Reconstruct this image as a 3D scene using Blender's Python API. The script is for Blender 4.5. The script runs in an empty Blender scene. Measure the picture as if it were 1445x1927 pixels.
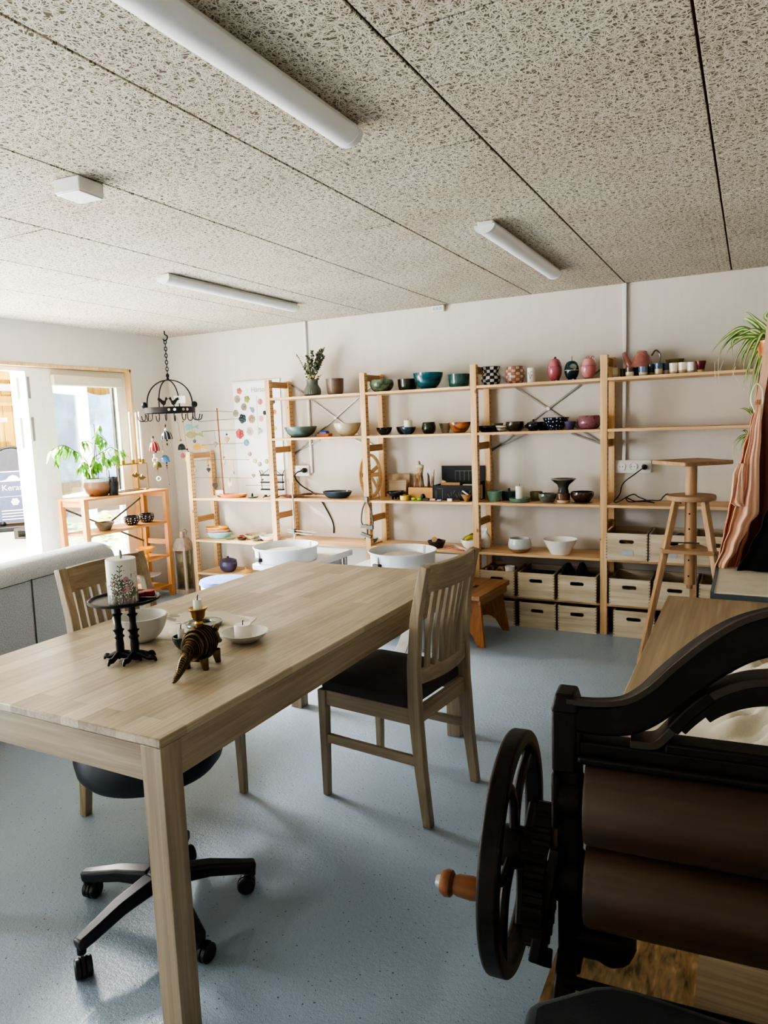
import bpy, bmesh, math, random
from math import pi, sin, cos, radians
from mathutils import Vector, Matrix
random.seed(7)
scene = bpy.context.scene
col = scene.collection
# ------------------------------------------------------------------ camera, solved from the photograph
FPX, W, H = 1324.7107, 1445.0, 1927.0
YAW, PITCH, ROLL = 0.4825327, -0.1241176, 0.03680024
CAM = Vector((3.43595, -4.92574, 1.41104))
R3 = Matrix.Rotation(YAW, 3, 'Z') @ Matrix.Rotation(PITCH, 3, 'X') @ Matrix.Rotation(ROLL, 3, 'Y')
def ray(u, v): return R3 @ Vector(((u-W/2)/FPX, 1.0, -(v-H/2)/FPX))
def onx(u, v, x): d = ray(u, v); return CAM + d*((x-CAM.x)/d.x)
def ony(u, v, y): d = ray(u, v); return CAM + d*((y-CAM.y)/d.y)
def onz(u, v, z): d = ray(u, v); return CAM + d*((z-CAM.z)/d.z)
def onf(u, v, C, f): d = ray(u, v); return CAM + d*((Vector(C)-CAM).dot(f)/d.dot(f))
def depth(p): return (R3.transposed() @ (Vector(p)-CAM)).y
def hgt(x, y, u, v):
    d = ray(u, v); t = ((x-CAM.x)*d.x+(y-CAM.y)*d.y)/(d.x**2+d.y**2); return CAM.z+t*d.z
cd = bpy.data.cameras.new('camera'); co = bpy.data.objects.new('camera', cd); col.objects.link(co)
co.matrix_world = Matrix.Translation(CAM) @ Matrix((R3.col[0], R3.col[2], -R3.col[1])).transposed().to_4x4()
cd.sensor_fit = 'HORIZONTAL'; cd.sensor_width = 36.0; cd.lens = FPX/W*36.0; cd.clip_start = 0.02; cd.clip_end = 100
scene.camera = co
# ------------------------------------------------------------------ mesh builder
def frame(d, up=(0,0,1)):
    d = Vector(d).normalized(); up = Vector(up)
    if abs(d.dot(up)) > .995: up = Vector((1,0,0)) if abs(d.x) < .9 else Vector((0,1,0))
    s = d.cross(up).normalized(); t = s.cross(d).normalized(); return d, s, t
class MB:
    def __init__(s): s.v = []; s.f = []
    def add(s, vs, fs):
        n = len(s.v); s.v += [tuple(v) for v in vs]; s.f += [tuple(i+n for i in f) for f in fs]; return s
    def box(s, c, d, rot=None, top=(1,1)):
        x, y, z = d[0]/2, d[1]/2, d[2]/2; a, b = top
        vs = [Vector(p) for p in ((-x,-y,-z),(x,-y,-z),(x,y,-z),(-x,y,-z),(-x*a,-y*b,z),(x*a,-y*b,z),(x*a,y*b,z),(-x*a,y*b,z))]
        if rot is not None: vs = [rot @ v for v in vs]
        return s.add([v+Vector(c) for v in vs], [(0,3,2,1),(4,5,6,7),(0,1,5,4),(1,2,6,5),(2,3,7,6),(3,0,4,7)])
    def rng(s, x0, x1, y0, y1, z0, z1): return s.box(((x0+x1)/2,(y0+y1)/2,(z0+z1)/2), (x1-x0,y1-y0,z1-z0))
    def path(s, pts, w, h, up=(0,0,1), sc=None):          # rectangular section swept along points
        pts = [Vector(p) for p in pts]; n = len(pts); vs = []; fs = []
        for i, p in enumerate(pts):
            d = (pts[min(i+1,n-1)]-pts[max(i-1,0)]); _, a, b = frame(d, up); k = sc[i] if sc else (1,1)
            for q, r in ((-1,-1),(1,-1),(1,1),(-1,1)): vs.append(p+a*(q*w/2*k[0])+b*(r*h/2*k[1]))
        for i in range(n-1):
            for j in range(4): fs.append((i*4+j, i*4+(j+1)%4, i*4+4+(j+1)%4, i*4+4+j))
        fs += [(3,2,1,0), tuple(range(n*4-4, n*4))]
        return s.add(vs, fs)
    def tube(s, pts, r, n=8, closed=False, rs=None, caps=True):
        pts = [Vector(p) for p in pts]; m = len(pts); vs = []; fs = []; prev = None
        for i, p in enumerate(pts):
            if closed: d = pts[(i+1)%m]-pts[i-1]
            else: d = pts[min(i+1,m-1)]-pts[max(i-1,0)]
            if d.length < 1e-9: d = Vector((0,0,1))
            d.normalize()
            if prev is None: _, a, b = frame(d); b = d.cross(a)
            else:
                a = prev-d*prev.dot(d)
                if a.length < 1e-6: _, a, b = frame(d); b = d.cross(a)
                a.normalize(); b = d.cross(a)
            prev = a; k = rs[i] if rs else r
            for j in range(n): t = 2*pi*j/n; vs.append(p+(a*cos(t)+b*sin(t))*k)
        for i in range(m if closed else m-1):
            i2 = (i+1) % m
            for j in range(n): fs.append((i*n+j, i*n+(j+1)%n, i2*n+(j+1)%n, i2*n+j))
        if caps and not closed: fs += [tuple(range(n-1,-1,-1)), tuple(range((m-1)*n, m*n))]
        return s.add(vs, fs)
    def lathe(s, prof, n=32, c=(0,0,0), M=None):
        vs = []; fs = []; rows = []
        for r, z in prof:
            if r < 1e-6: rows.append([len(vs)]); vs.append(Vector((0,0,z)))
            else:
                rows.append(list(range(len(vs), len(vs)+n)))
                vs += [Vector((r*cos(2*pi*j/n), r*sin(2*pi*j/n), z)) for j in range(n)]
        for A, B in zip(rows, rows[1:]):
            for j in range(n):
                k = (j+1) % n
                if len(A) == 1 and len(B) == 1: continue
                if len(A) == 1: fs.append((A[0], B[k], B[j]))
                elif len(B) == 1: fs.append((A[j], A[k], B[0]))
                else: fs.append((A[j], A[k], B[k], B[j]))
        if M is not None: vs = [M @ v for v in vs]
        return s.add([v+Vector(c) for v in vs], fs)
    def prism(s, poly, h, M=None, z0=None):
        z0 = -h/2 if z0 is None else z0; n = len(poly)
        vs = [Vector((p[0],p[1],z0)) for p in poly]+[Vector((p[0],p[1],z0+h)) for p in poly]
        if M is not None: vs = [M @ v for v in vs]
        return s.add(vs, [tuple(range(n-1,-1,-1)), tuple(range(n,2*n))]+[(i,(i+1)%n,n+(i+1)%n,n+i) for i in range(n)])
    def ringplate(s, outer, inner, h, M=None):               # plate with one hole; same point count
        n = len(outer); vs = []
        for z in (-h/2, h/2):
            vs += [Vector((p[0],p[1],z)) for p in outer]+[Vector((p[0],p[1],z)) for p in inner]
        if M is not None: vs = [M @ v for v in vs]
        fs = []
        for i in range(n):
            j = (i+1) % n
            fs += [(i,n+i,n+j,j),(2*n+i,2*n+j,3*n+j,3*n+i),(i,j,2*n+j,2*n+i),(n+j,n+i,3*n+i,3*n+j)]
        return s.add(vs, fs)
    def ball(s, c, r, sc=(1,1,1), n=12, M=None):
        pr = [(r*sin(pi*i/(n//2)), -r*cos(pi*i/(n//2))) for i in range(n//2+1)]
        pr[0] = (0,-r); pr[-1] = (0,r)
        S = Matrix.Diagonal(Vector(sc)).to_4x4()
        return s.lathe(pr, n, c, (M.to_4x4() @ S) if M is not None else S)
    def grid(s, fn, nu, nv):
        vs = [fn(i/(nu-1), j/(nv-1)) for j in range(nv) for i in range(nu)]
        return s.add(vs, [(j*nu+i, j*nu+i+1, (j+1)*nu+i+1, (j+1)*nu+i) for j in range(nv-1) for i in range(nu-1)])
    def build(s, name, mat, parent=None, loc=None, rz=0, bevel=0, seg=2, solid=0, sub=0, ang=40, flat=False):
        me = bpy.data.meshes.new(name); me.from_pydata(s.v, [], s.f); me.update()
        bm = bmesh.new(); bm.from_mesh(me); bmesh.ops.recalc_face_normals(bm, faces=bm.faces); bm.to_mesh(me); bm.free()
        if not flat:
            me.polygons.foreach_set('use_smooth', [True]*len(me.polygons)); me.set_sharp_from_angle(angle=radians(ang))
        o = bpy.data.objects.new(name, me); col.objects.link(o)
        me.materials.append(mat)
        if parent is not None: o.parent = parent
        if loc is not None: o.location = loc
        o.rotation_euler.z = rz
        if solid: m = o.modifiers.new('solid','SOLIDIFY'); m.thickness = solid; m.offset = 0
        if bevel: m = o.modifiers.new('bevel','BEVEL'); m.width = bevel; m.segments = seg; m.limit_method = 'ANGLE'; m.angle_limit = radians(38); m.harden_normals = False
        if sub: m = o.modifiers.new('sub','SUBSURF'); m.levels = sub; m.render_levels = sub
        return o
def tag(o, label=None, cat=None, group=None, kind=None):
    if label: o['label'] = label
    if cat: o['category'] = cat
    if group: o['group'] = group
    if kind: o['kind'] = kind
    return o
def T(name, label, cat, loc=(0,0,0), rz=0, group=None):
    o = bpy.data.objects.new(name, None); col.objects.link(o); o.empty_display_size = .05
    o.location = loc; o.rotation_euler.z = rz
    return tag(o, label, cat, group)
def copy_tree(o, parent=None):
    c = o.copy(); col.objects.link(c); c.parent = parent
    for ch in list(o.children): copy_tree(ch, c)
    return c
def struct(o): o['kind'] = 'structure'; return o
def circ(n, r, cx=0, cy=0, ph=0): return [(cx+r*cos(2*pi*i/n+ph), cy+r*sin(2*pi*i/n+ph)) for i in range(n)]
def rrect(w, h, r, k=5, cx=0, cy=0):
    out = []
    for sx, sy, a0 in ((1,1,0),(-1,1,90),(-1,-1,180),(1,-1,270)):
        for i in range(k+1):
            a = radians(a0+90*i/k); out.append((cx+sx*(w/2-r)+r*cos(a), cy+sy*(h/2-r)+r*sin(a)))
    return out
def outer_rect(inner, w, h):                               # points on a w x h rectangle matched to an inner loop (about the origin)
    out = []
    for x, y in inner:
        k = 1/max(abs(x)/(w/2), abs(y)/(h/2)); out.append((x*k, y*k))
    # snap the nearest ones onto the corners
    for sx in (-1,1):
        for sy in (-1,1):
            i = min(range(len(out)), key=lambda q: (out[q][0]-sx*w/2)**2+(out[q][1]-sy*h/2)**2); out[i] = (sx*w/2, sy*h/2)
    return out
def XZ(loc=(0,0,0), rz=0): return Matrix.Translation(loc) @ Matrix.Rotation(rz,4,'Z') @ Matrix.Rotation(pi/2,4,'X')   # 2D (x,y) -> (x,z), thickness along y
def YZ(loc=(0,0,0)): return Matrix.Translation(loc) @ Matrix.Rotation(pi/2,4,'Z') @ Matrix.Rotation(pi/2,4,'X')        # 2D (x,y) -> (y,z), thickness along x
def spline(pts, n=8):
    pts = [Vector(p) for p in pts]; out = []
    for i in range(len(pts)-1):
        p0, p1, p2, p3 = pts[max(i-1,0)], pts[i], pts[i+1], pts[min(i+2,len(pts)-1)]
        for k in range(n):
            t = k/n; out.append(.5*((2*p1)+(p2-p0)*t+(2*p0-5*p1+4*p2-p3)*t*t+(3*p1-p0-3*p2+p3)*t**3))
    return out+[pts[-1]]
def textobj(body, size, mat, parent, loc, rot, ext=.0005, name='lettering'):
    c = bpy.data.curves.new(name,'FONT'); c.body = body; c.size = size; c.align_x = 'CENTER'; c.align_y = 'CENTER'; c.extrude = ext
    t_ = bpy.data.objects.new('t', c); me = bpy.data.meshes.new_from_object(t_); bpy.data.objects.remove(t_); bpy.data.curves.remove(c)
    me.materials.clear(); me.materials.append(mat); o = bpy.data.objects.new(name, me); col.objects.link(o); o.parent = parent; o.location = loc; o.rotation_euler = rot; return o
# ------------------------------------------------------------------ materials
def lin(c):
    if isinstance(c, tuple) and len(c) == 4: return c
    if isinstance(c, str):
        c = c.lstrip('#'); c = [int(c[i:i+2],16)/255 for i in (0,2,4)]
        c = [x/12.92 if x <= .04045 else ((x+.055)/1.055)**2.4 for x in c]
    return (c[0], c[1], c[2], 1)
class N:
    def __init__(s, name):
        s.m = bpy.data.materials.new(name); s.m.use_nodes = True; s.t = s.m.node_tree; s.n = s.t.nodes; s.l = s.t.links
        s.b = s.n['Principled BSDF']; s.tc = None
    def node(s, typ, **kw):
        o = s.n.new(typ)
        for k, v in kw.items(): setattr(o, k, v)
        return o
    def link(s, a, b): s.l.new(a, b)
    def coords(s, scale=(1,1,1), rnd=False, rot=(0,0,0), warp=0):
        tc = s.node('ShaderNodeTexCoord'); v = tc.outputs['Object']
        if rnd:
            oi = s.node('ShaderNodeObjectInfo'); mm = s.node('ShaderNodeVectorMath', operation='MULTIPLY_ADD')
            cb = s.node('ShaderNodeCombineXYZ')
            for i in range(3): s.link(oi.outputs['Random'], cb.inputs[i])
            s.link(cb.outputs[0], mm.inputs[0]); mm.inputs[1].default_value = (7,11,13); s.link(v, mm.inputs[2]); v = mm.outputs[0]
        mp = s.node('ShaderNodeMapping'); mp.inputs['Scale'].default_value = scale; mp.inputs['Rotation'].default_value = rot
        s.link(v, mp.inputs[0]); return mp.outputs[0]
    def noise(s, vec, scale=5, detail=4, dist=0, rough=.5):
        o = s.node('ShaderNodeTexNoise'); o.inputs['Scale'].default_value = scale; o.inputs['Detail'].default_value = detail
        o.inputs['Distortion'].default_value = dist; o.inputs['Roughness'].default_value = rough
        if vec is not None: s.link(vec, o.inputs['Vector'])
        return o.outputs['Fac']
    def ramp(s, fac, stops, interp='LINEAR'):
        o = s.node('ShaderNodeValToRGB'); o.color_ramp.interpolation = interp; e = o.color_ramp.elements
        while len(e) < len(stops): e.new(.5)
        for i, (p, c) in enumerate(stops): e[i].position = p; e[i].color = lin(c)
        s.link(fac, o.inputs[0]); return o.outputs[0]
    def math(s, op, a, b=None, c=None):
        o = s.node('ShaderNodeMath', operation=op)
        for i, x in enumerate((a,b,c)):
            if x is None: continue
            if isinstance(x, (int,float)): o.inputs[i].default_value = x
            else: s.link(x, o.inputs[i])
        return o.outputs[0]
    def mix(s, f, a, b, blend='MIX'):
        o = s.node('ShaderNodeMix', data_type='RGBA', blend_type=blend)
        for i, x in ((0,f),(6,a),(7,b)):
            if isinstance(x, (int,float)): o.inputs[i].default_value = x
            elif isinstance(x, (tuple,str)): o.inputs[i].default_value = lin(x) if isinstance(x,str) else x
            else: s.link(x, o.inputs[i])
        return o.outputs[2]
    def bump(s, h, strength=.3, dist=.01):
        o = s.node('ShaderNodeBump'); o.inputs['Strength'].default_value = strength; o.inputs['Distance'].default_value = dist
        s.link(h, o.inputs['Height']); s.link(o.outputs[0], s.b.inputs['Normal'])
    def color(s, x):
        if isinstance(x, (str,tuple)): s.b.inputs['Base Color'].default_value = lin(x)
        else: s.link(x, s.b.inputs['Base Color'])
    def set(s, rough=.5, metal=0, coat=0, spec=.5):
        s.b.inputs['Roughness'].default_value = rough; s.b.inputs['Metallic'].default_value = metal
        s.b.inputs['Coat Weight'].default_value = coat; s.b.inputs['Specular IOR Level'].default_value = spec; return s
    def xyz(s):
        tc = s.node('ShaderNodeTexCoord'); x = s.node('ShaderNodeSeparateXYZ'); s.link(tc.outputs['Object'], x.inputs[0]); return x.outputs
def plain(name, c, rough=.5, metal=0, coat=0, var=.08, vs=20, bump=0, bs=200, spec=.5):
    n = N(name); n.set(rough, metal, coat, spec); v = n.coords()
    f = n.noise(v, vs, 3)
    L = lin(c); d = tuple(x*(1-var*1.6) for x in L[:3]); u = tuple(min(1,x*(1+var)) for x in L[:3])
    n.color(n.ramp(f, [(.3,d),(.7,u)]))
    if bump: n.bump(n.noise(v, bs, 2), bump, .004)
    return n.m
def wood(name, dark, light, axis='X', s=1.0, rough=.5, coat=0, knots=None, holes=False, fine=.25, rnd=True):
    n = N(name); n.set(rough, 0, coat, .35)
    a = {'X':(1,14,14),'Y':(14,1,14),'Z':(14,14,1)}[axis]; a = tuple(x*s for x in a)
    v = n.coords(a, rnd); f = n.noise(v, 1.6, 5, .5)
    c = n.ramp(f, [(.25,dark),(.72,light)])
    g = n.noise(n.coords(tuple(x*9 if x > 2*s else x*3 for x in a), rnd), 1, 2)
    c = n.mix(fine, c, n.ramp(g, [(.35,(.25,.25,.25)),(.65,(1,1,1))]), 'MULTIPLY')
    if knots:
        vo = n.node('ShaderNodeTexVoronoi'); vo.inputs['Scale'].default_value = 1
        n.link(n.coords(tuple({'X':(5,9,9),'Y':(9,5,9),'Z':(9,9,5)}[axis]), rnd), vo.inputs['Vector'])
        k = n.math('LESS_THAN', vo.outputs['Distance'], .075)
        c = n.mix(n.math('MULTIPLY', k, .75), c, knots)
    if holes:
        x, y, z = n.xyz()
        fz = n.math('MULTIPLY', n.math('ABSOLUTE', n.math('SUBTRACT', n.math('FRACT', n.math('DIVIDE', z, .033)), .5)), .033)
        yy = n.math('SUBTRACT', n.math('ABSOLUTE', n.math('SUBTRACT', n.math('ABSOLUTE', n.math('ADD', y, .175)), .133)), .011)
        d = n.math('SQRT', n.math('ADD', n.math('MULTIPLY', fz, fz), n.math('MULTIPLY', yy, yy)))
        ge = n.node('ShaderNodeNewGeometry'); sp = n.node('ShaderNodeSeparateXYZ'); n.link(ge.outputs['Normal'], sp.inputs[0])
        side = n.math('GREATER_THAN', n.math('ABSOLUTE', sp.outputs[0]), .8)
        c = n.mix(n.math('MULTIPLY', n.math('LESS_THAN', d, .0042), side), c, (.03,.02,.012,1))
    n.color(c); n.bump(g, .08, .003); return n.m
def glaze(name, c1, c2, scale=18, rough=.14, z=None, c3=None, speck=None, stretch=(1,1,1)):
    n = N(name); n.set(rough, 0, .3); v = n.coords(stretch, True); f = n.noise(v, scale, 4, .8)
    gain = lambda q: tuple(min(.95, x*1.3) for x in lin(q)[:3])
    c = n.ramp(f, [(.35,gain(c1)),(.65,gain(c2))])
    if speck: c = n.mix(n.math('GREATER_THAN', n.noise(v, scale*9, 1), .66), c, speck)
    if z is not None:
        zz = n.math('ADD', n.xyz()[2], n.math('MULTIPLY', n.math('SUBTRACT', n.noise(v, 14, 1), .5), .012))
        c = n.mix(n.math('LESS_THAN', zz, z), c, c3)
    n.color(c); n.bump(f, .06, .004); return n.m
def fabric(name, c1, c2, s=400, rough=.95, bump=.25):
    n = N(name); n.set(rough, 0, 0, .2); v = n.coords(); w = n.node('ShaderNodeTexWave'); w.inputs['Scale'].default_value = s*.3; w.inputs['Distortion'].default_value = 3
    n.link(v, w.inputs['Vector']); f = n.noise(v, s, 3)
    n.color(n.mix(n.math('MULTIPLY', f, 1.0), c1, c2)); n.bump(f, bump, .002)
    n.b.inputs['Sheen Weight'].default_value = .15; return n.m
def glass(name, tint=(.97,.99,.98), fac=.08, rough=.0):
    n = N(name); tr = n.node('ShaderNodeBsdfTransparent'); tr.inputs[0].default_value = (*tint,1)
    gl = n.node('ShaderNodeBsdfGlossy'); gl.inputs['Roughness'].default_value = rough
    lw = n.node('ShaderNodeLayerWeight'); lw.inputs[0].default_value = .25
    mx = n.node('ShaderNodeMixShader'); n.link(n.math('MULTIPLY_ADD', lw.outputs['Fresnel'], .6, fac*.3), mx.inputs[0])
    n.link(tr.outputs[0], mx.inputs[1]); n.link(gl.outputs[0], mx.inputs[2]); n.link(mx.outputs[0], n.n['Material Output'].inputs[0]); return n.m
M = {}
M['pine_x'] = wood('pine_along_x', '#cfa071', '#efd2a6', 'X', knots='#7a4a22')
M['pine_y'] = wood('pine_along_y', '#a97c50', '#cba678', 'Y')
M['pine_post'] = wood('pine_post', '#cf9f6c', '#efd0a2', 'Z', knots='#70421e', holes=True)
M['pine_z'] = wood('pine_along_z', '#cf9f6c', '#efd0a2', 'Z', knots='#70421e')
M['stained_z'] = wood('stained_pine_z', '#a8713f', '#cf9c66', 'Z'); M['stained_y'] = wood('stained_pine_y', '#a8713f', '#cf9c66', 'Y'); M['stained_x'] = wood('stained_pine_x', '#a8713f', '#cf9c66', 'X')
M['oak_z'] = wood('pale_oak_z', '#8d7d68', '#b5a58d', 'Z'); M['oak_y'] = wood('pale_oak_y', '#8d7d68', '#b5a58d', 'Y'); M['oak_x'] = wood('pale_oak_x', '#8d7d68', '#b5a58d', 'X')
M['beech_z'] = wood('beech_z', '#b48b66', '#d3b08a', 'Z'); M['beech_x'] = wood('beech_x', '#a5805f', '#c4a382', 'X')
M['crate'] = wood('bleached_crate_wood', '#b9a68a', '#e3d6bd', 'X', s=1.3); M['crate_y'] = wood('bleached_crate_wood_side', '#a5927a', '#cdbda2', 'Y', s=1.3)
n = N('bleached_crate_front'); n.set(.55, 0, 0, .35); f = n.noise(n.coords((1.3,18,18), True), 1.6, 5, .5); x, y, z = n.xyz()
c = n.ramp(f, [(.25,'#b9a68a'),(.72,'#e3d6bd')]); jt = n.math('MULTIPLY', n.math('GREATER_THAN', n.math('ABSOLUTE', x), .1165), n.math('GREATER_THAN', n.math('FRACT', n.math('MULTIPLY', z, 54)), .5)); n.color(n.mix(n.math('MULTIPLY', jt, .7), c, '#7d6b52')); M['crate_front'] = n.m
M['stool_wood'] = wood('orange_pine', '#8a5428', '#b97c47', 'Z', s=1.6); M['stool_top'] = wood('worn_brown_board', '#8d6344', '#b58a64', 'Y', s=1.4)
M['bench'] = wood('bench_top_wood', '#97836a', '#b6a389', 'Y', s=.6, rough=.6); M['roller'] = wood('dark_roller_wood', '#3f3026', '#574535', 'X', s=.8, rough=.38)
M['handle'] = wood('turned_handle_wood', '#74472a', '#94623c', 'X', rough=.4); M['plywood'] = wood('plywood', '#b08a5c', '#cda97a', 'X'); M['toolbox'] = wood('tool_box_wood', '#b27c3e', '#d6a561', 'X')
M['fence'] = wood('pine_fence_boards', '#d6a640', '#eecb72', 'Z', s=.6, rough=.8); M['frame_pine'] = wood('pine_window_lining', '#d9ab74', '#f1d2a2', 'Z', s=.7)
M['oldwood'] = wood('weathered_lantern_wood', '#8b7c6f', '#b7a99a', 'Z', s=1.5, rough=.8)
M['tray_wood'] = wood('thin_wood_board', '#a58b6c', '#c7b090', 'X')
# table top: glued staves
n = N('oak_stave_table_top'); n.set(.36, 0, 0, .45)
x, y, z = n.xyz(); cb = n.node('ShaderNodeCombineXYZ'); n.link(y, cb.inputs[0]); n.link(x, cb.inputs[1]); n.link(z, cb.inputs[2])
br = n.node('ShaderNodeTexBrick'); br.offset = .37; br.squash = 1; n.link(cb.outputs[0], br.inputs['Vector'])
br.inputs['Scale'].default_value = 1; br.inputs['Brick Width'].default_value = .42; br.inputs['Row Height'].default_value = .062; br.inputs['Mortar Size'].default_value = .0004
br.inputs['Color1'].default_value = lin('#9c8b74'); br.inputs['Color2'].default_value = lin('#cfc1ab'); br.inputs['Mortar'].default_value = lin('#86765f')
wv = n.coords((16,1.6,16)); gf = n.noise(wv, 2.2, 6, 1.2)
c = n.mix(.33, br.outputs['Color'], n.ramp(gf, [(.3,'#92826b'),(.7,'#c6b79f')])); fg = n.noise(n.coords((150,5,150)), 1, 2)
c = n.mix(.3, c, n.ramp(fg, [(.35,(.45,.42,.4)),(.6,(1,1,1))]), 'MULTIPLY'); n.color(c); n.bump(fg, .1, .002); M['table_top'] = n.m
# floor: painted concrete
n = N('blue_grey_painted_floor'); n.set(.38, 0, 0, .5); v = n.coords()
c = n.mix(n.noise(v, 1.3, 4), '#8b9db0', '#a3b3c2'); f2 = n.noise(v, 75, 4, 0, .65)
sp = n.math('GREATER_THAN', n.noise(v, 120, 0), .80); c = n.mix(n.math('MULTIPLY', sp, .8), c, '#2d3338')
n.color(c)
n.b.inputs['Roughness'].default_value = .33; n.bump(n.math('ADD', f2, n.math('MULTIPLY', n.noise(v, 260, 2), .35)), .55, .005); M['floor'] = n.m
# walls
n = N('white_painted_wall'); n.set(.7); v = n.coords((9,9,.5)); n.color(n.ramp(n.noise(v, 2, 4), [(.2,'#d3cec6'),(.8,'#d9d4cc')])); n.bump(n.noise(n.coords((60,60,4)), 1, 3), .08, .003); M['wall'] = n.m
M['wall_in'] = plain('white_reveal', '#e8e4da', .6, var=.02)
# wood wool ceiling
n = N('wood_wool_cement_panel'); n.set(.95, 0, 0, .1); tot = None
for i, (sc, off_, br) in enumerate([(34,0,.62),(38,3.1,.7),(43,7.7,.78),(36,12.4,.85),(47,17.9,.92),(40,23.3,1.0)]):
    v = n.coords((sc,sc,sc)); ad = n.node('ShaderNodeVectorMath', operation='ADD'); ad.inputs[1].default_value = (off_,off_*1.7,0); n.link(v, ad.inputs[0])
    vo = n.node('ShaderNodeTexVoronoi'); vo.voronoi_dimensions = '2D'; vo.inputs['Scale'].default_value = 1; n.link(ad.outputs[0], vo.inputs['Vector'])
    df = n.node('ShaderNodeVectorMath', operation='SUBTRACT'); n.link(ad.outputs[0], df.inputs[0]); n.link(vo.outputs['Position'], df.inputs[1])
    sx_ = n.node('ShaderNodeSeparateXYZ'); n.link(df.outputs[0], sx_.inputs[0]); cs_ = n.node('ShaderNodeSeparateColor'); n.link(vo.outputs['Color'], cs_.inputs[0])
    for ch in (0,1):
        an = n.math('MULTIPLY', cs_.outputs[ch], 6.2832 if ch else 3.1416); si = n.math('SINE', an); co_ = n.math('COSINE', an)
        pe = n.math('SUBTRACT', n.math('MULTIPLY', sx_.outputs[0], si), n.math('MULTIPLY', sx_.outputs[1], co_)); al = n.math('ADD', n.math('MULTIPLY', sx_.outputs[0], co_), n.math('MULTIPLY', sx_.outputs[1], si))
        cv = n.math('MULTIPLY', n.math('MULTIPLY', al, al), n.math('SUBTRACT', cs_.outputs[2], .5)); d = n.math('ABSOLUTE', n.math('ADD', n.math('ADD', pe, n.math('MULTIPLY', cv, 1.6)), .22 if ch else -.05))
        o = n.node('ShaderNodeMapRange', interpolation_type='SMOOTHSTEP'); o.inputs['From Min'].default_value = .085; o.inputs['From Max'].default_value = .02; n.link(d, o.inputs['Value'])
        k = n.math('MULTIPLY', o.outputs[0], br*(1 if ch else .9)); tot = k if tot is None else n.math('MAXIMUM', tot, k)
v = n.coords(); c = n.ramp(tot, [(.0,'#786f62'),(.35,'#aea698'),(.7,'#d3ccbf'),(1,'#f0ece2')]); c = n.mix(.55, c, n.ramp(n.noise(v, 2.6, 3), [(.3,'#c4bba9'),(.5,'#d6d2c4'),(.72,'#e2e6dc')]), 'MULTIPLY')
n.color(c); M['ceiling'] = n.m
M['seam'] = plain('ceiling_seam_dark', '#5a4028', .9)
M['white_plastic'] = plain('white_plastic', '#e4e4e0', .35, var=.02); M['diffuser'] = plain('white_diffuser', '#eceded', .3, var=.01); M['grey_plastic'] = plain('grey_plastic', '#b9bcbd', .4)
M['white_frame'] = plain('white_window_frame', '#eceae2', .4, var=.02); M['blind'] = plain('cream_blind_cassette', '#d9d2bd', .6, var=.02)
M['black_iron'] = plain('black_iron', '#17161a', .45, .3, var=.2); M['cast_iron'] = plain('dark_cast_iron', '#1d1612', .5, .35, var=.25, vs=30, bump=.15, bs=90); M['iron_lit'] = plain('lit_iron_strip', '#4b443b', .5, .5)  # last one: lighter copy of the cast iron, light put into its colour
M['black_plastic'] = plain('black_plastic', '#1a1d20', .42, var=.1); M['black_leather'] = plain('black_vinyl', '#15181b', .45, var=.1, bump=.1)
M['steel'] = plain('steel', '#b8b9ba', .3, .9); M['dark_steel'] = plain('dark_steel', '#6d6c68', .45, .8); M['wire'] = plain('brace_wire', '#8f8c86', .4, .7); M['brass'] = plain('brass', '#a88546', .3, .9, var=.15); M['old_brass'] = plain('antique_brass', '#7d6b4b', .34, .9, var=.3, vs=60)
M['glass'] = glass('window_glass'); M['lantern_glass'] = glass('lantern_glass', (.9,.9,.82), .2)
M['wax'] = plain('white_wax', '#ece8da', .45, var=.03); M['wick'] = plain('wick', '#231d18', .9); M['label'] = plain('metal_label_holder', '#c9ccd0', .4, .4)
M['sofa'] = fabric('light_grey_sofa_weave', '#7d8185', '#d0d2d3', 160, bump=.5); M['seam_grey'] = plain('grey_piping', '#55585b', .9)
M['seat'] = fabric('charcoal_seat_fabric', '#3a3537', '#544d4e', 600); M['canvas'] = fabric('cream_canvas', '#b4ac98', '#d3cbb8', 500); M['pad'] = fabric('dark_grey_pad_fabric', '#1d2124', '#2b3033', 700)
M['apron_pink'] = fabric('terracotta_pink_linen', '#c9805f', '#e3a688', 500); M['apron_peach'] = fabric('pale_peach_linen', '#dfae93', '#f0c9b0', 500); M['apron_brown'] = fabric('dark_brown_canvas', '#5a3227', '#7b4a3c', 500); M['apron_black'] = fabric('black_canvas', '#0f0d0e', '#1c1a1b', 500)
n = N('printed_newspaper'); n.set(.8); f = n.noise(n.coords((9,14,1)), 1, 3, .6); c = n.ramp(f, [(.40,'#e6e0d2'),(.56,'#d5cfc2'),(.62,'#8d8578'),(.72,'#6f675c')]); n.color(n.mix(n.math('MULTIPLY', n.math('GREATER_THAN', n.noise(n.coords((30,420,1)), 1, 1), .55), .22), c, '#6b6b6b')); M['paper'] = n.m; M['card'] = plain('white_card', '#efefec', .7, var=.01); M['cardboard'] = plain('brown_cardboard', '#b48c64', .85, var=.06); M['black_box'] = plain('black_card_box', '#1c1e22', .7); M['chalk'] = plain('chalk_drawing', '#6f7478', .9)
M['board'] = plain('white_display_board', '#eeeeec', .6, var=.01); M['ink'] = plain('grey_pencil_ink', '#8e8f90', .9); M['rope'] = plain('hemp_cord', '#6f5b45', .9); M['cable'] = plain('black_cable', '#151515', .5)
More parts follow.
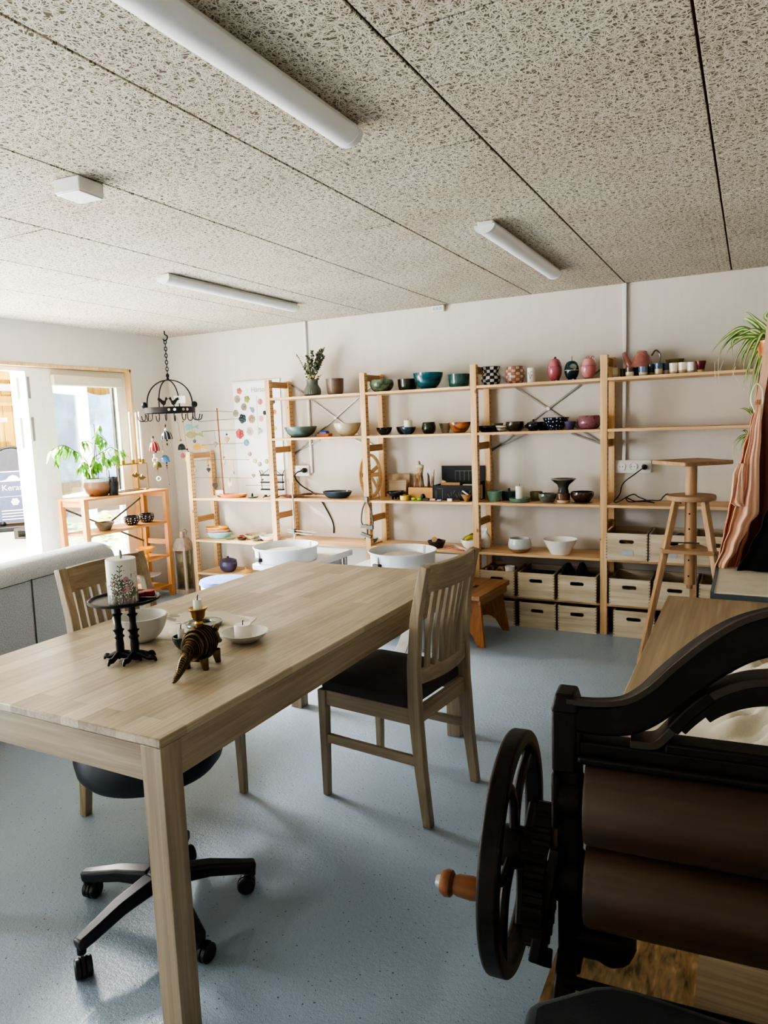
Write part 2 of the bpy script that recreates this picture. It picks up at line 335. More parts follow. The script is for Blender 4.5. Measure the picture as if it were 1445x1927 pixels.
M['outdoor_ground'] = plain('pale_paving', '#dcd8cf', .8, var=.04, vs=3); M['tarp'] = glaze('blue_grey_tarpaulin', '#7d9ac4', '#a8bfdd', 2.5, .5); M['sign_blue'] = plain('slate_blue_sign', '#545e7c', .5); M['sign_dark'] = plain('dark_sign_top', '#4a4c57', .5); M['sign_white'] = plain('white_lettering', '#f1f1f1', .6)
M['leaf'] = glaze('green_leaf', '#3f7a25', '#7fae42', 30, .4); M['spider'] = None; M['soil'] = plain('soil', '#2c2219', .95); M['stem'] = plain('brown_stem', '#5a4630', .8); M['euca'] = glaze('dried_eucalyptus', '#3a4033', '#6b7058', 25, .7); M['dry'] = glaze('dry_grass_flowers', '#8f8752', '#b8ad77', 40, .8)
n = N('variegated_spider_leaf'); n.set(.4); gx = n.node('ShaderNodeTexCoord'); sp = n.node('ShaderNodeUVMap'); n.color(n.ramp(n.noise(n.coords(), 25, 2), [(.3,'#4d7d2b'),(.7,'#98b75c')])); M['spider'] = n.m
M['spider_light'] = plain('pale_leaf_stripe', '#dfe6b0', .45); M['root'] = plain('pale_root', '#e0d8c0', .7)
n = N('osb_board'); n.set(.75); tone = None
for i,(rot,sc) in enumerate((((0,0,.3),(75,22,20)),((0,0,1.4),(70,20,20)),((0,0,2.4),(80,24,20)),((0,0,.9),(90,26,20)))):
    f = n.noise(n.coords(sc, rot=rot), 1, 2, .3); tone = f if tone is None else n.math('MAXIMUM', tone, f)
n.color(n.ramp(tone, [(.46,'#6a563c'),(.55,'#9c8058'),(.66,'#b3956a'),(.78,'#d6c29c')])); n.bump(tone, .4, .003); M['osb'] = n.m
n = N('ridged_antique_brass'); n.set(.32, .85); X_ = n.xyz()[0]; st_ = n.math('SINE', n.math('MULTIPLY', X_, 1500)); n.color(n.mix(n.math('GREATER_THAN', st_, .4), '#8f7b58', '#3b3022')); n.bump(st_, 1.0, .004); M['ridged'] = n.m
M['plank'] = wood('rough_plank', '#96836a', '#b8a58a', 'X', s=2.2, rough=.8)
M['red'] = glaze('red_glaze', '#8e1f24', '#b9383a', 15)
# ------------------------------------------------------------------ room shell
XL, XR, YB, YF, HC = -1.33, 4.55, 0.0, -7.2, 2.26
struct(MB().rng(XL-.25, XR+.2, YF-.2, .2, -.1, 0).build('floor', M['floor'], flat=True))
struct(MB().rng(XL-.25, XR+.2, 0, .2, -.1, HC+.2).build('wall_back', M['wall'], flat=True))
struct(MB().rng(XR, XR+.2, YF, 0, -.1, HC+.2).build('wall_right', M['wall'], flat=True))
struct(MB().rng(XL-.25, XR+.2, YF-.2, YF, -.1, HC+.2).build('wall_front', M['wall'], flat=True))
WY0, WY1, WZ = -2.62, -.44, 1.955          # opening of the glazed front
m = MB(); m.rng(XL-.25, XL, WY1, 0, -.1, HC+.2); m.rng(XL-.25, XL, -3.1, WY0, -.1, HC+.2); m.rng(XL-.25, XL, YF, -5.6, -.1, HC+.2); m.rng(XL-.25, XL, -5.6, -3.1, -.1, .45); m.rng(XL-.25, XL, -5.6, -3.1, 2.05, HC+.2); m.rng(XL-.25, XL, WY0, WY1, WZ, HC+.2)
struct(m.build('wall_left', M['wall'], flat=True))
# ceiling: strips of panels with open seams
m = MB(); g = .0035
xs = [-1.62+.618*i-.0 for i in range(11)]; xs = [2.687+.6165*k for k in range(-7,4)]
off = {2.687:-.95, 2.0705:-.30, 1.454:-2.1, 3.3035:-1.71}
for i, x0 in enumerate(xs):
    x1 = x0+.6165; o = off.get(round(x0,4), -.4-.83*(i%3)); y = o
    cuts = [0.0]; yy = o
    while yy > YF: cuts.append(yy); yy -= 2.47
    cuts.append(YF)
    for a, b in zip(cuts, cuts[1:]):
        l, r = max(x0+g, XL), min(x1-g, XR)
        if r-l > .02 and a-b > .02: m.rng(l, r, b+g, a-g if a < 0 else a, HC, HC+.0065)
struct(m.build('ceiling', M['ceiling'], bevel=.0015, seg=1))
struct(MB().rng(XL-.25, XR+.2, YF-.2, .2, HC+.007, HC+.2).build('trim_1', M['seam'], flat=True))
for k, (x, z0) in enumerate(((.2, 1.03), (2.685, 1.11))):
    struct(MB().rng(x-.011, x+.011, -.022, 0, z0, HC).build('trim_%d' % (k+2), M['white_plastic'], bevel=.003))
# pine lining of the opening, then the white frame with its glazing
m = MB(); m.rng(XL-.245, XL+.004, WY1-.022, WY1+.002, 0, WZ); m.rng(XL-.245, XL+.004, WY0, WY0+.022, 0, WZ); m.rng(XL-.245, XL+.004, WY0, WY1, WZ-.022, WZ+.002)
struct(m.build('trim_4', M['frame_pine'], bevel=.002))
GX = XL-.09
w = MB()
def fr(y0, y1, z0, z1, d=.07): w.rng(GX-d/2, GX+d/2, y0, y1, z0, z1)
fr(-.56, -.463, 0, 1.93); fr(-1.272, -1.185, 0, 1.93); fr(-1.1849, -.5601, 1.86, 1.93, .068); fr(-1.1849, -.5601, .80, .915, .066); fr(-1.1849, -.5601, 0, .14, .066)
fr(-2.60, -2.52, 0, 1.93); fr(-2.5199, -1.4101, 1.90, 1.93, .068)
w.rng(XL-.23, GX+.035, -1.41, -1.2725, 0, 1.93)
wf = struct(w.build('window_1', M['white_frame']))
struct(MB().rng(GX-.004, GX+.004, -1.184, -.561, .916, 1.859).build('upper_pane', M['glass'], wf, flat=True))
struct(MB().rng(GX-.004, GX+.004, -1.184, -.561, .141, .799).build('lower_pane', M['glass'], wf, flat=True))
MB().rng(GX-.03, GX-.006, -.575, -.561, .93, 1.85).build('gasket', M['black_plastic'], wf)
m = MB(); m.rng(XL-.16, XL-.14, -1.415, -1.4105, 1.70, 1.86); m.rng(XL-.16, XL-.14, -1.415, -1.4105, 1.33, 1.56); m.rng(GX+.0355, GX+.038, -1.40, -1.38, 1.70, 1.86); m.rng(GX+.0355, GX+.038, -1.395, -1.375, 1.38, 1.56); m.build('lock_plate', M['steel'], wf)
b = MB().rng(GX+.036, GX+.085, -1.205, -.53, 1.80, 1.885).build('blind_cassette', M['blind'], bevel=.008); tag(b, 'cream roller blind cassette along the top of the fixed window', 'roller blind')
# door leaf swung right round behind the fixed window
hx_, hy_ = XL-.24, -1.27; ang_ = math.atan2(-.40-hy_, -1.98-hx_); Ld = math.hypot(-.40-hy_, -1.98-hx_)
d = MB(); d.rng(0,.09,-.03,.03,.03,1.86); d.rng(Ld-.09,Ld,-.03,.03,.03,1.86); d.rng(.0901,Ld-.0901,-.028,.028,.03,.16); d.rng(.0901,Ld-.0901,-.028,.028,1.77,1.86); d.rng(.0901,Ld-.0901,-.028,.028,.80,.90)
do = struct(d.build('door_1', M['white_frame'], loc=(hx_,hy_,0), rz=ang_))
struct(MB().rng(.091, Ld-.091, -.004, .004, .161, .799).build('door_pane', M['glass'], do, flat=True)); struct(MB().rng(.091, Ld-.091, -.004, .004, .901, 1.769).build('door_pane', M['glass'], do, flat=True))
h = MB(); h.tube([(Ld-.045,-.031,1.02), (Ld-.045,-.07,1.02), (Ld-.16,-.07,1.02)], .009); h.build('door_handle', M['steel'], do)
# ------------------------------------------------------------------ yard
struct(MB().rng(-16, XL-.25, -14, 14, -.12, -.02).build('ground', M['outdoor_ground'], flat=True))
FX = -7.3
f = MB()
yy = -3.5
while yy < 9.5:
    f.rng(FX-.02+(.02 if int(yy*10) % 2 else 0), FX+.02, yy, yy+.15, .05, 2.5); yy += .165
fo = f.build('plank_fence', M['fence'], bevel=.006); tag(fo, 'tall sunlit fence of vertical pine boards across the yard', 'fence')
m = MB(); m.rng(FX+.02, FX+.07, -3.5, 9.5, 1.93, 2.08); m.rng(FX+.02, FX+.06, -3.5, 9.5, .3, .42); m.build('fence_rail', M['fence'], fo)
m = MB(); m.rng(FX+.05, FX+.16, -3.5, 2.75, 2.16, 2.27); m.rng(FX+.2, FX+.3, -3.5, 2.3, 1.66, 1.73); o = m.build('white_rail', M['white_plastic'], fo); o['label'] = 'white horizontal rail'
m = MB(); m.rng(FX-.02, FX+.12, -3.5, 9.5, 2.34, 2.62); m.build('top_beam', M['fence'], fo)
p = MB().rng(FX+.5, FX+.62, 2.62, 2.78, -.02, 2.6).build('fence_post', M['fence'], bevel=.01); tag(p, 'sunlit pine post beside the door opening, right of the pavement sign', 'post')
def tarp(u, v):
    y = 2.98+u*1.75; z = .62+v*1.55; k = .05*sin(9*u+2*sin(5*v))+.04*sin(14*v+4*u); return Vector((FX+.32+k, y, z+.05*sin(7*u)*v))
t = MB().grid(tarp, 50, 30).build('tarpaulin', M['tarp'], solid=.006); tag(t, 'pale blue tarpaulin hung over the fence beyond the fixed window', 'tarpaulin')
# arched pavement sign on a spring foot
SX, SY = -6.75, 2.12
s = T('pavement_sign', 'arched slate-blue pavement sign with white lettering out in the yard', 'sign', (SX, SY, -.02), rz=radians(55))
pw, ph = .60, .92
arch = [(-pw/2*.86,.12),(pw/2*.86,.12),(pw/2,ph)]+[(pw/2*cos(radians(a)), ph+pw/2*1.15*sin(radians(a))) for a in range(10,180,10)]+[(-pw/2,ph)]
MB().prism(arch, .03, XZ()).build('sign_panel', M['sign_blue'], s)
top = [(-pw/2*.93,ph+.0),(pw/2*.93,ph+.0)]+[(pw/2*.93*cos(radians(a)), ph+.02+pw/2*1.05*sin(radians(a))) for a in range(0,181,10)]
MB().prism(top, .036, XZ()).build('sign_head', M['sign_dark'], s)
m = MB(); m.tube([(-pw/2*.9,0,.1),(-pw/2-.01,0,ph)]+[(-(pw/2+.015)*cos(radians(a)),0,ph+(pw/2+.02)*1.15*sin(radians(a))) for a in range(10,180,10)]+[(pw/2+.01,0,ph),(pw/2*.9,0,.1)], .02)
m.build('sign_frame', M['black_plastic'], s)
m = MB(); m.box((0,0,.04),(.62,.45,.08)); m.tube([(.2,0,.08),(.2,0,.14)], .05); m.tube([(-.2,0,.08),(-.2,0,.14)], .05); m.build('sign_foot', M['black_plastic'], s, bevel=.02)
for bd, sz, zz in (('ll Keramik', .125, .66), ('—————', .09, .53)): textobj(bd, sz, M['sign_white'], s, (0,-.024,zz), (pi/2,0,0))
m = MB(); m.rng(-.27,.27,-.022,-.019,.905,.92); m.prism([(-.24,.76),(.24,.76),(.1,.79),(.05,.84),(0,.86),(-.05,.84),(-.1,.79)], .004, XZ((0,-.02,0)))
for k in range(4): m.rng(-.2,.2-.03*k,-.022,-.019,.3-.045*k,.315-.045*k)
m.build('lettering_rules', M['sign_white'], s); m = MB(); m.lathe([(0,0),(.018,0),(.018,.004),(0,.004)], 12, M=XZ((0,-.018,.44)))
for a in range(6): m.prism(circ(10,.024,.036*cos(a*pi/3),.44+.036*sin(a*pi/3)), .004, XZ((0,-.02,0)))
m.build('flower_logo', M['sign_white'], s)
m = MB().path([(-4.55,.05,-.02),(-4.9,-.35,1.05)], .05, .05).build('white_batten', M['white_plastic']); tag(m, 'white painted batten leaning in front of the pavement sign', 'batten')
q = T('yard_crate', 'flat grey slatted crate lying on the ground by the pavement sign', 'crate', (-5.55,1.72,-.02), rz=radians(20))
m = MB(); m.rng(-.36,.36,-.2,.2,0,.03)
for k in range(5): m.rng(-.36,.36,-.2+k*.085,-.14+k*.085,.12,.15)
for sx in (-.33,.33): m.rng(sx-.03,sx+.03,-.2,.2,.03,.12)
m.build('slats', M['dark_steel'], q)
# little plants outside the lower pane
for i, (yy, c) in enumerate(((.15,0),(.48,1))):
    pt = T('yard_plant', ['green leafy plant in the yard seen through the lower pane', 'yellow-flowering plant in the yard seen through the lower pane'][i], 'plant', (-2.85,yy-.1,-.02))
    MB().lathe([(0,0),(.09,0),(.12,.2),(.1,.2),(.09,.03),(0,.03)], 20).build('pot', M['canvas'], pt)
    m = MB()
    for k in range(60):
        a = random.uniform(0,2*pi); r = random.uniform(.02,.2); z = .2+random.uniform(0,.35); m.ball((r*cos(a), r*sin(a), z), .035, (1.3,.6,.25), 6, Matrix.Rotation(random.uniform(0,6),3,'Z') @ Matrix.Rotation(random.uniform(-.8,.8),3,'X'))
    m.build('foliage', M['leaf'], pt)
    if i:
        m = MB()
        for k in range(14): a = random.uniform(0,2*pi); r = random.uniform(.02,.18); m.ball((r*cos(a), r*sin(a), .45+random.uniform(0,.15)), .03, (1,1,.5), 8)
        m.build('flowers', plain('yellow_flower','#f2c21c',.6), pt)
# ------------------------------------------------------------------ fittings on the ceiling
def batten(name, label, x, y0, y1, tilt=0):
    t = T(name, label, 'ceiling light', (x, y0, HC), group='ceiling light battens')
    L = y1-y0
    MB().rng(-.035,.035,.012,L-.012,-.022,-.0005).build('housing', M['white_plastic'], t, bevel=.004)
    pf = [(.045*cos(radians(a)), -.02-.034*sin(radians(a))) for a in range(0,181,15)]
    MB().prism(pf, L-.05, Matrix.Translation((0,L/2,0)) @ Matrix.Rotation(pi/2,4,'X')).build('diffuser', M['diffuser'], t)
    pe = [(.047*cos(radians(a)), -.019-.036*sin(radians(a))) for a in range(0,181,15)]
    for yy in (.0125, L-.0125): MB().prism(pe, .025, Matrix.Translation((0,yy,0)) @ Matrix.Rotation(pi/2,4,'X')).build('end_cap', M['white_plastic'], t)
batten('batten_light', 'long white batten light nearest overhead, running out of the frame', 2.385, -4.28, -3.05)
batten('batten_light', 'white batten light between the right ceiling seams, near the back wall', 2.40, -1.93, -.72)
batten('batten_light', 'white batten light at left, above the hanging chimes side of the room', .60, -1.98, -.74)
sb = T('ceiling_box', 'square white junction box screwed to the wood wool ceiling', 'junction box', (1.40,-3.17,HC), rz=.08)
MB().rng(-.055,.055,-.055,.055,-.048,-.0005).build('box_body', M['white_plastic'], sb, bevel=.004); MB().rng(-.052,.052,-.052,.052,-.052,-.048).build('box_cover', M['diffuser'], sb, bevel=.002)
wb = T('wall_box', 'small white junction box high on the back wall under the ceiling', 'junction box', (1.375,-.001,2.235))
MB().rng(-.05,.05,-.035,0,-.022,.022).build('box_body', M['white_plastic'], wb, bevel=.003)
m = MB()
for k in range(3): m.rng(-.036+k*.026,-.018+k*.026,-.0365,-.035,-.012,.012)
m.build('box_ports', M['grey_plastic'], wb)
def sockets(label, x, z, n):
    t = T('socket_strip', label, 'socket', (x,-.001,z)); w = .075*n
    MB().prism(rrect(w,.085,.008), .036, XZ((0,-.018,0))).build('socket_case', M['white_plastic'], t)
    for k in range(n):
        cx = -w/2+.0375+.075*k
        MB().lathe([(.021,0),(.028,.003),(.028,.006),(.021,.006),(.019,.001),(0,.001)], 24, M=Matrix.Translation((cx,-.036,0)) @ Matrix.Rotation(pi/2,4,'X')).build('outlet', M['diffuser'], t)
        m = MB()
        for q in (-.009,.009): m.lathe([(0,.0),(.003,.0),(.003,.002),(0,.002)], 10, M=Matrix.Translation((cx+q,-.0365,0)) @ Matrix.Rotation(pi/2,4,'X'))
        m.build('pin_holes', M['wick'], t)
sockets('white triple socket strip on the wall beside the modelling stand', 2.745, 1.072, 3)
sockets('white double socket strip on the wall above the blue oval bowl', .112, 1.05, 2)
# cables
pg = T('plugged_cable', 'black power cable plugged into the socket, dropping behind the shelves', 'cable')
MB().lathe([(0,0),(.02,0),(.022,.02),(.012,.05),(0,.05)], 16, M=Matrix.Translation((.155,-.043,1.055)) @ Matrix.Rotation(pi/2,4,'X')).build('plug', M['cable'], pg)
MB().tube(spline([(.155,-.09,1.055),(.11,-.1,1.04),(.08,-.09,1.0),(.12,-.06,.93),(.2,-.03,.875),(.24,-.0105,.84),(.31,-.0105,.75),(.38,-.0105,.62),(.385,-.0105,.53)]), .0055).build('cord', M['cable'], pg)
pg = T('coiled_cable', 'thin black cable lying in loops on the shelf under the triple socket', 'cable')
MB().lathe([(0,0),(.016,0),(.018,.02),(.01,.04),(0,.04)], 16, M=Matrix.Translation((2.82,-.043,1.07)) @ Matrix.Rotation(pi/2,4,'X')).build('plug', M['cable'], pg)
zz = .856
MB().tube(spline([(2.82,-.085,1.07),(2.77,-.12,1.03),(2.70,-.14,.97),(2.68,-.15,.9),(2.65,-.18,zz),(2.68,-.2,zz),(2.76,-.16,.9),(2.8,-.14,.88),(2.87,-.2,zz+.006),(2.9,-.22,zz),(2.84,-.2,zz+.004),(2.78,-.17,zz),(2.72,-.14,zz+.02),(2.75,-.2,zz),(2.86,-.2,zz+.012),(2.93,-.19,zz+.012),(2.95,-.19,.89),(2.98,-.2,.91),(3.02,-.22,.875),(3.06,-.23,zz)]), .0035).build('cord', M['cable'], pg)
# ------------------------------------------------------------------ pine shelving along the back wall
P = .8626; YS0, YS1 = -.33, -.02; TW = .044
Z1, Z2, Z4, Z5, Z6 = 1.648, 1.330, .848, .500, .206
ST = .018
shelf = T('pine_shelving', 'open pine shelving of pegged ladder frames along the back wall', 'shelving', (0,0,0))
def ladder(x, h, rungs):
    o = MB().rng(0,TW,YS0,YS0+.044,0,h).rng(0,TW,YS1-.044,YS1,0,h).build('side_frame', M['pine_post'], shelf, (x,0,0), bevel=.002)
    for z in rungs: MB().rng(.013,.031,YS0+.044,YS1-.044,z-.024,z+.024).build('rung', M['pine_y'], o)
for i in range(5): ladder(i*P if i else 0, 1.79, (1.755,1.235,.70,.08))
ladder(-.8715, 1.235, (1.20,.645,.08))
def board(x0, x1, z): MB().rng(x0+.001, x1-.001, YS0, YS1, z-ST, z).build('shelf', M['pine_x'], shelf, bevel=.002)
bays = [(TW+i*P, (i+1)*P) for i in range(4)]
for i, (a, b) in enumerate(bays):
    for z in (Z1, Z2): board(a, b, z)
    board(a, b, Z4); board(a, b, Z5)
    if i > 1: board(a, b, Z6)
board(-.8715+TW, 0, .836); board(-.8715+TW, 0, .476); board(-.8715+TW, 0, .188)
for a, b, zc in ((bays[0][0], bays[0][1], 1.475), (bays[2][0], bays[2][1], 1.475)):
    for s in (-1, 1): MB().path([(a-.01,-.013,zc+s*.29),(b+.01,-.013,zc-s*.29)], .004, .011).build('cross_brace', M['wire'], shelf)
    MB().lathe([(0,0),(.014,0),(.014,.006),(0,.006)], 16, M=Matrix.Translation(((a+b)/2,-.015,zc)) @ Matrix.Rotation(pi/2,4,'X')).build('brace_hub', M['white_plastic'], shelf)
for a, b in ((bays[2][0], bays[2][1]),(bays[0][0], bays[0][1])):
    for s in (0,1): MB().path([(a-.01,-.013,1.20-.0),(a+.25,-.013,1.30)] if s == 0 else [(b+.01,-.013,1.20),(b-.25,-.013,1.30)], .004, .010).build('cross_brace', M['wire'], shelf)
# ------------------------------------------------------------------ crates
def make_crate(w, h, d, holder=False):
    c = T('wooden_crate', None, None); t = .011
    inner = rrect(.088,.024,.0119,6); out = outer_rect([(x,y) for x,y in inner], w, h)
    dy = h/2-.048
    # slot sits above the middle: shift loop up, outer stays
    out = [(x,y) for x,y in out]; inn = [(x,y+dy*.0+.033) for x,y in inner]
    MB().ringplate(out, inn, t, XZ((0,t/2,h/2))).build('front_panel', M['crate_front'], c)
    MB().rng(-w/2,w/2,d-t,d,0,h).build('back_panel', M['crate'], c)
    for s in (-1,1): MB().rng(s*(w/2-t/2)-t/2,s*(w/2-t/2)+t/2,t,d-t,0,h).build('side_panel', M['crate_y'], c)
    MB().rng(-w/2+t,w/2-t,t,d-t,0,.008).build('base_panel', M['crate_y'], c)
    if holder: MB().rng(-.03,.04,-.003,0,.035,.07).build('label_holder', M['label'], c)
    return c
crates = [ # x centre, z, label, holder
 (1.899,Z6,'pale wooden crate holding rolling pins, half behind the step stool',0),(2.172,Z6,'middle pale crate on the low shelf, dark odds inside, brown hand slot',0),(2.445,Z6,'pale crate on the low shelf beside the fourth post, with a dark bundle sticking out',0),
 (1.899,0,'pale crate on the floor partly hidden behind the step stool',0),(2.18,0,'middle pale crate on the floor, under the crate with the brown slot',0),(2.445,0,'pale crate on the floor just left of the fourth shelf post',0),
 (2.754,Z5,'pale crate with metal label holder, highest row, next to the shelf post',1),(3.012,Z5,'pale crate with metal label holder behind the modelling stand column',1),(3.268,Z5,'pale crate in the highest row, partly behind the hanging aprons',1),
 (2.773,Z6,'pale empty crate on the low shelf just right of the fourth post',0),(3.040,Z6,'pale crate on the low shelf behind the left leg of the modelling stand',0),(3.30,Z6,'pale crate on the low shelf behind the right legs of the modelling stand',0),
 (2.80,0,'pale crate on the floor just right of the fourth shelf post',0),(3.08,0,'pale crate on the floor behind the foot of the modelling stand',0)]
src = {0: make_crate(.25,.172,.32), 1: make_crate(.25,.172,.32,True)}; used = set()
for x, z, lab, hd in crates:
    o = src[hd] if hd not in used else copy_tree(src[hd]); used.add(hd)
    o.location = (x,-.352,z+.0005); o.rotation_euler.z = random.uniform(-.015,.015); tag(o, lab, 'crate', 'pale wooden storage crates')
# contents of the crates
def rolling_pin(label, a, b, r):
    a = Vector(a); b = Vector(b); d = (b-a); L = d.length; q = d.to_track_quat('Z','Y').to_matrix().to_4x4(); q.translation = a
    t = T('rolling_pin', label, 'rolling pin', group='rolling pins in the crate')
    MB().lathe([(0,0),(r,0),(r,L),(0,L)], 20, M=q).build('barrel', M['stool_top'], t)
    for s, z in ((-1,0),(1,L)): MB().lathe([(0,z),(.009,z),(.011,z+s*.012),(.014,z+s*.04),(.010,z+s*.06),(0,z+s*.062)], 16, M=q).build('handle', M['handle'], t)
rolling_pin('rolling pin with pale knob lying in the crate, nearer the post', (1.83,-.27,.375), (1.87,-.09,.35), .024)
rolling_pin('thick rolling pin with hollow end lying in the crate, beside the white scoop', (1.905,-.285,.372), (1.93,-.1,.35), .026)
o = MB().lathe([(0,0),(.03,0),(.036,.05),(.031,.05),(.026,.006),(0,.006)], 20).build('scoop', M['card'], loc=(1.97,-.275,.352)); tag(o, 'white plastic scoop on top of the rolling pins', 'scoop')
o = MB().rng(-.09,.09,-.09,.09,0,.06).build('dark_tin', M['black_plastic'], loc=(2.165,-.2,Z6+.09), bevel=.015); tag(o, 'dark tin lying in the crate with the brown slot', 'tin')
b = T('cloth_bundle','dark folded bundle poking out of the crate near the fourth post','cloth',(2.41,-.2,Z6+.1))
MB().grid(lambda u,v: Vector(((u-.5)*.17, (v-.5)*.16, .05+.05*sin(u*5+v*2)*cos(v*6)+.03*sin(11*u))), 16, 16).build('cloth', M['pad'], b, solid=.02)
MB().rng(-.085,-.06,-.06,.06,-.09,.115).build('dark_sleeve', M['black_plastic'], b, bevel=.01)
for (x, z) in ((2.754,Z5),(3.012,Z5)):
    o = MB().grid(lambda u,v: Vector(((u-.5)*.2,(v-.5)*.24,.11+.025*sin(7*u+3*v))), 14, 14).build('folded_cloth', M['cardboard'] if x < 2.9 else M['pad'], loc=(x,-.19,z), solid=.02)
    tag(o, 'brown cloth folded in the crate beside the post' if x < 2.9 else 'dark cloth folded in the crate behind the stand column', 'cloth')
# ------------------------------------------------------------------ pottery
SH = {
 'bowl': [(.42,0),(.45,.03),(.66,.2),(.83,.45),(.95,.75),(1,1)],
 'flare': [(.52,0),(.56,.04),(.72,.4),(.86,.7),(1,1)],
 'cup': [(.72,0),(.82,.05),(.92,.25),(.97,.6),(1,1)],
 'round': [(.5,0),(.58,.03),(.82,.22),(.97,.5),(1,.68),(.96,.88),(.9,1)],
 'tulip': [(.62,0),(.8,.1),(.95,.3),(1,.5),(.96,.75),(.88,1)],
 'low': [(.62,0),(.68,.04),(.9,.35),(1,.7),(.98,1)],
 'tumbler': [(.66,0),(.7,.04),(.84,.5),(1,1)],
 'dish': [(.6,0),(.66,.05),(.85,.4),(1,1)],
 'vase': [(.7,0),(.9,.12),(1,.32),(.95,.5),(.78,.66),(.78,.72),(.98,1)],
 'jar': [(.72,0),(.9,.1),(1,.32),(1,.5),(.96,.75),(.9,1)],
}
def smooth_prof(pts, n=5):
    p = spline([Vector((a,b,0)) for a,b in pts], n); return [(max(q.x,0),q.y) for q in p]
def vessel(shape, R, Hh, th=.0045, n=36, mb=None, c=(0,0,0)):
    pts = smooth_prof(SH[shape] if isinstance(shape,str) else shape)
    out = [(0,0)]+[(a*R, b*Hh) for a,b in pts]
    inn = [(max(a*R-th,.002), max(b*Hh+(.0005 if b > .98 else 0), th)) for a,b in reversed(pts)]
    return (mb or MB()).lathe(out+inn+[(0,th)], n, c)
def px(u0, u1, vt, z, y, above=None):
    uc = (u0+u1)/2; p = ony(uc, vt+10, y); r = (u1-u0)/2*depth(p)/FPX
    zt = ony(uc, vt, y).z; yt = y-r if zt > CAM.z else y+r
    h = ony(uc, vt, yt).z-z
    return p.x, r, h
def pot(name, label, cat, shape, u0, u1, vt, z, y, mat, group=None, th=.0045, n=36):
    x, r, h = px(u0,u1,vt,z,y)
    o = vessel(shape, r, h, th, n).build(name, mat, loc=(x,y,z+.0004)); tag(o, label, cat, group); o['_d'] = 0; del o['_d']
    return o, x, r, h
G = dict(
 greensp=glaze('speckled_green_glaze','#3c4a3c','#7a8a72',22,.15), dgreen=glaze('dark_green_brown_glaze','#1f2a1c','#3a2c22',12,.12), teal=glaze('teal_glaze','#10353f','#1f5a63',9,.12,stretch=(1,1,3)),
 teal2=glaze('green_teal_glaze','#1c3d38','#2f5f58',10,.14), dark=glaze('near_black_glaze','#14171a','#26302e',12,.1), blue=glaze('blue_grey_glaze','#22333f','#35505f',10,.14), moss=glaze('moss_black_glaze','#141a12','#2a3520',14,.12),
 beige=glaze('beige_stone_glaze','#9a917b','#b9b098',10,.2), bigteal=glaze('teal_brown_glaze','#46504a','#566e6c',8,.18), copper=glaze('copper_glaze','#5c3a2a','#a86c44',13,.14,stretch=(1,1,2)), greyb=glaze('grey_beige_glaze','#7b7468','#948b7a',14,.25),
 ribbrown=glaze('matt_brown','#58493f','#6a5a4d',8,.45), vasegreen=glaze('matt_green_grey','#4b4f45','#5c6154',8,.45), navy=glaze('navy_glaze','#131f33','#1c2a44',10,.12), black=glaze('black_glaze','#101114','#1d1f22',10,.1),
 marble=glaze('marbled_glaze','#4a4038','#d9d2c4',9,.18,stretch=(1,1,6)), plum=glaze('plum_glaze','#3a2f4a','#4c3f60',10,.15), mauve=glaze('mauve_glaze','#6d4550','#875b64',10,.16,speck='#5a3844'), redegg=glaze('dusty_red_glaze','#8d4550','#b06c72',9,.18), pinkegg=glaze('pink_glaze','#a86c70','#c48e8c',9,.2), tealegg=glaze('deep_teal_glaze','#0f2730','#173a45',9,.1),
 tgreen=glaze('soft_green_glaze','#4f6e5e','#6a8876',10,.18), dgreen2=glaze('dark_grey_green_glaze','#2b3a36','#3b4a45',10,.16), olive=glaze('olive_glaze','#4f4a2c','#6d6840',14,.2), gg=glaze('grey_green_glaze','#4d5048','#6f7268',10,.15), foot=glaze('dark_pedestal_glaze','#2f302c','#4a4640',10,.2), brown=glaze('dark_brown_glaze','#2b1b14','#46301f',10,.1),
 brcream=glaze('brown_over_cream','#4a3022','#6b4a34',10,.2,z=.018,c3='#d9ccb2'), greywhite=glaze('pale_blue_grey_over_tan','#a9b0b0','#c2c6c4',8,.2,z=.028,c3='#a8835c'), white=glaze('white_glaze','#dcdad4','#e8e6e0',8,.25), pinktea=glaze('old_pink_glaze','#9a5f5a','#b47a72',12,.25), bluebowl=glaze('dark_blue_glaze','#1b2a3a','#2a3c4e',10,.1), lt=glaze('light_blue_glaze','#86b3b8','#9cc4c8',10,.25), yell=glaze('amber_glaze','#c98f3a','#dba850',10,.25), pk=glaze('dusty_pink_glaze','#b57f74','#c99a8c',10,.25), terr=glaze('terracotta_glaze','#a8663f','#c98a5e',10,.3), potviolet=glaze('dark_violet_glaze','#2f2b40','#433d5a',10,.35), mustard=glaze('mustard_glaze','#b8904a','#d0ab66',10,.3), yellowcup=glaze('pale_yellow_glaze','#b8a04a','#cdb764',10,.3), dkpot=glaze('charcoal_pot','#1c1b1a','#2b2927',12,.4))
Z0 = .0
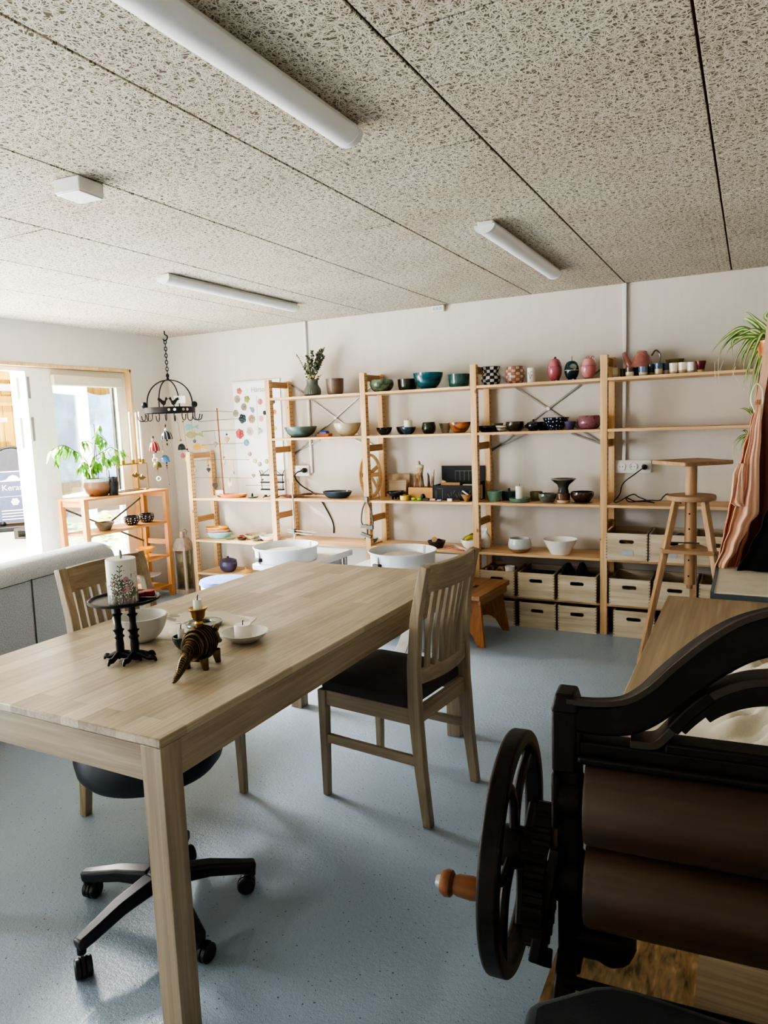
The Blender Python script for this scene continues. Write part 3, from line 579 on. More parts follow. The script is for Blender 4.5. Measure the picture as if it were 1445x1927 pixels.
# bay 1
x, r, h = px(572,603,713,Z1,-.2)
v = T('ribbed_vase','ribbed grey-green vase holding dried eucalyptus on the top shelf','vase',(x,-.2,Z1))
prof = [(0,0),(.62*r,0),(.95*r,.1*h),(r,.28*h),(.95*r,.45*h),(.75*r,.63*h),(.68*r,.72*h),(.72*r,.98*h),(.75*r,h),(.68*r,h),(.62*r,.72*h),(.8*r,.3*h),(.5*r,.05*h),(0,.05*h)]
mb = MB().lathe(prof, 48)
mb.v = [((a*(1+.025*cos(24*math.atan2(b,a))), b*(1+.025*cos(24*math.atan2(b,a))), c) if .08*h < c < .6*h else (a,b,c)) for a,b,c in mb.v]
mb.build('vase_body', G['vasegreen'], v)
random.seed(3)
bq = T('dried_bouquet','dried eucalyptus and grasses standing in the ribbed vase','dried flowers',(x,-.2,Z1))
st = MB(); lv = MB(); dr = MB()
def sprig(dx, dy, top, mb, ls, k, droop=0):
    pts = spline([(0,0,h*.6),(dx*.25,dy*.25,h+.03),(dx*.65,dy*.65,h+top*.6),(dx,dy,h+top-droop)], 6); st.tube(pts, .0014, 5)
    n = len(pts)
    for i in range(7, n):
        p = pts[i]
        for s in (-1,1):
            a = random.uniform(0,6.3); mb.ball(p+Vector((s*ls*.8*cos(a), ls*.8*sin(a), random.uniform(-.3,.5)*ls)), ls, (1,.3,.75), 6, Matrix.Rotation(a,3,'Z') @ Matrix.Rotation(random.uniform(-.9,.9),3,'Y'))
for dx, dy, tp in ((-.13,.0,.20),(-.075,.02,.13),(-.05,-.03,.1)): sprig(dx,dy,tp,lv,.009 if dx > -.1 else .006,8)
for k in range(13): sprig(random.uniform(-.01,.10), random.uniform(-.05,.05), random.uniform(.12,.235), lv, .011, 8)
sprig(.125,.0,.235,lv,.005,8)
for k in range(16):
    dx, dy, tp = random.uniform(-.055,.02), random.uniform(-.04,.04), random.uniform(.12,.2); pts = spline([(0,0,h*.6),(dx*.5,dy*.5,h+.06),(dx,dy,h+tp)], 6); dr.tube(pts, .001, 4)
    for q in pts[9:]: dr.ball(q+Vector((random.uniform(-.012,.012),random.uniform(-.01,.01),0)), .004, (1,1,1), 6)
for k in range(60): dr.ball((random.gauss(0.005,.03), random.gauss(0,.025), h+random.uniform(.0,.09)), .007, (1,.5,1), 6) if k % 2 else lv.ball((random.gauss(0.012,.035), random.gauss(0,.025), h+random.uniform(.0,.1)), .01, (1,.4,.8), 6, Matrix.Rotation(k,3,'Z'))
st.build('stems', M['stem'], bq); lv.build('eucalyptus_leaves', M['euca'], bq); dr.build('dry_grass', M['dry'], bq)
o, *_ = pot('ribbed_flowerpot','matt brown ribbed flowerpot beside the vase on the top shelf','pot','cup',613.4,646.6,711.4,Z1,-.2,G['ribbrown'])
pot('serving_bowl','large teal and brown bowl at the left of the second shelf','bowl','bowl',534.5,597.1,803,Z2,-.21,G['bigteal'])
pot('serving_bowl','large beige crackled bowl on the second shelf beside the second post','bowl','bowl',627.8,679.3,796,Z2,-.19,G['beige'])
x, r, h = px(597,624,814,Z2,-.16)
o = MB().rng(-r,r,-.03,.03,0,.024).build('small_box', plain('coral_box','#c07a52',.7), loc=(x,-.16,Z2), bevel=.003); tag(o,'small coral box on the second shelf between two big bowls','box')
bl = MB().rng(-.032,.032,-.024,.024,0,.012)
for k in range(5): bl.rng(-.028+k*.012,-.022+k*.012,-.026,.026,.012,.02)
o = bl.build('blue_scrubber', plain('blue_plastic','#4b64a8',.5), loc=(x,-.16,Z2+.0245)); tag(o,'blue plastic scrubber resting on the coral box','scrubber')
# oval dark blue bowl, row 4
x, r, h = px(605,665,921,Z4,-.2)
o = vessel('dish', r, h, .006, 40).build('oval_bowl', G['bluebowl'], loc=(x,-.2,Z4)); o.scale = (1,.75,1); tag(o,'shiny dark blue oval bowl on the middle shelf','bowl')
# thin bark-like slabs
for k in range(7):
    x0 = ony(540+k*9, 936, -.2).x
    m = MB().grid(lambda u,v: Vector(((u-.5)*.22,(v-.5)*.05,.004+.004*sin(5*u+k))), 8, 3)
    o = m.build('bark_strip', M['stool_top'] if k % 2 else M['apron_brown'], loc=(x0,-.22+.02*(k % 3),Z4+.002+.0045*k), rz=.12*((k*7) % 5-2), solid=.003)
    tag(o,'thin curled dark strip in the loose stack beside the second post','strip','dark strips stacked on the middle shelf')
pot('small_bowl','small grey bowl behind the second post on the lower shelf','bowl','bowl',685,712,1010,Z5,-.2,G['gg'])
# bay 2 top
A = 'glazed bowls on the second bay shelves'
pot('glazed_bowl','speckled green rounded bowl by the second post, top shelf','bowl','round',695.4,741,713.5,Z1,-.2,G['greensp'])
pot('glazed_bowl','dark green-brown bowl just left of the big teal bowl, top shelf','bowl','cup',748,785,712.5,Z1,-.14,G['dgreen'])
pot('glazed_bowl','largest flared teal bowl standing on the top shelf','bowl','bowl',777,834,699.8,Z1,-.22,G['teal'])
pot('glazed_bowl','green-teal bowl half behind the third post, top shelf','bowl','cup',843,884,703,Z1,-.2,G['teal2'])
pot('glazed_bowl','small dark glazed bowl nearest the second post, second shelf','bowl','bowl',708,738.6,804.5,Z2,-.2,G['dark'])
pot('glazed_bowl','small black bowl behind the blue bowl with the candle','bowl','bowl',745.5,772,803,Z2,-.12,G['black'])
o, x, r, h = pot('glazed_bowl','small blue-grey bowl holding a white pillar candle','bowl','bowl',753.6,783,803.8,Z2,-.22,G['blue'])
def candle(label, x, y, z, r, h, name='pillar_candle', wick=True, parent=None):
    c = T(name, label, 'candle', (x,y,z))
    MB().lathe([(0,0),(r*.98,0),(r,.003),(r,h-.004),(r*.9,h),(r*.3,h-.002),(0,h-.003)], 28).build('wax', M['wax'], c)
    if wick: MB().tube([(0,0,h-.004),(.001,0,h+.008),(.003,0,h+.013)], .0014, 6).build('wick', M['wick'], c)
    return c
candle('white pillar candle standing in the blue-grey bowl', x, -.22, Z2+.0055, .031, .098)
pot('mug','dark moss-green rounded mug on the second shelf','mug','tulip',793.7,820,794.5,Z2,-.21,G['moss'])
pot('glazed_bowl','small grey-beige bowl behind the copper bowl','bowl','flare',826.4,850,796.5,Z2,-.12,G['greyb'])
pot('glazed_bowl','copper and dark glazed bowl beside the third post','bowl','bowl',845,886,794.5,Z2,-.2,G['copper'])
# bay 3 top: chequered pots
def checker(name, c1, c2, line, nu, nv, H_):
    n = N(name); n.set(.25,0,.2); x, y, z = n.xyz(); a = n.math('DIVIDE', n.math('ADD', n.math('ARCTAN2', y, x), pi), 2*pi/nu); b = n.math('DIVIDE', z, H_/nv)
    ca = n.math('MODULO', n.math('ADD', n.math('FLOOR', a), n.math('FLOOR', b)), 2); fa = n.math('ABSOLUTE', n.math('SUBTRACT', n.math('FRACT', a), .5)); fb = n.math('ABSOLUTE', n.math('SUBTRACT', n.math('FRACT', b), .5))
    e = n.math('GREATER_THAN', n.math('MAXIMUM', fa, fb), .44); nz = n.noise(n.coords(), 40, 2)
    c = n.mix(ca, n.ramp(nz,[(.3,c1[0]),(.7,c1[1])]), n.ramp(nz,[(.3,c2[0]),(.7,c2[1])])); n.color(n.mix(n.math('MULTIPLY', e, .8), c, line)); return n.m
pot('chequered_vase','black and white chequered vase by the third post, top shelf','vase','vase',905,941.7,689,Z1,-.2,checker('black_white_chequer',('#17181c','#22242a'),('#c9c7c2','#e2e0da'),'#1c1d20',14,6,.125))
pot('chequered_pot','pink and cream chequered round pot on the top shelf','pot','tulip',951,987,688.5,Z1,-.2,checker('pink_cream_chequer',('#8d5049','#b0766a'),('#b5a287','#c9b99a'),'#6b3f38',13,6,.115))
o, x, r, h = pot('tealight_cylinder','small white cylinder with a grey plant print, top shelf','candle holder','tumbler' if 0 else [(.9,0),(.95,.03),(1,.3),(1,1)],992,1007,692,Z1,-.2,M['card'])
m = MB()
for a, b, s in ((0,.3,.0),(0,.5,.5),(0,.65,-.5),(0,.75,.3),(0,.55,-.3)): m.tube([(-.05*r+.0*s,-r-.0005,h*.25),(s*r*.7,-r*.97,h*b)], .0012, 5); m.ball((s*r*.7,-r*.95,h*b), .004, (1,.4,1.6), 6)
m.build('plant_print', M['ink'], o)
EGG = [(.5,0),(.62,.02),(.86,.18),(1,.42),(.97,.6),(.8,.82),(.5,.96),(.12,1)]
def egg(label, u0, u1, vt, mat, kind):
    x, r, h = px(u0,u1,vt,Z1,-.2); t = T('lidded_jar', label, 'jar', (x,-.2,Z1))
    f = .012; pr = smooth_prof(EGG)
    lo = [(a*r, f+b*(h-f)) for a,b in pr if b <= .62]; hi = [(a*r, f+b*(h-f)) for a,b in pr if b >= .60]
    MB().lathe([(0,f)]+lo+[(0,lo[-1][1])], 32).build('jar_body', mat, t); MB().lathe([(0,hi[0][1]+.001)]+[(a*1.015 if i < 2 else a, b+.001) for i,(a,b) in enumerate(hi)]+[(0,hi[-1][1]+.001)], 32).build('jar_lid', mat, t)
    for k in range(3): MB().ball((r*.5*cos(k*2.1+.5), r*.5*sin(k*2.1+.5), .008), .0085, (1,1,.9), 10).build('jar_foot', mat, t)
    if kind == 0: MB().tube([(0,0,h-.01),(.004,0,h+.012)], .008, 8, rs=[.012,.006]).build('knob', G['foot'], t)
    if kind == 1:
        MB().tube([(0,0,h-.01),(-.003,0,h+.02),(.004,0,h+.03)], .007, 8, rs=[.008,.006,.004]).build('knob', G['beige'], t)
        MB().lathe([(0,0),(.022,0),(.022,.004),(0,.004)], 20, M=Matrix.Translation((.02,-r*.93,h*.68)) @ Matrix.Rotation(pi/2+.45,4,'X')).build('medallion', G['gg'], t)
        MB().lathe([(r*1.005,h*.5),(r*1.02,h*.51),(r*1.02,h*.525),(r*1.005,h*.53)], 32).build('rim_band', G['beige'], t)
    if kind == 2:
        for a in (-.018,.012): MB().tube(spline([(a,0,h-.006),(a+.012,0,h+.012),(a+.024,0,h+.004)],5), .005, 6).build('bow', mat, t)
egg('dusty red egg-shaped lidded jar, top shelf', 1030.5,1057,674, G['redegg'], 0)
egg('dark teal lidded jar with a pale medallion', 1062,1089,678, G['tealegg'], 1)
egg('pink egg-shaped jar with a bow on its lid', 1093,1121,673, G['pinkegg'], 2)
# bay 3 second shelf
pot('dark_bowl','low black rounded bowl by the third post, second shelf','bowl','low',899,934,801,Z2,-.22,G['black'])
pot('dark_bowl','green-brown bowl mostly hidden behind the marbled bowl','bowl','cup',922,947,796.5,Z2,-.11,G['olive'])
pot('marbled_bowl','small bowl with cream and brown marbled stripes','bowl','bowl',932,959,800.5,Z2,-.2,G['marble'])
pot('dark_bowl','dark mottled straight-sided bowl right of the marbled bowl','bowl','low',952,985.7,793.5,Z2,-.2,G['dgreen'])
x, r, h = px(991,1016,795,Z2,-.22); t = T('sugar_bowl','shiny black lidded sugar bowl left of the dotted bowl','sugar bowl',(x,-.22,Z2))
vessel('round', r, h).build('bowl_body', G['black'], t); MB().lathe([(0,h*.98),(r*.88,h),(r*.5,h+.008),(.004,h+.01),(.007,h+.02),(0,h+.024)], 24).build('lid', G['black'], t)
MB().tube(spline([(-r*.9,0,h*.8),(-r*1.3,0,h*.6),(-r*.95,0,h*.3)],5), .004, 8).build('handle', G['black'], t)
pot('dark_bowl','small navy bowl half hidden behind the dotted bowl','bowl','cup',1012,1038,793.5,Z2,-.12,G['navy'])
n = N('navy_with_white_dots'); n.set(.12,0,.3); x_, y_, z_ = n.xyz(); cb = n.node('ShaderNodeCombineXYZ'); n.link(n.math('MULTIPLY', n.math('ARCTAN2', y_, x_), 2.9), cb.inputs[0]); n.link(n.math('MULTIPLY', z_, 42), cb.inputs[1])
vo = n.node('ShaderNodeTexVoronoi'); vo.voronoi_dimensions = '2D'; vo.inputs['Scale'].default_value = 1; vo.inputs['Randomness'].default_value = .55; n.link(cb.outputs[0], vo.inputs['Vector'])
n.color(n.mix(n.math('LESS_THAN', vo.outputs['Distance'], .17), '#15223a', '#dfe4ea')); G['dots'] = n.m
pot('dotted_bowl','navy bowl with white polka dots on the second shelf','bowl','flare',1021,1070.6,785.5,Z2,-.17,G['dots'])
pot('small_cup','small plum cup in front of the dotted bowl','cup','flare',1061,1083.8,793,Z2,-.25,G['plum'])
pot('mauve_bowl','large mauve rounded bowl beside the fourth post','bowl','tulip',1086,1130,782,Z2,-.2,G['mauve'])
# bay 3 row 4
pot('tumbler','soft green flared tumbler by the third post, middle shelf','cup','tumbler',915,945.6,922,Z4,-.23,G['tgreen'])
x, r, h = px(943,973,923,Z4,-.14); t = T('lidded_pot','dark grey-green lidded pot behind the candle','pot',(x,-.14,Z4))
vessel('cup', r, h).build('pot_body', G['dgreen2'], t); MB().lathe([(0,h),(r*1.0,h),(r*.9,h+.006),(.006,h+.01),(.009,h+.02),(0,h+.024)], 28).build('lid', G['dgreen2'], t)
o, x, r, h = pot('candle_dish','flat soft green dish under a white candle, middle shelf','dish',[(.86,0),(.9,.1),(.96,.6),(1,1)],957.6,998,934.5,Z4,-.24,G['tgreen'],th=.008)
candle('white pillar candle on the flat green dish', x, -.24, Z4+.0085, .0275, .10)
pot('olive_cup','small olive speckled cup behind the grey-green bowl','cup','cup',997,1021,924,Z4,-.14,G['olive'])
pot('glazed_bowl','grey-green bowl left of the pedestal dish, middle shelf','bowl','low',1013,1047,927,Z4,-.22,G['gg'])
o, x, r, h = pot('brown_cup','brown cup with a cream base carrying the pedestal dish','cup',[(.86,0),(.92,.05),(.98,.3),(1,1)],1047.5,1072.5,926.5,Z4,-.23,G['brcream'])
h0 = h
R2 = 46/2*depth((x,-.23,Z4))/FPX
H2 = hgt(x,-.23,1056,901)-(Z4+h0+.001)
MB_ = MB().lathe([(0,0),(R2*.42,0),(R2*.44,.006),(R2*.38,H2*.35),(R2*.5,H2*.6),(R2*.8,H2*.8),(R2,H2*.97),(R2,H2),(R2*.9,H2*.98),(R2*.55,H2*.72),(0,H2*.66)], 36)
o = MB_.build('pedestal_dish', G['foot'], loc=(x,-.23,Z4+h0+.001)); tag(o,'dark flared pedestal dish with a pale rim, set on the brown cup','dish')
MB().lathe([(R2*.985,H2*.965),(R2*1.012,H2*.975),(R2*1.0,H2*1.012),(R2*.96,H2*1.0)], 36).build('rim', G['greyb'], o)
x, r, h = px(1074,1116.5,923,Z4,-.22); t = T('saucer','thin dark saucer under the dark brown bowl','saucer',(x,-.22,Z4))
MB().lathe([(0,0),(r*.7,0),(r*.9,.006),(r*.88,.009),(0,.007)], 32).build('saucer_plate', G['brown'], t)
o = vessel('low', r, h-.01).build('brown_bowl', G['brown'], loc=(x,-.22,Z4+.0095)); tag(o,'shiny dark brown bowl on a saucer by the fourth post','bowl')
# bay 3 row 5
pot('two_tone_bowl','pale grey bowl with a bare tan base on the lower shelf','bowl','tulip',956,999.5,1009,Z5,-.24,G['greywhite'])
pot('white_bowl','wide white flared bowl on the lower shelf','bowl','flare',1022,1085.7,1009,Z5,-.24,G['white'])
# bay 4 top: teapot and cups
x, r, h = px(1186,1229,668,Z1,-.14); tp = T('teapot','old-pink glazed teapot on the top shelf at right','teapot',(x,-.14,Z1))
h = hgt(x,-.14,1207,660)-Z1
MB().lathe([(0,0),(r*.72,0),(r*.85,.08*h),(r,.28*h),(r*.96,.42*h),(r*.62,.8*h),(r*.42,.9*h),(0,.9*h)], 36).build('teapot_body', G['pinktea'], tp)
MB().lathe([(0,.9*h),(r*.43,.9*h),(r*.42,.97*h),(r*.3,h),(0,h)], 28).build('lid', G['pinktea'], tp)
MB().tube(spline([(-r*.75,0,h*.35),(-r*1.15,0,h*.58),(-r*1.5,0,h*.98)],6), .01, 10, rs=[.026-.0012*i for i in range(13)]).build('spout', G['pinktea'], tp)
MB().tube(spline([(r*.8,0,h*.78),(r*1.15,0,h*.98),(r*1.5,0,h*.78),(r*1.42,0,h*.4),(r*1.2,0,h*.18)],6), .005, 8).build('handle', G['foot'], tp)
def two(name, top, bot, z): return glaze(name, top[0], top[1], 14, .2, z, bot)
cc = {'a':two('cup_sage',('#a8a688','#b9b79a'),'#c3b597',.02),'b':two('cup_espresso',('#2f221a','#45342a'),'#6b5440',.012),'c':two('cup_cream_brown_rim',('#4d3a2b','#5e4938'),'#ddd0b4',.028),'d':two('cup_dark_brown',('#30241c','#463429'),'#5e4a38',.012),'e':two('cup_steel_blue',('#4b5c72','#667a8f'),'#cfc5ae',.022),'f':two('cup_petrol',('#27343a','#37484e'),'#a59878',.018),'g':two('cup_blue_beige',('#39506a','#58718c'),'#cdbb9c',.036),'h':two('cup_blue_cream',('#324558','#4d6478'),'#d6cbb4',.028),'i':two('cup_cream',('#d2c9b2','#ded6c2'),'#c8b794',.015),'j':two('cup_pale_beige',('#cfc5b0','#dcd4c2'),'#c2ae8c',.022),'k':two('cup_white',('#e2ded4','#ebe8e0'),'#d8cbb0',.014),'l':two('cup_oxblood',('#4c1518','#6b2226'),'#d5bf98',.018)}
for k, a, b, t_, y, lab, shp in (('a',140,195,497,-.24,'sage espresso cup nearest the fourth post, cup row','cup'),('b',208,255,507,-.2,'tiny dark brown cup, second in the cup row from the post','cup'),('c',252,325,494,-.26,'cream cup with a brown rim in the cup row','cup'),('d',322,372,492,-.2,'dark brown cup behind, between the cream and steel-blue cups','cup'),('e',362,440,486,-.26,'steel-blue over cream cup in the cup row','cup'),('f',440,497,468,-.2,'petrol and beige cup, right of the steel-blue cup','cup'),('g',497,563,459,-.25,'tall blue over beige cup in the cup row','cup'),('h',565,620,457,-.2,'blue and cream cup between the tall blue and the cream cups','cup'),('i',620,688,457,-.24,'plain cream cup in the middle right of the cup row','cup'),('j',695,768,452,-.24,'pale beige cup with a tan base in the cup row','cup'),('k',768,835,451,-.24,'white cup next to the oxblood cup','cup'),('l',840,925,440,-.24,'oxblood red flared cup at the end of the cup row','flare')):
    pot('small_cup', lab, 'cup', shp, 1120+a/4.446, 1120+b/4.446, 580+t_/4.446, Z1, y, cc[k], 'small cups on the top shelf', th=.003, n=28)
x, r, h = px(1253,1286,678,Z1,-.12); h = hgt(x,-.12,1270,676)-Z1
t = T('stacked_dish','olive dish raised on a foot behind the row of cups','dish',(x,-.12,Z1)); MB().lathe([(0,0),(r*.6,0),(r*.5,h*.5),(r*.9,h*.75),(r,h),(r*.9,h*.97),(0,h*.72)], 32).build('dish_body', G['olive'], t)
# bay 2 middle shelf: tools
x = ony(697,900,-.17).x; z = Z4
t = T('plywood_oval','oval bent plywood frame with triangular openings leaning at the second post','frame',(ony(697,905,-.17).x,-.17,Z4),rz=radians(38))
ov = [(0.088*cos(2*pi*i/40), .172+.172*sin(2*pi*i/40)) for i in range(40)]; ovi = [(0.066*cos(2*pi*i/40), .172+.150*sin(2*pi*i/40)) for i in range(40)]
m = MB().ringplate(ov, ovi, .05, XZ()); m.rng(-.07,.07,-.02,.02,.165,.195)
m.path([(-.062,0,.10),(0,0,.18)], .02, .02); m.path([(.0,0,.18),(.055,0,.07)], .02, .02); m.path([(-.05,0,.25),(.02,0,.185)], .012, .03); m.path([(.06,0,.24),(.0,0,.19)], .012, .03)
m.build('oval_frame', M['plywood'], t)
for k, (dx, hh) in enumerate(((.05,.16),(.10,.15))):
    p0 = ony(705+k*12,941,-.26); q = MB().path([(p0.x-.02-.04*k*0,-.25,Z4+.002),(p0.x-.06,-.2,Z4+hh)], .006, .012).build('wooden_rod', M['beech_z']); tag(q, ['pale wooden rod leaning against the second post','second pale rod leaning inside the plywood oval'][k], 'rod')
for (u0,u1,vt,y,lab,th) in ((725,771,890,-.07,'larger wooden board leaning on the wall behind the black bowl',.012),(729,765,902,-.12,'smaller wooden board leaning in front of the larger one',.012)):
    x, r, h = px(u0,u1,vt,Z4,y); o = MB().box((0,0,h/2),(2*r,th,h)).build('wooden_board', M['tray_wood'], loc=(x,y,Z4+.001), bevel=.002); o.rotation_euler.x = -.16; tag(o, lab, 'board')
x, r, h = px(727,763,923,Z4,-.22); t = T('footed_bowl','black footed bowl in front of the wooden boards','bowl',(x,-.22,Z4))
vessel('bowl', r, h-.018, c=(0,0,.018)).build('bowl_body', G['black'], t)
for k in range(3): MB().lathe([(0,0),(.007,0),(.009,.024),(0,.024)], 12, (r*.4*cos(k*2.1),r*.4*sin(k*2.1),0)).build('foot', G['black'], t)
pot('yellow_cup','small pale yellow cup at the front of the middle shelf','cup',[(.9,0),(.95,.05),(1,.4),(1,1)],752.5,771,931.5,Z4,-.28,G['yellowcup'])
x, r, h = px(770,820,911,Z4,-.2); D = .1
t = T('tool_box','open wooden box full of pottery tools on the middle shelf','box',(x,-.19,Z4))
w = r; h = .092
m = MB(); m.rng(-w,w,-D/2,-D/2+.009,0,h); m.rng(-w,w,D/2-.009,D/2,0,h); m.rng(-w,-w+.009,-D/2+.009,D/2-.009,0,h); m.rng(w-.009,w,-D/2+.009,D/2-.009,0,h); m.rng(-w+.009,w-.009,-D/2+.009,D/2-.009,0,.008)
m.build('box_body', M['toolbox'], t, bevel=.0015)
random.seed(11); bx0 = x
labs = ['thin dark brush handle','slim wooden modelling tool','brown wooden knife tool','long twig-handled brush','pale trimming tool','dark wire tool','fettling knife','wooden rib stick','loop tool with a steel end','hooked clay tool','red-handled needle tool','thin steel needle tool','split bamboo stick','worn paint brush']
for k in range(14):
    xx = -w+.018+k*(2*w-.036)/13; yy = random.uniform(-.025,.025); L = .17+random.uniform(-.02,.03); lean = random.uniform(-.02,.02)
    t = T('pottery_tool', labs[k]+' standing in the wooden tool box, %s' % ('left side','left side','left side','left side','left of centre','centre','centre','centre','centre','right of centre','right side','right side','right side','right end')[k], 'tool', (x+xx,-.19+yy,Z4+.0085), group='pottery tools in the wooden box')
    MB().tube([(0,0,0),(lean*.4,0,L*.5),(lean,0,L)], .0035, 6, rs=[.003,.0045,.0028]).build('tool_handle', (M['stool_top'],M['oldwood'],M['apron_brown'],M['dark_steel'])[k % 4], t)
    if k in (8,9,11): MB().tube([(lean,0,L-.01),(lean-.008,0,L+.02),(lean+.003,0,L+.05),(lean+.012,0,L+.02),(lean,0,L-.01)], .0012, 5).build('wire_loop', M['steel'], t)
    elif k % 3 == 0: MB().ball((lean,0,L), .006, (1,1,1.8), 8).build('tool_tip', M['dry'], t)
for k in range(14):
    xx = -w+.016+random.random()*(2*w-.05); yy = random.uniform(-.033,.033); L = .15+random.uniform(-.03,.04); lx, ly = random.uniform(-.03,.03), random.uniform(-.01,.01)
    t = T('twig_tool','thin brown twig-like stick crowded among the tools in the wooden box','tool',(x+xx,-.19+yy,Z4+.0085),group='twig sticks in the wooden box')
    MB().tube([(0,0,0),(lx*.3,ly*.4,L*.5),(lx,ly,L)], .003, 6).build('stick', (M['stool_top'],M['oldwood'],M['apron_brown'])[k % 3], t)
t = T('paper_bag_brush','bundle of tall sticks tied in a white and tan wrapping, standing in the tool box','brush bundle',(x-.03,-.17,Z4+.0085))
MB().tube([(0,0,.0),(0,0,.10),(.0,0,.15),(.004,0,.225)], .02, 12, rs=[.008,.010,.019,.024]).build('tan_wrap', M['plywood'], t)
MB().box((.0,0,.236),(.055,.04,.026),Matrix.Rotation(.2,3,'Y')).box((-.012,0,.258),(.026,.03,.03),Matrix.Rotation(-.3,3,'Y')).build('white_top', M['canvas'], t, bevel=.006)
for k in range(5): MB().tube([(-.02+.009*k,.005*(k % 2),0),(-.03+.014*k,0,.10),(-.025+.011*k,0,.18)], .0035, 6).build('stick', M['oldwood'], t)
o = MB().box((0,0,.065),(.03,.008,.15)).build('wooden_spatula', M['dry'], loc=(x+w+.012,-.16,Z4+.004)); o.rotation_euler = (0,.35,0); tag(o,'straw-coloured flat brush leaning at the right end of the tool box','brush')
# black card box
x0 = ony(822,925,-.17).x; x1 = ony(911,925,-.10).x
t = T('black_carton','open black card box with chalk drawings at the third post','box',((x0+x1)/2,-.178,Z4)); w = (x1-x0)/2-.004
m = MB(); m.rng(-w,w,-.06,-.055,0,.11); m.rng(-w,w,.10,.105,0,.24); m.rng(-w,-w+.005,-.055,.10,0,.11); m.rng(w-.005,w,-.055,.10,0,.13); m.rng(-w,w,-.055,.10,0,.005); m.build('carton', M['black_box'], t)
m = MB()
for a, b, c, d in ((-.15,.02,.0,.07),(-.10,.02,.0,.08),(-.12,-.06,.075,.08)): m.rng(a,max(b,a+.004) if b-a < .02 else a+.004,-.0612,-.06,c+.01,d)
for k in range(6): m.rng(-.06+.035*k,-.056+.035*k,.0985,.1,.13,.2)
m.rng(-.06,.12,.0985,.1,.2,.204); m.rng(-.14,-.09,-.0612,-.06,.085,.088)
for k in range(9): m.box((-.05+.02*k,-.0606,.035+.012*(k % 3)),(.003,.001,.03),Matrix.Rotation(.5*(k % 3-1),3,'Y'))
m.build('chalk_marks', M['chalk'], t)
o = MB().rng(-.075,.075,-.006,.006,0,.12).build('cardboard_piece', M['cardboard'], loc=((x0+x1)/2-.06,-.183,Z4+.0056), bevel=.003); o.rotation_euler.x = -.1; tag(o,'torn brown cardboard piece standing in the black box','cardboard')
o = MB().rng(-.07,.07,-.02,.02,0,.105).build('white_pad', M['canvas'], loc=((x0+x1)/2+.1,-.148,Z4+.0056), bevel=.006); tag(o,'folded white cloth in the black box by the post','cloth')
# little things along the front edge
for u, v, c, nm, lab in ((778,937,'#9fd23a','lime_sponge','lime green sponge left of the other, front of the tool box'),(788.5,937.5,'#8cc832','lime_sponge','lime green sponge beside the dark knob, front of the tool box')):
    p = ony(u, v, -.285); o = MB().ball((0,0,.013), .02, (1.0,.7,.62), 14).build(nm, plain(nm+c[1:3], c, .6), loc=(p.x,-.285,Z4)); tag(o, lab, 'sponge')
p = ony(796,934,-.24); o = MB().lathe([(0,0),(.016,0),(.018,.03),(.01,.045),(0,.046)], 16).build('ribbon_tool', M['black_plastic'], loc=(p.x,-.24,Z4)); tag(o,'dark knobbed tool behind the lime sponges','tool')
p = ony(801,939,-.27); o = MB().box((0,0,.009),(.06,.022,.016)).build('dark_scraper', M['black_plastic'], loc=(p.x,-.27,Z4), bevel=.004); tag(o,'dark scraper lying right of the lime sponges','scraper')
p = ony(813,937,-.25); o = MB().box((0,0,.007),(.045,.03,.013)).build('white_block', M['card'], loc=(p.x,-.25,Z4), rz=.4, bevel=.004); tag(o,'small white block in front of the black box corner','block')
p = ony(827,939,-.28); o = MB().box((0,0,.006),(.035,.02,.011)).build('blue_clip', plain('pale_blue_plastic','#9fb4c8',.5), loc=(p.x,-.28,Z4), bevel=.003); tag(o,'pale blue plastic piece at the front edge of the middle shelf','clip')
p = ony(846,940,-.3); o = MB().box((0,0,.011),(.034,.004,.02)).build('price_tag', M['card'], loc=(p.x,-.3,Z4)); tag(o,'small white tag standing at the shelf front before the black box','tag')
p = ony(858,938,-.28); o = MB().tube([(0,0,.006),(.05,.0,.006)], .005, 8).build('wooden_peg', M['handle'], loc=(p.x-.02,-.28,Z4)); tag(o,'short wooden peg lying before the black box','peg')
x, r, h = px(866,888,926,Z4,-.27); t = T('shell_bowl','small cone-shaped basket bowl with a white stick, by the third post','bowl',(x,-.26,Z4)); MB().lathe([(0,0),(r*.3,0),(r,h*.8),(r*.9,h*.8),(r*.25,.006),(0,.006)], 20).build('bowl_body', M['plywood'], t)
MB().tube([(-.03,0,h+.012),(.03,0,h*.5)], .006, 8).build('white_stick', M['card'], t)
# lower shelf bay 2
x, r, h = px(804,839,1014,Z5,-.24); t = T('dark_pot','dark flared pot with brown odds and ends on the lower shelf','pot',(x,-.24,Z5)); h *= .98
vessel('tumbler', r, h).build('pot_body', G['dkpot'], t)
o = MB().prism(circ(24,.022,0,.03), .005, XZ()).build('cardboard_disc', M['cardboard'], loc=(x-.012,-.25,Z5+h*.55)); tag(o,'cardboard disc sticking out of the dark pot','disc')
o = MB().ball((0,0,.01), .03, (1,.9,.8), 14).build('brown_lump', plain('reddish_clay','#4a2c24',.9,var=.2), loc=(x+.012,-.23,Z5+h*.62)); tag(o,'reddish-brown clay lump in the dark pot','clay')
x, r, h = px(866.5,907,1011,Z5,-.22)
o = vessel('bowl', r, h).build('fruit_bowl', G['white'], loc=(x,-.22,Z5)); tag(o,'white bowl of yellow-green fruit behind the third post','bowl')
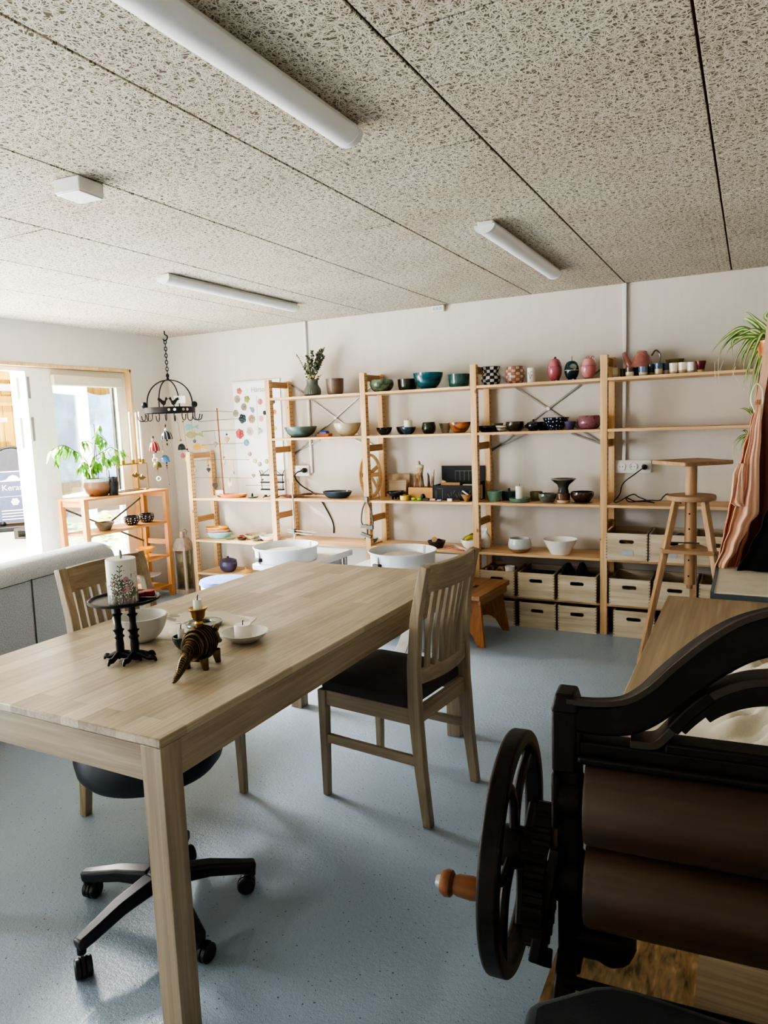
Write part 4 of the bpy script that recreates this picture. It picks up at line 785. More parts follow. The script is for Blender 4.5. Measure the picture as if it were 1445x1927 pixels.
for k, (dx, dy, dz, c) in enumerate(((-.025,-.01,.0,'#7c8a2c'),(.012,-.02,.004,'#cdbb3c'),(.0,.02,.01,'#5d7030'))):
    q = MB().tube(spline([(-.045,0,0),(0,0,.022),(.045,0,.012)],6), .014, 10, rs=[.006,.009,.012,.014,.015,.015,.015,.015,.014,.013,.011,.009,.006]).build('pear' if 0 else 'banana', plain('fruit'+str(k), c, .5, var=.15), loc=(x+dx*.6,-.22+dy,Z5+h-.006+dz), rz=.5*k)
    tag(q, ('dark green fruit at the left of the white bowl','yellow fruit in front in the white bowl','green fruit behind in the white bowl')[k], 'fruit')
x = ony(913,1005,-.14).x; t = T('spray_bottle','white spray bottle behind the white fruit bowl','bottle',(x,-.13,Z5)); MB().lathe([(0,0),(.03,0),(.032,.01),(.03,.08),(.012,.11),(.012,.12),(0,.12)], 20).build('bottle', M['card'], t); MB().rng(-.03,.016,-.01,.01,.12,.142).build('trigger_head', M['card'], t, bevel=.003)
for (u0,v0,u1,v1,mt,lab,nm) in ((838,1029,872,1037,'red','flat dull red strip on the lower shelf front','rubber_strip'),(853,1024,877,1036,'card','pale blunt knife lying by the red strip','palette_knife')):
    a = onz(u0,v0,Z5+.004); b = onz(u1,v1,Z5+.004); a.y = max(min(a.y,-.06),-.31); b.y = max(min(b.y,-.05),-.315); o = MB().path([(a.x,a.y,Z5+.003),(b.x,b.y,Z5+.003)], .022, .005).build(nm, M[mt]); tag(o, lab, 'tool')
# hand clamp hanging on the second post
p = ony(690,955,-.345); t = T('hanging_caliper','grey metal caliper clamp hanging on the second shelf post','clamp',(p.x,-.333,p.z+.06))
m = MB(); m.tube(spline([(.0,-.012,0),(-.035,-.014,-.07),(-.05,-.014,-.16),(-.035,-.014,-.2)],5), .006, 8); m.tube(spline([(.0,-.012,0),(.035,-.014,-.08),(.05,-.014,-.17),(.03,-.014,-.22)],5), .006, 8); m.build('caliper_arms', M['dark_steel'], t)
m = MB(); m.rng(-.014,.014,-.022,-.004,-.02,.02); m.build('pivot_block', M['dark_steel'], t, bevel=.002); m = MB(); m.rng(-.055,.0,-.024,-.004,-.215,-.19); m.rng(-.005,.05,-.024,-.004,-.225,-.195); m.box((-.01,-.016,-.27),(.09,.022,.022),Matrix.Rotation(.3,3,'Y')); m.tube([(0,-.016,-.2),(0,-.016,-.27)], .008, 8); m.build('clamp_jaw', M['dark_steel'], t, bevel=.002)
# laboratory style rod stand behind the first wheel
yr = -.43; xr = ony(552,960,yr).x; t = T('rod_stand','tall steel rod stand with two crossed rods behind the corner wheel','stand',(xr,yr,0))
zr_ = hgt(xr,yr,551,908); zc0 = hgt(xr,yr,553,997); MB().rng(-.06,.06,-.06,.06,0,.012).build('base', M['dark_steel'], t, bevel=.002); MB().tube([(0,0,.012),(0,0,zr_)], .0065, 10).build('upright_rod', M['steel'], t)
MB().tube([(-.055,-.012,zc0),(.21,-.012,zc0-.012)], .0035, 8).build('cross_rod', M['steel'], t); MB().tube([(-.05,-.02,zc0-.018),(.18,-.02,zc0-.032)], .0035, 8).build('cross_rod', M['steel'], t)
MB().rng(-.016,.016,-.026,.01,zc0-.028,zc0+.008).build('clamp', M['dark_steel'], t, bevel=.003)
# ------------------------------------------------------------------ low bay at the corner
ZA, ZB, ZC = .836, .476, .188
x, r, h = px(403,463,928,ZA,-.22)
o = vessel([(.7,0),(.8,.1),(.92,.5),(1,1)], r, .03, .004).build('oval_dish', G['terr'], loc=(x+.02,-.2,ZA), rz=.15); o.scale = (1,.5,1); tag(o,'long oval terracotta dish on the corner shelf','dish')
o = vessel([(.8,0),(.9,.2),(1,1)], .075, .018, .004).build('flat_dish', M['handle'], loc=(x-.1,-.16,ZA)); tag(o,'flat brown dish left of the oval terracotta dish','dish')
x, r, h = px(463.5,487,931,ZA,-.2); t = T('candle_saucer','small green saucer candle holder with a dark spike, corner shelf','candle holder',(x,-.2,ZA)); MB().lathe([(0,0),(r*.7,0),(r,.01),(r*.95,.013),(0,.007)], 28).build('saucer', G['tgreen'], t); MB().lathe([(0,.006),(.008,.006),(.007,.03),(.002,.04),(0,.04)], 12).build('spike', M['black_iron'], t)
for u, lab in ((500,'black iron bird-shaped hook lying on the corner shelf'),(519,'brown and black iron hook by the first post')):
    x = ony(u,932,-.2).x; t = T('iron_hook', lab, 'hook', (x,-.2,ZA)); MB().tube(spline([(-.03,0,.006),(0,0,.012),(.03,0,.012),(.045,0,.025)],5), .004, 8).build('hook_rod', M['black_iron'], t); MB().ball((.0,0,.02), .012, (1.5,.6,.7), 10).build('hook_bird', M['black_iron'] if u < 510 else M['handle'], t)
x, r, h = px(387.5,438,996,ZB,-.2)
for k, (mt, lab, zz) in enumerate(((G['lt'],'light blue oval dish at the bottom of the stack of three',0),(G['pk'],'dusty pink oval dish in the middle of the stack of three',.030),(G['yell'],'amber oval dish on top of the stack of three',.048))):
    o = vessel([(.7,0),(.8,.08),(.94,.6),(1,1)], r*(1-.05*k), .055 if k == 0 else .045, .004).build('oval_dish', mt, loc=(x-.01*k,-.2,ZB+zz+.002*k), rz=.25); o.scale = (1,.62,1); tag(o, lab, 'dish', 'stacked oval dishes')
for (u,v,c,rr,lab) in ((433,1013,'tgreen',.05,'small green leaf dish right of the blue oval dish'),(449,1009,'red',.06,'dull red flat dish on the corner shelf'),(455,1014,'dgreen',.045,'dark mottled small dish in front of the dull red one'),(483,1013,'gg',.05,'grey-green small dish in front of the cream plate')):
    p = ony(u,v,-.24); o = vessel('dish', rr, .022, .004).build('small_dish', G.get(c) or M[c], loc=(p.x,-.24 if v > 1010 else -.15,ZB), rz=.4); o.scale = (1,.7,1); tag(o, lab, 'dish')
for (u,v,y,rr,lab,c) in ((481,1005,-.14,.10,'cream plate on the corner shelf','beige'),(508,1008,-.17,.09,'pale bowl behind the first post','white')):
    p = ony(u,v,y); o = vessel('dish', rr, .04, .005).build('pale_plate', G[c], loc=(p.x,y,ZB)); tag(o, lab, 'plate')
x, r, h = px(412,447,1050,ZC,-.22); t = T('lidded_pot','dark violet round pot with a lid on the lowest corner shelf','pot',(x,-.22,ZC)); h = .095
vessel('round', r*.95, h).build('pot_body', G['potviolet'], t); MB().lathe([(0,h+.026),(r*.4,h+.022),(r*.85,h+.008),(r*.95,h),(r*.86,h-.004),(0,h-.004)], 32).build('lid', G['potviolet'], t); MB().lathe([(0,h+.02),(.007,h+.02),(.011,h+.038),(0,h+.042)], 14).build('lid_knob', G['potviolet'], t)
for s in (-1,1): MB().tube(spline([(s*r*.85,-.02,h*.85),(s*r*1.12,0,h*.9),(s*r*.85,.02,h*.85)],5), .006, 8).build('handle', G['potviolet'], t)
x, r, h = px(450,475,1062,ZC,-.2); t = T('pot_lid','mustard yellow lid with a round knob lying right of the violet pot','lid',(x,-.2,ZC)); MB().lathe([(0,0),(r,0),(r,.006),(r*.5,.02),(.008,.026),(.006,.034),(.014,.046),(0,.052)], 28).build('lid_disc', G['mustard'], t)
t = T('wooden_tray','pale wooden tray of pinkish pots standing on the floor under the corner shelf','tray',(-.42,-.3,0)); m = MB(); m.rng(-.17,.17,-.12,.12,0,.012); m.rng(-.17,.17,-.12,-.108,.012,.1); m.rng(-.17,.17,.108,.12,.012,.1); m.rng(-.17,-.158,-.108,.108,.012,.1); m.rng(.158,.17,-.108,.108,.012,.1); m.build('tray_body', M['pine_x'], t)
o = MB().prism(rrect(.28,.18,.02), .05, z0=0).build('pink_slab', G['pk'], loc=(-.42,-.3,.0125), bevel=.008); tag(o,'pinkish slab pot in the pale wooden tray','pot')
# ------------------------------------------------------------------ shelf in front of the window
WX0, WX1 = -1.30, -1.0; SYa, SYb = -1.285, -.455
ZW = (.913, .655, .36, .10)
ws = T('window_shelf','low orange-stained open shelf standing in front of the window','shelf',(0,0,0))
for y in (SYa, SYb):
    o = MB().rng(WX1-.04,WX1,y-.02,y+.02,0,ZW[0]).rng(WX0,WX0+.04,y-.02,y+.02,0,ZW[0]).build('side_frame', M['stained_z'], ws, bevel=.002)
    for z in (.89,.47,.06): MB().rng(WX0+.04,WX1-.04,y-.01,y+.01,z-.022,z+.022).build('rung', M['stained_x'], o)
for z in ZW[1:]: MB().rng(WX0+.002,WX1-.002,SYa+.021,SYb-.021,z-.018,z).build('shelf', M['stained_y'], ws, bevel=.002)
MB().rng(WX0,WX1,SYa-.02,SYb+.02,ZW[0]+.0002,ZW[0]+.016).build('shelf', M['stained_y'], ws, bevel=.002)
for s in (-1,1): MB().path([(WX0+.006,SYa,.66+s*.2),(WX0+.006,SYb,.66-s*.2)], .004, .014).build('cross_brace', M['dark_steel'], ws)
ZT = ZW[0]+.0165
# potted plant
py = -1.02; px_ = -1.17
pt = T('potted_plant','leafy green plant in a brown round pot on the window shelf','plant',(px_,py,ZT))
d = depth((px_,py,1)); R = 53/2*d/FPX; h = .135
o = MB().lathe([(0,0),(R*.6,0),(R*.85,.03),(R,.075),(R*.92,.115),(R*.95,h),(R*.86,h),(R*.84,.11),(R*.8,.1),(0,.1)], 36).build('plant_pot', glaze('brown_pot_blue_rim','#6a5243','#8f7866',14,.35,z=.1,c3='#8a6a52'), pt)
MB().lathe([(R*.925,.113),(R*.97,h),(R*.9,h+.003),(R*.84,h-.01)], 36).build('pot_rim', G['lt'], pt); MB().lathe([(0,.105),(R*.83,.105),(0,.112)], 20).build('soil', M['soil'], pt)
st = MB(); lv = MB(); random.seed(5)
def leaf(mb, p, dr, L, w, droop=.6):
    dr = Vector(dr).normalized(); side = dr.cross(Vector((0,0,1))); side = side.normalized() if side.length > .01 else Vector((1,0,0)); pts = []
    for i in range(6):
        t = i/5; c = Vector(p)+dr*(L*t)+Vector((0,0,-droop*L*t*t)); ww = w*sin(pi*min(.97,max(.04,t*.92+.06)))*(1-.35*t)
        pts += [c-side*ww-Vector((0,0,.15*ww)), c, c+side*ww-Vector((0,0,.15*ww))]
    fs = []
    for i in range(5):
        for j in range(2): a = i*3+j; fs.append((a,a+1,a+4,a+3))
    mb.add(pts, fs)
def at(u, v): q = onx(u, v, px_); return Vector((0, q.y-py, q.z-ZT))
stems = [[at(176,898),at(175,860),at(174,825),at(173,800)],[at(168,898),at(160,872),at(148,855),at(135,842),at(122,838),at(112,848)],[at(178,898),at(183,870),at(192,860),at(204,868)],[at(174,862),at(190,850),at(210,842),at(222,848)],[at(170,880),at(158,870),at(152,880)],[at(174,835),at(162,830),at(150,832)],[at(174,825),at(182,818),at(192,830)]]
for s in stems:
    s = [p+Vector((random.uniform(-.03,.03)*i,0,0)) for i,p in enumerate(s)]; pts = spline(s, 6); st.tube(pts, .003, 6)
    n = len(pts)
    for i in range(n//3, n, 2):
        for k in (-1,1):
            leaf(lv, pts[i], (random.uniform(-1,1)*.8, k*random.uniform(.3,1), random.uniform(-.9,.2)), random.uniform(.05,.085), random.uniform(.013,.020), random.uniform(.3,1.0))
for p in (at(118,850),at(108,862),at(143,853),at(190,838),at(168,893),at(180,880),at(163,890),at(203,868),at(218,862),at(228,850),at(232,866),at(176,872),at(184,876)):
    for k in range(3): leaf(lv, p+Vector((random.uniform(-.03,.03),0,.02)), (random.uniform(-1,1), random.uniform(-.6,.6), -1.2), random.uniform(.06,.09), .020, .2)
st.build('stems', M['stem'], pt); lv.build('leaves', M['leaf'], pt)
MB().tube([(.0,.01,.1),(.0,.012,at(173,798).z)], .0028, 6).build('support_stick', M['stem'], pt)
# black pot with plant labels
yb = -.80
yb = onx(213,915,-1.07).y; bp = T('label_pot','black plastic flowerpot full of dark plant labels on the window shelf','pot',(-1.07,yb,ZT)); R = .043
MB().lathe([(0,0),(R*.8,0),(R,.105),(R*.94,.105),(R*.76,.004),(0,.004)], 28).build('pot_body', M['black_plastic'], bp)
m = MB()
for k in range(11): m.box((.02*cos(k*2.3),.022*sin(k*1.7),.11),(.004,.014,.07),Matrix.Rotation(.25*sin(k*3),3,'X') @ Matrix.Rotation(k*.7,3,'Z'))
m.build('plant_labels', M['seam_grey'], bp); MB().tube([(.0,-.03,.01),(.005,-.035,.20)], .003, 6).build('thin_stick', M['black_iron'], bp)
# brass candle frame with four white candles
cy0, cy1, cx0, cx1 = -.83, -.50, -1.275, -1.16; zt = ZT+.225
cf = T('candle_holder','brass wire candle frame with two birds on the window shelf','candle holder',(0,0,0)); m = MB(); r = .0035
for x in (cx0,cx1):
    for y in (cy0,cy1): m.tube([(x,y,ZT+.004),(x,y,zt)], r, 6)
for z in (ZT+.004, zt):
    m.tube([(cx0,cy0,z),(cx1,cy0,z),(cx1,cy1,z),(cx0,cy1,z)], r, 6, closed=True)
m.build('wire_frame', M['brass'], cf); MB().rng(cx0,cx1,cy0,cy1,ZT,ZT+.003).build('base_plate', M['black_iron'], cf)
cpos = [(x_, onx(u_,860,x_).y) for u_,x_ in ((231,cx1),(250,cx1),(262,cx0),(268,cx1))]; cl = ['white taper candle nearest the plant on the brass frame','white taper candle at the front left of the brass frame','white taper candle at the front right of the brass frame','white taper candle at the back right of the brass frame']
for i,(x,y) in enumerate(cpos):
    MB().lathe([(0,0),(.013,0),(.013,.035),(.0115,.035),(.0115,.004),(0,.004)], 16, (x,y,zt+.002)).build('candle_cup', M['brass'], cf)
    c = T('taper_candle', cl[i], 'candle', (x,y,zt+.007), group='taper candles on the brass frame'); MB().lathe([(0,0),(.0108,0),(.0095,.42),(.004,.43),(0,.43)], 14).build('wax', M['wax'], c); MB().tube([(0,0,.43),(.001,0,.443)], .001, 5).build('wick', M['wick'], c)
for k,(y,z) in enumerate(((-.63,ZT+.125),(-.565,ZT+.10))):
    m = MB(); B_ = [(-.045,.01),(-.02,-.012),(.01,-.014),(.03,0),(.045,.004),(.032,.012),(.015,.014),(.0,.035),(-.012,.012),(-.04,.022)]
    m.prism(B_, .004, YZ((cx1,y,z))); m.build('wire_bird', M['old_brass'], cf)
o = MB().rng(-.06,.06,-.06,.06,0,.006).build('dark_coaster', M['black_iron'], loc=(-1.09,-.46+.0,ZT), rz=.2); bpy.data.objects.remove(o)
x = -1.12
for (u0,u1,vt,y,lab,mt) in ((178,215,983,-1.06,'wide grey-green flared bowl on the second window shelf tier','gg'),):
    p = onx((u0+u1)/2,vt,x); rr = (u1-u0)/2*depth(p)/FPX; o = vessel('flare', rr, .062).build('flared_bowl', G[mt], loc=(x,p.y,ZW[1]+.0005)); tag(o, lab, 'bowl')
def dotpot(u, lab, y_off=0):
    p = onx(u,975,x+.0); rr = 14.5*depth(p)/FPX; o = vessel('round', rr, .075).build('black_pot', G['dots2'], loc=(x,p.y,ZW[1]+.0005)); tag(o, lab, 'pot', 'black dotted pots'); MB().tube(spline([(rr*.9,-.01,.05),(rr*1.25,-.01,.055),(rr*.9,-.01,.03)],4), .004, 6).build('pot_handle', G['black'], o)
n = N('black_with_white_dots'); n.set(.15,0,.3); X_, Y_, Z_ = n.xyz(); cb = n.node('ShaderNodeCombineXYZ'); n.link(n.math('MULTIPLY', n.math('ARCTAN2', Y_, X_), 2.2), cb.inputs[0]); n.link(n.math('MULTIPLY', Z_, 55), cb.inputs[1])
vo = n.node('ShaderNodeTexVoronoi'); vo.voronoi_dimensions = '2D'; vo.inputs['Scale'].default_value = 1; vo.inputs['Randomness'].default_value = .4; n.link(cb.outputs[0], vo.inputs['Vector']); n.color(n.mix(n.math('LESS_THAN', vo.outputs['Distance'], .2), '#17171a', '#e4e4e4')); G['dots2'] = n.m
dotpot(247.5,'black pot with white dots, the one nearer the window plant'); dotpot(275.5,'black pot with white dots, the one nearer the shelf post')
p = onx(245,1035,-1.12); o = vessel('bowl', .058, .045).build('pink_bowl', G['pk'], loc=(-1.13,p.y,ZW[2]+.0005)); tag(o,'pale pink bowl on the third window shelf tier','bowl')
p = onx(272,1040,-1.12); t = T('pedestal_bowl','orange flared bowl on a narrow foot on the third window shelf tier','bowl',(-1.1,p.y+.0,ZW[2]+.0005)); MB().lathe([(0,0),(.025,0),(.018,.03),(.03,.045),(.08,.082),(.077,.085),(.028,.052),(0,.05)], 30).build('bowl_body', glaze('orange_glaze','#d98a2a','#eda544',10,.3), t)
t = T('cake_stand','grey round stand plate on the lowest window shelf tier','stand',(-1.13,-.63,ZW[3]+.0005)); MB().lathe([(0,0),(.06,0),(.05,.02),(.03,.05),(.03,.09),(.115,.1),(.12,.11),(0,.112)], 32).build('stand_plate', G['gg'] if 0 else glaze('grey_stand','#9a9aa0','#b5b5ba',8,.3), t)
# lantern on the floor
lx, ly = -.955, -.355; LW = .052
ln = T('lantern','tall weathered wooden lantern with glass sides standing in the corner','lantern',(lx,ly,0), rz=.1)
m = MB(); HL = .40
for sx in (-1,1):
    for sy in (-1,1): m.rng(sx*LW-.010,sx*LW+.010,sy*LW-.010,sy*LW+.010,.04,HL)
m.build('lantern_posts', M['oldwood'], ln); MB().rng(-LW-.018,LW+.018,-LW-.018,LW+.018,0,.04).build('lantern_base', M['oldwood'], ln, bevel=.004)
MB().box((0,0,HL+.045),(2*LW+.05,2*LW+.05,.09),top=(.45,.45)).build('lantern_roof', M['oldwood'], ln); MB().rng(-LW-.03,LW+.03,-LW-.03,LW+.03,HL-.012,HL+.002).build('lantern_eaves', M['oldwood'], ln)
MB().box((0,0,HL+.115),(.03,.03,.06)).build('chimney', M['oldwood'], ln); MB().tube(spline([(0,0,HL+.145),(.02,0,HL+.165),(.05,0,HL+.155),(.04,0,HL+.12)],5), .002, 6).build('wire_handle', M['dark_steel'], ln)
for s in (-1,1):
    MB().rng(s*LW-.0015,s*LW+.0015,-LW+.011,LW-.011,.042,HL-.013).build('glass_pane', M['lantern_glass'], ln); MB().rng(-LW+.011,LW-.011,s*LW-.0015,s*LW+.0015,.042,HL-.013).build('glass_pane', M['lantern_glass'], ln)
# ------------------------------------------------------------------ iron carousel with chimes hanging in the corner
CX, CY = -.985, -.36; RZ = ony(320,772,CY).z; RR = .205
CV = Vector((CX,CY,1.5)); FV = Vector((CAM.x-CX,CAM.y-CY,0)).normalized(); RV = Vector((-FV.y,FV.x,0)); CA = math.atan2(RV.y,RV.x)
def cface(u, v, out=0): q_ = onf(u,v,CV,FV); d_ = (q_-CV).dot(RV); return d_, math.sqrt(max(0,RR**2-d_**2)), q_.z
ch = T('iron_carousel','black iron bird carousel hanging by a chain from the ceiling corner','hanger',(CX,CY,0))
m = MB(); ztop = ony(318,715,CY).z
m.tube([(RV*a+Vector((0,0,b))) for a,b in [(q.x,q.y) for q in spline([(0,HC-.0005,0),(0,HC-.028,0),(.02,HC-.045,0),(.016,HC-.07,0),(-.004,HC-.082,0),(-.016,HC-.066,0)],5)]], .005, 6); m.build('ceiling_hook', M['black_iron'], ch)
m = MB(); z = HC-.076; k = 0
while z > ztop+.05:
    q = Matrix.Rotation(CA+pi/2*(k % 2),3,'Z'); m.tube([q @ Vector((.0105*cos(a),0,.0175*sin(a)))+Vector((0,0,z-.0175)) for a in [2*pi*i/12 for i in range(12)]],   .0036, 6, closed=True); z -= .028; k += 1
m.build('chain', M['black_iron'], ch)
m = MB(); m.tube([(0,0,ztop+.06),(0,0,ztop)], .009, 8, rs=[.004,.012]); m.build('spindle', M['black_iron'], ch)
for a in range(4):
    an = radians(20+a*90); pts = [(RR*sin(t)*cos(an), RR*sin(t)*sin(an), RZ+.02+(ztop-RZ-.02)*cos(t)**.8 if cos(t) > 0 else RZ+.02) for t in [pi/2*i/12 for i in range(13)]]
    MB().tube(pts, .0055, 6).build('dome_rib', M['black_iron'], ch)
m = MB(); m.lathe([(RR,RZ-.024),(RR+.004,RZ-.024),(RR+.004,RZ+.024),(RR,RZ+.024),(RR,RZ-.024)], 48); m.build('ring_band', M['black_iron'], ch)
m = MB()
for a in range(10):
    an = 2*pi*a/10+.3; e = Vector((cos(an),sin(an),0)); b = e*RR
    pts = [b+Vector((0,0,RZ)), b+Vector((0,0,RZ-.06))]+[b+e*(.03*(1-cos(t)))+Vector((0,0,RZ-.06-.03*sin(t))) for t in [pi*i/8 for i in range(1,9)]]+[b+e*.064+Vector((0,0,RZ-.04))]
    MB().tube(pts, .004, 6).build('hook', M['black_iron'], ch)
BIRD = [(-.07,.035),(-.045,.028),(-.02,.0),(.01,-.012),(.03,.0),(.042,.028),(.055,.04),(.068,.046),(.054,.052),(.045,.062),(.032,.056),(.022,.03),(.0,.03),(-.03,.05),(-.06,.058)]
for (u,fl) in ((307.5,1),(327,-1)):
    d_, o_, _ = cface(u,760); q_ = RV*d_+FV*(o_+.006)
    MB().prism([(p[0]*fl*.62,p[1]*.95) for p in BIRD], .006, XZ((q_.x,q_.y,RZ+.045),CA)).build('iron_bird', M['black_iron'], ch)
    MB().tube([(q_.x,q_.y,RZ+.02),(q_.x,q_.y,RZ+.05)], .004, 6).build('bird_stem', M['black_iron'], ch)
for s in (-1,1): q_ = RV*(s*RR); MB().ball((q_.x,q_.y,RZ+.045), .026, (1,1,1.1), 10).build('leaf_boss', M['black_iron'], ch)
d_, o_, _ = cface(337,745); q_ = CV+RV*d_+FV*(o_+.008)
tg = MB().rng(-.045,.045,-.001,.001,-.03,.03).build('price_card', M['card'], loc=(q_.x,q_.y,RZ+.08), rz=CA); tag(tg,'white price card hanging on the iron carousel','card')
for k,(uu,c) in enumerate(((317.5,'beige'),(328,'white'),(344,'gg'),(351,'pk'))):
    d_, o_, _ = cface(uu,765); q_ = CV+RV*d_+FV*(o_+.0062); o = MB().lathe([(0,0),(.011,0),(.0115,.003),(.0095,.005),(0,.004)], 20, M=XZ()).build('ceramic_button', G[c], loc=(q_.x,q_.y,RZ), rz=CA); tag(o, ('olive-beige','white','grey','pink')[k]+' ceramic button stuck on the carousel ring', 'button', 'ceramic buttons on the carousel ring')
def chime(name, label, u, vt, items, hook_v=785):
    p0 = onf(u,vt,CV,FV); t = T(name, label, 'wind chime', (p0.x,p0.y,0), rz=CA, group='ceramic chimes on the iron carousel'); zt0 = onf(u,hook_v,CV,FV).z
    s = depth((p0.x,p0.y,1.3))/FPX; last = zt0; pts = [(0,0,zt0)]
    for it in items:
        kind, v0, v1, w, mt = it[:5]; za = onf(u,v0,CV,FV).z; zb = onf(u,v1,CV,FV).z; dx = it[5]*s if len(it) > 5 else 0; r = w/2*s; pts.append((dx,0,za)); pts.append((dx,0,zb))
        if kind == 'bell': MB().lathe([(0,za),(r*.35,za-.002),(r*.75,za-.25*(za-zb)),(r*.97,za-.7*(za-zb)),(r,zb),(r*.93,zb),(r*.85,za-.6*(za-zb)),(0,za-.15*(za-zb))], 28, (dx,0,0)).build('bell', mt, t)
        if kind == 'bead': MB().ball((dx,0,(za+zb)/2), r, (1,1,(za-zb)/2/r), 12).build('bead', mt, t)
        if kind == 'drop': MB().prism([(r*cos(a)*(1 if sin(a) < .3 else .8), (za-zb)/2*sin(a)*(1.15 if sin(a) > 0 else 1)) for a in [2*pi*i/20 for i in range(20)]], .008, XZ((dx,0,(za+zb)/2))).build('drop_tag', mt, t)
        if kind == 'ring': MB().tube([(dx+r*cos(a),0,(za+zb)/2+r*sin(a)) for a in [2*pi*i/16 for i in range(16)]], r*.35, 8, closed=True).build('ring', mt, t)
        if kind == 'fish':
            L = (w)*s/2; hh = (za-zb)/2; F = [(-L,0)]+[(-L+L*1.35*i/8, hh*.95*sin(pi*(i/8)**.8)*1.0+0) for i in range(1,8)]+[(L*.45,hh*.25),(L,hh*.75),(L*.85,0),(L,-hh*.8),(L*.45,-hh*.25)]+[(-L+L*1.35*i/8, -hh*.95*sin(pi*(i/8)**.8)) for i in range(7,0,-1)]
            MB().prism(F, .012, XZ((dx,0,(za+zb)/2))).build('fish', mt, t, bevel=.002)
    MB().tube(pts, .0012, 5).build('cord', M['rope'], t)
def stripes(name, c, st):
    n = N(name); n.set(.25,0,.2); x, y, z = n.xyz(); a = n.math('FRACT', n.math('MULTIPLY', n.math('ADD', n.math('ARCTAN2', y, x), pi), 10/(2*pi))); n.color(n.mix(n.math('LESS_THAN', a, .16), c, st)); return n.m
dk = G['dark']
chime('bell_chime','red bell with white stripes above an olive bell, at the left of the carousel',284,790,[('bead',820,826,4,G['brown'],1),('bead',825,831,4,G['beige'],0),('bell',831,849,20,stripes('red_stripe','#94232c','#eadfcf'),2),('bead',848,853,5,G['plum'],4),('bead',854,862,4,G['white'],1),('ring',862,870,8,G['white'],2),('bell',869,880.5,17,G['olive'],5),('bead',881,886,4,G['copper'],5),('ring',898,905,7,G['white'],6)])
chime('bell_chime','dark bell with white stripes hanging highest on the carousel',308,790,[('bead',798,804,3.5,G['brown'],2),('bead',806,811,5,G['white'],2),('bell',811,827,22,stripes('dark_stripe','#22252c','#cfd3d6'),3),('bead',827,831,4,G['brown'],3),('bead',834,839,3,dk,3)])
chime('bell_chime','blue spotted bell with beads and a long cord tail',299,790,[('bead',848,853,4,G['beige'],3),('bell',857,870,17,glaze('blue_spotted','#2f5578','#5d84a6',22,.2),6),('bead',870,874,4,G['plum'],8),('bead',875,879,3.5,G['brown'],8),('bead',879,883,4,G['copper'],8),('bead',912,914,1.5,M['rope'],10)])
chime('bell_chime','small black bell with a white rim and a red drop below',333,790,[('bead',826,831,4.5,G['olive'],4),('bead',831,835,3,G['white'],4),('bell',835,847,15,glaze('black_white_rim','#14181c','#1f262c',10,.12),5),('drop',853,863,8.5,G['redegg'],6)])
chime('bell_chime','yellow-green ball chime with dark beads beneath it',345,790,[('bead',792,795,2.5,dk,-1),('bead',844,848,3.5,dk,3),('bead',849,854,4,G['gg'],5),('bead',856,874,14,glaze('yellow_green_bell','#a3a03a','#c4c052',12,.2),5),('bead',876,880,4,G['brown'],6),('bead',882,886,4,dk,6),('bead',887,891,4,dk,7),('bead',905,907,1.5,M['rope'],7)])
chime('fish_mobile','string of three ceramic fish, teal, olive and yellow, at the right of the carousel',358,790,[('fish',797,810,26,glaze('teal_fish','#5f8f86','#7fa79c',14,.3),2),('fish',811,825,33,glaze('olive_fish','#7c7d52','#9a9a6c',20,.3),6),('bead',827,834,6,G['gg'],5),('fish',836,848.5,27,glaze('yellow_fish','#c9962c','#deb04a',14,.3),14)])
# ------------------------------------------------------------------ rod stand with ceramic hearts
SYd = -.15
sd = T('heart_stand','brown stick with thin horizontal wires for hanging hearts on the corner shelf','display stand',(0,0,0))
a = ony(408,768,SYd); b = ony(420.5,917,SYd); zb = ZA+.02
MB().tube([(b.x,SYd,zb),(a.x,SYd,a.z)], .006, 8).build('stick', M['stool_wood'], sd); MB().lathe([(0,0),(.04,0),(.038,.018),(.012,.022),(0,.022)], 20, (b.x,SYd,ZA)).build('foot', M['stool_top'], sd)
MB().rng(b.x-.05,b.x+.035,SYd-.05,SYd-.047,ZA,ZA+.06).build('label_card', M['card'], sd)
for (u0,v0,u1,v1) in ((375,774,437,775),(373,794,450,788),(379,812,450,809),(379,838,457,834),(364,866,469,865),(366,899,474,900)):
    p = ony(u0,v0,SYd-.01); q = ony(u1,v1,SYd-.01); MB().tube([p,((p+q)/2)+Vector((0,0,.004)),q], .0022, 5).build('wire', M['dark_steel'], sd)
HEART = [(.5*16*sin(t)**3/16, .5*(13*cos(t)-5*cos(2*t)-2*cos(3*t)-cos(4*t))/14.5) for t in [2*pi*i/28 for i in range(28)]]
hm = [glaze('heart_tan','#7f6a50','#9c866a',30,.4),glaze('heart_grey','#5c5c5c','#7b7b7a',30,.4),glaze('heart_sage','#8f8f7c','#a9a893',30,.4),glaze('heart_dark','#2d2d2e','#434344',30,.4),glaze('heart_sand','#b8a488','#cbb99e',30,.4)]
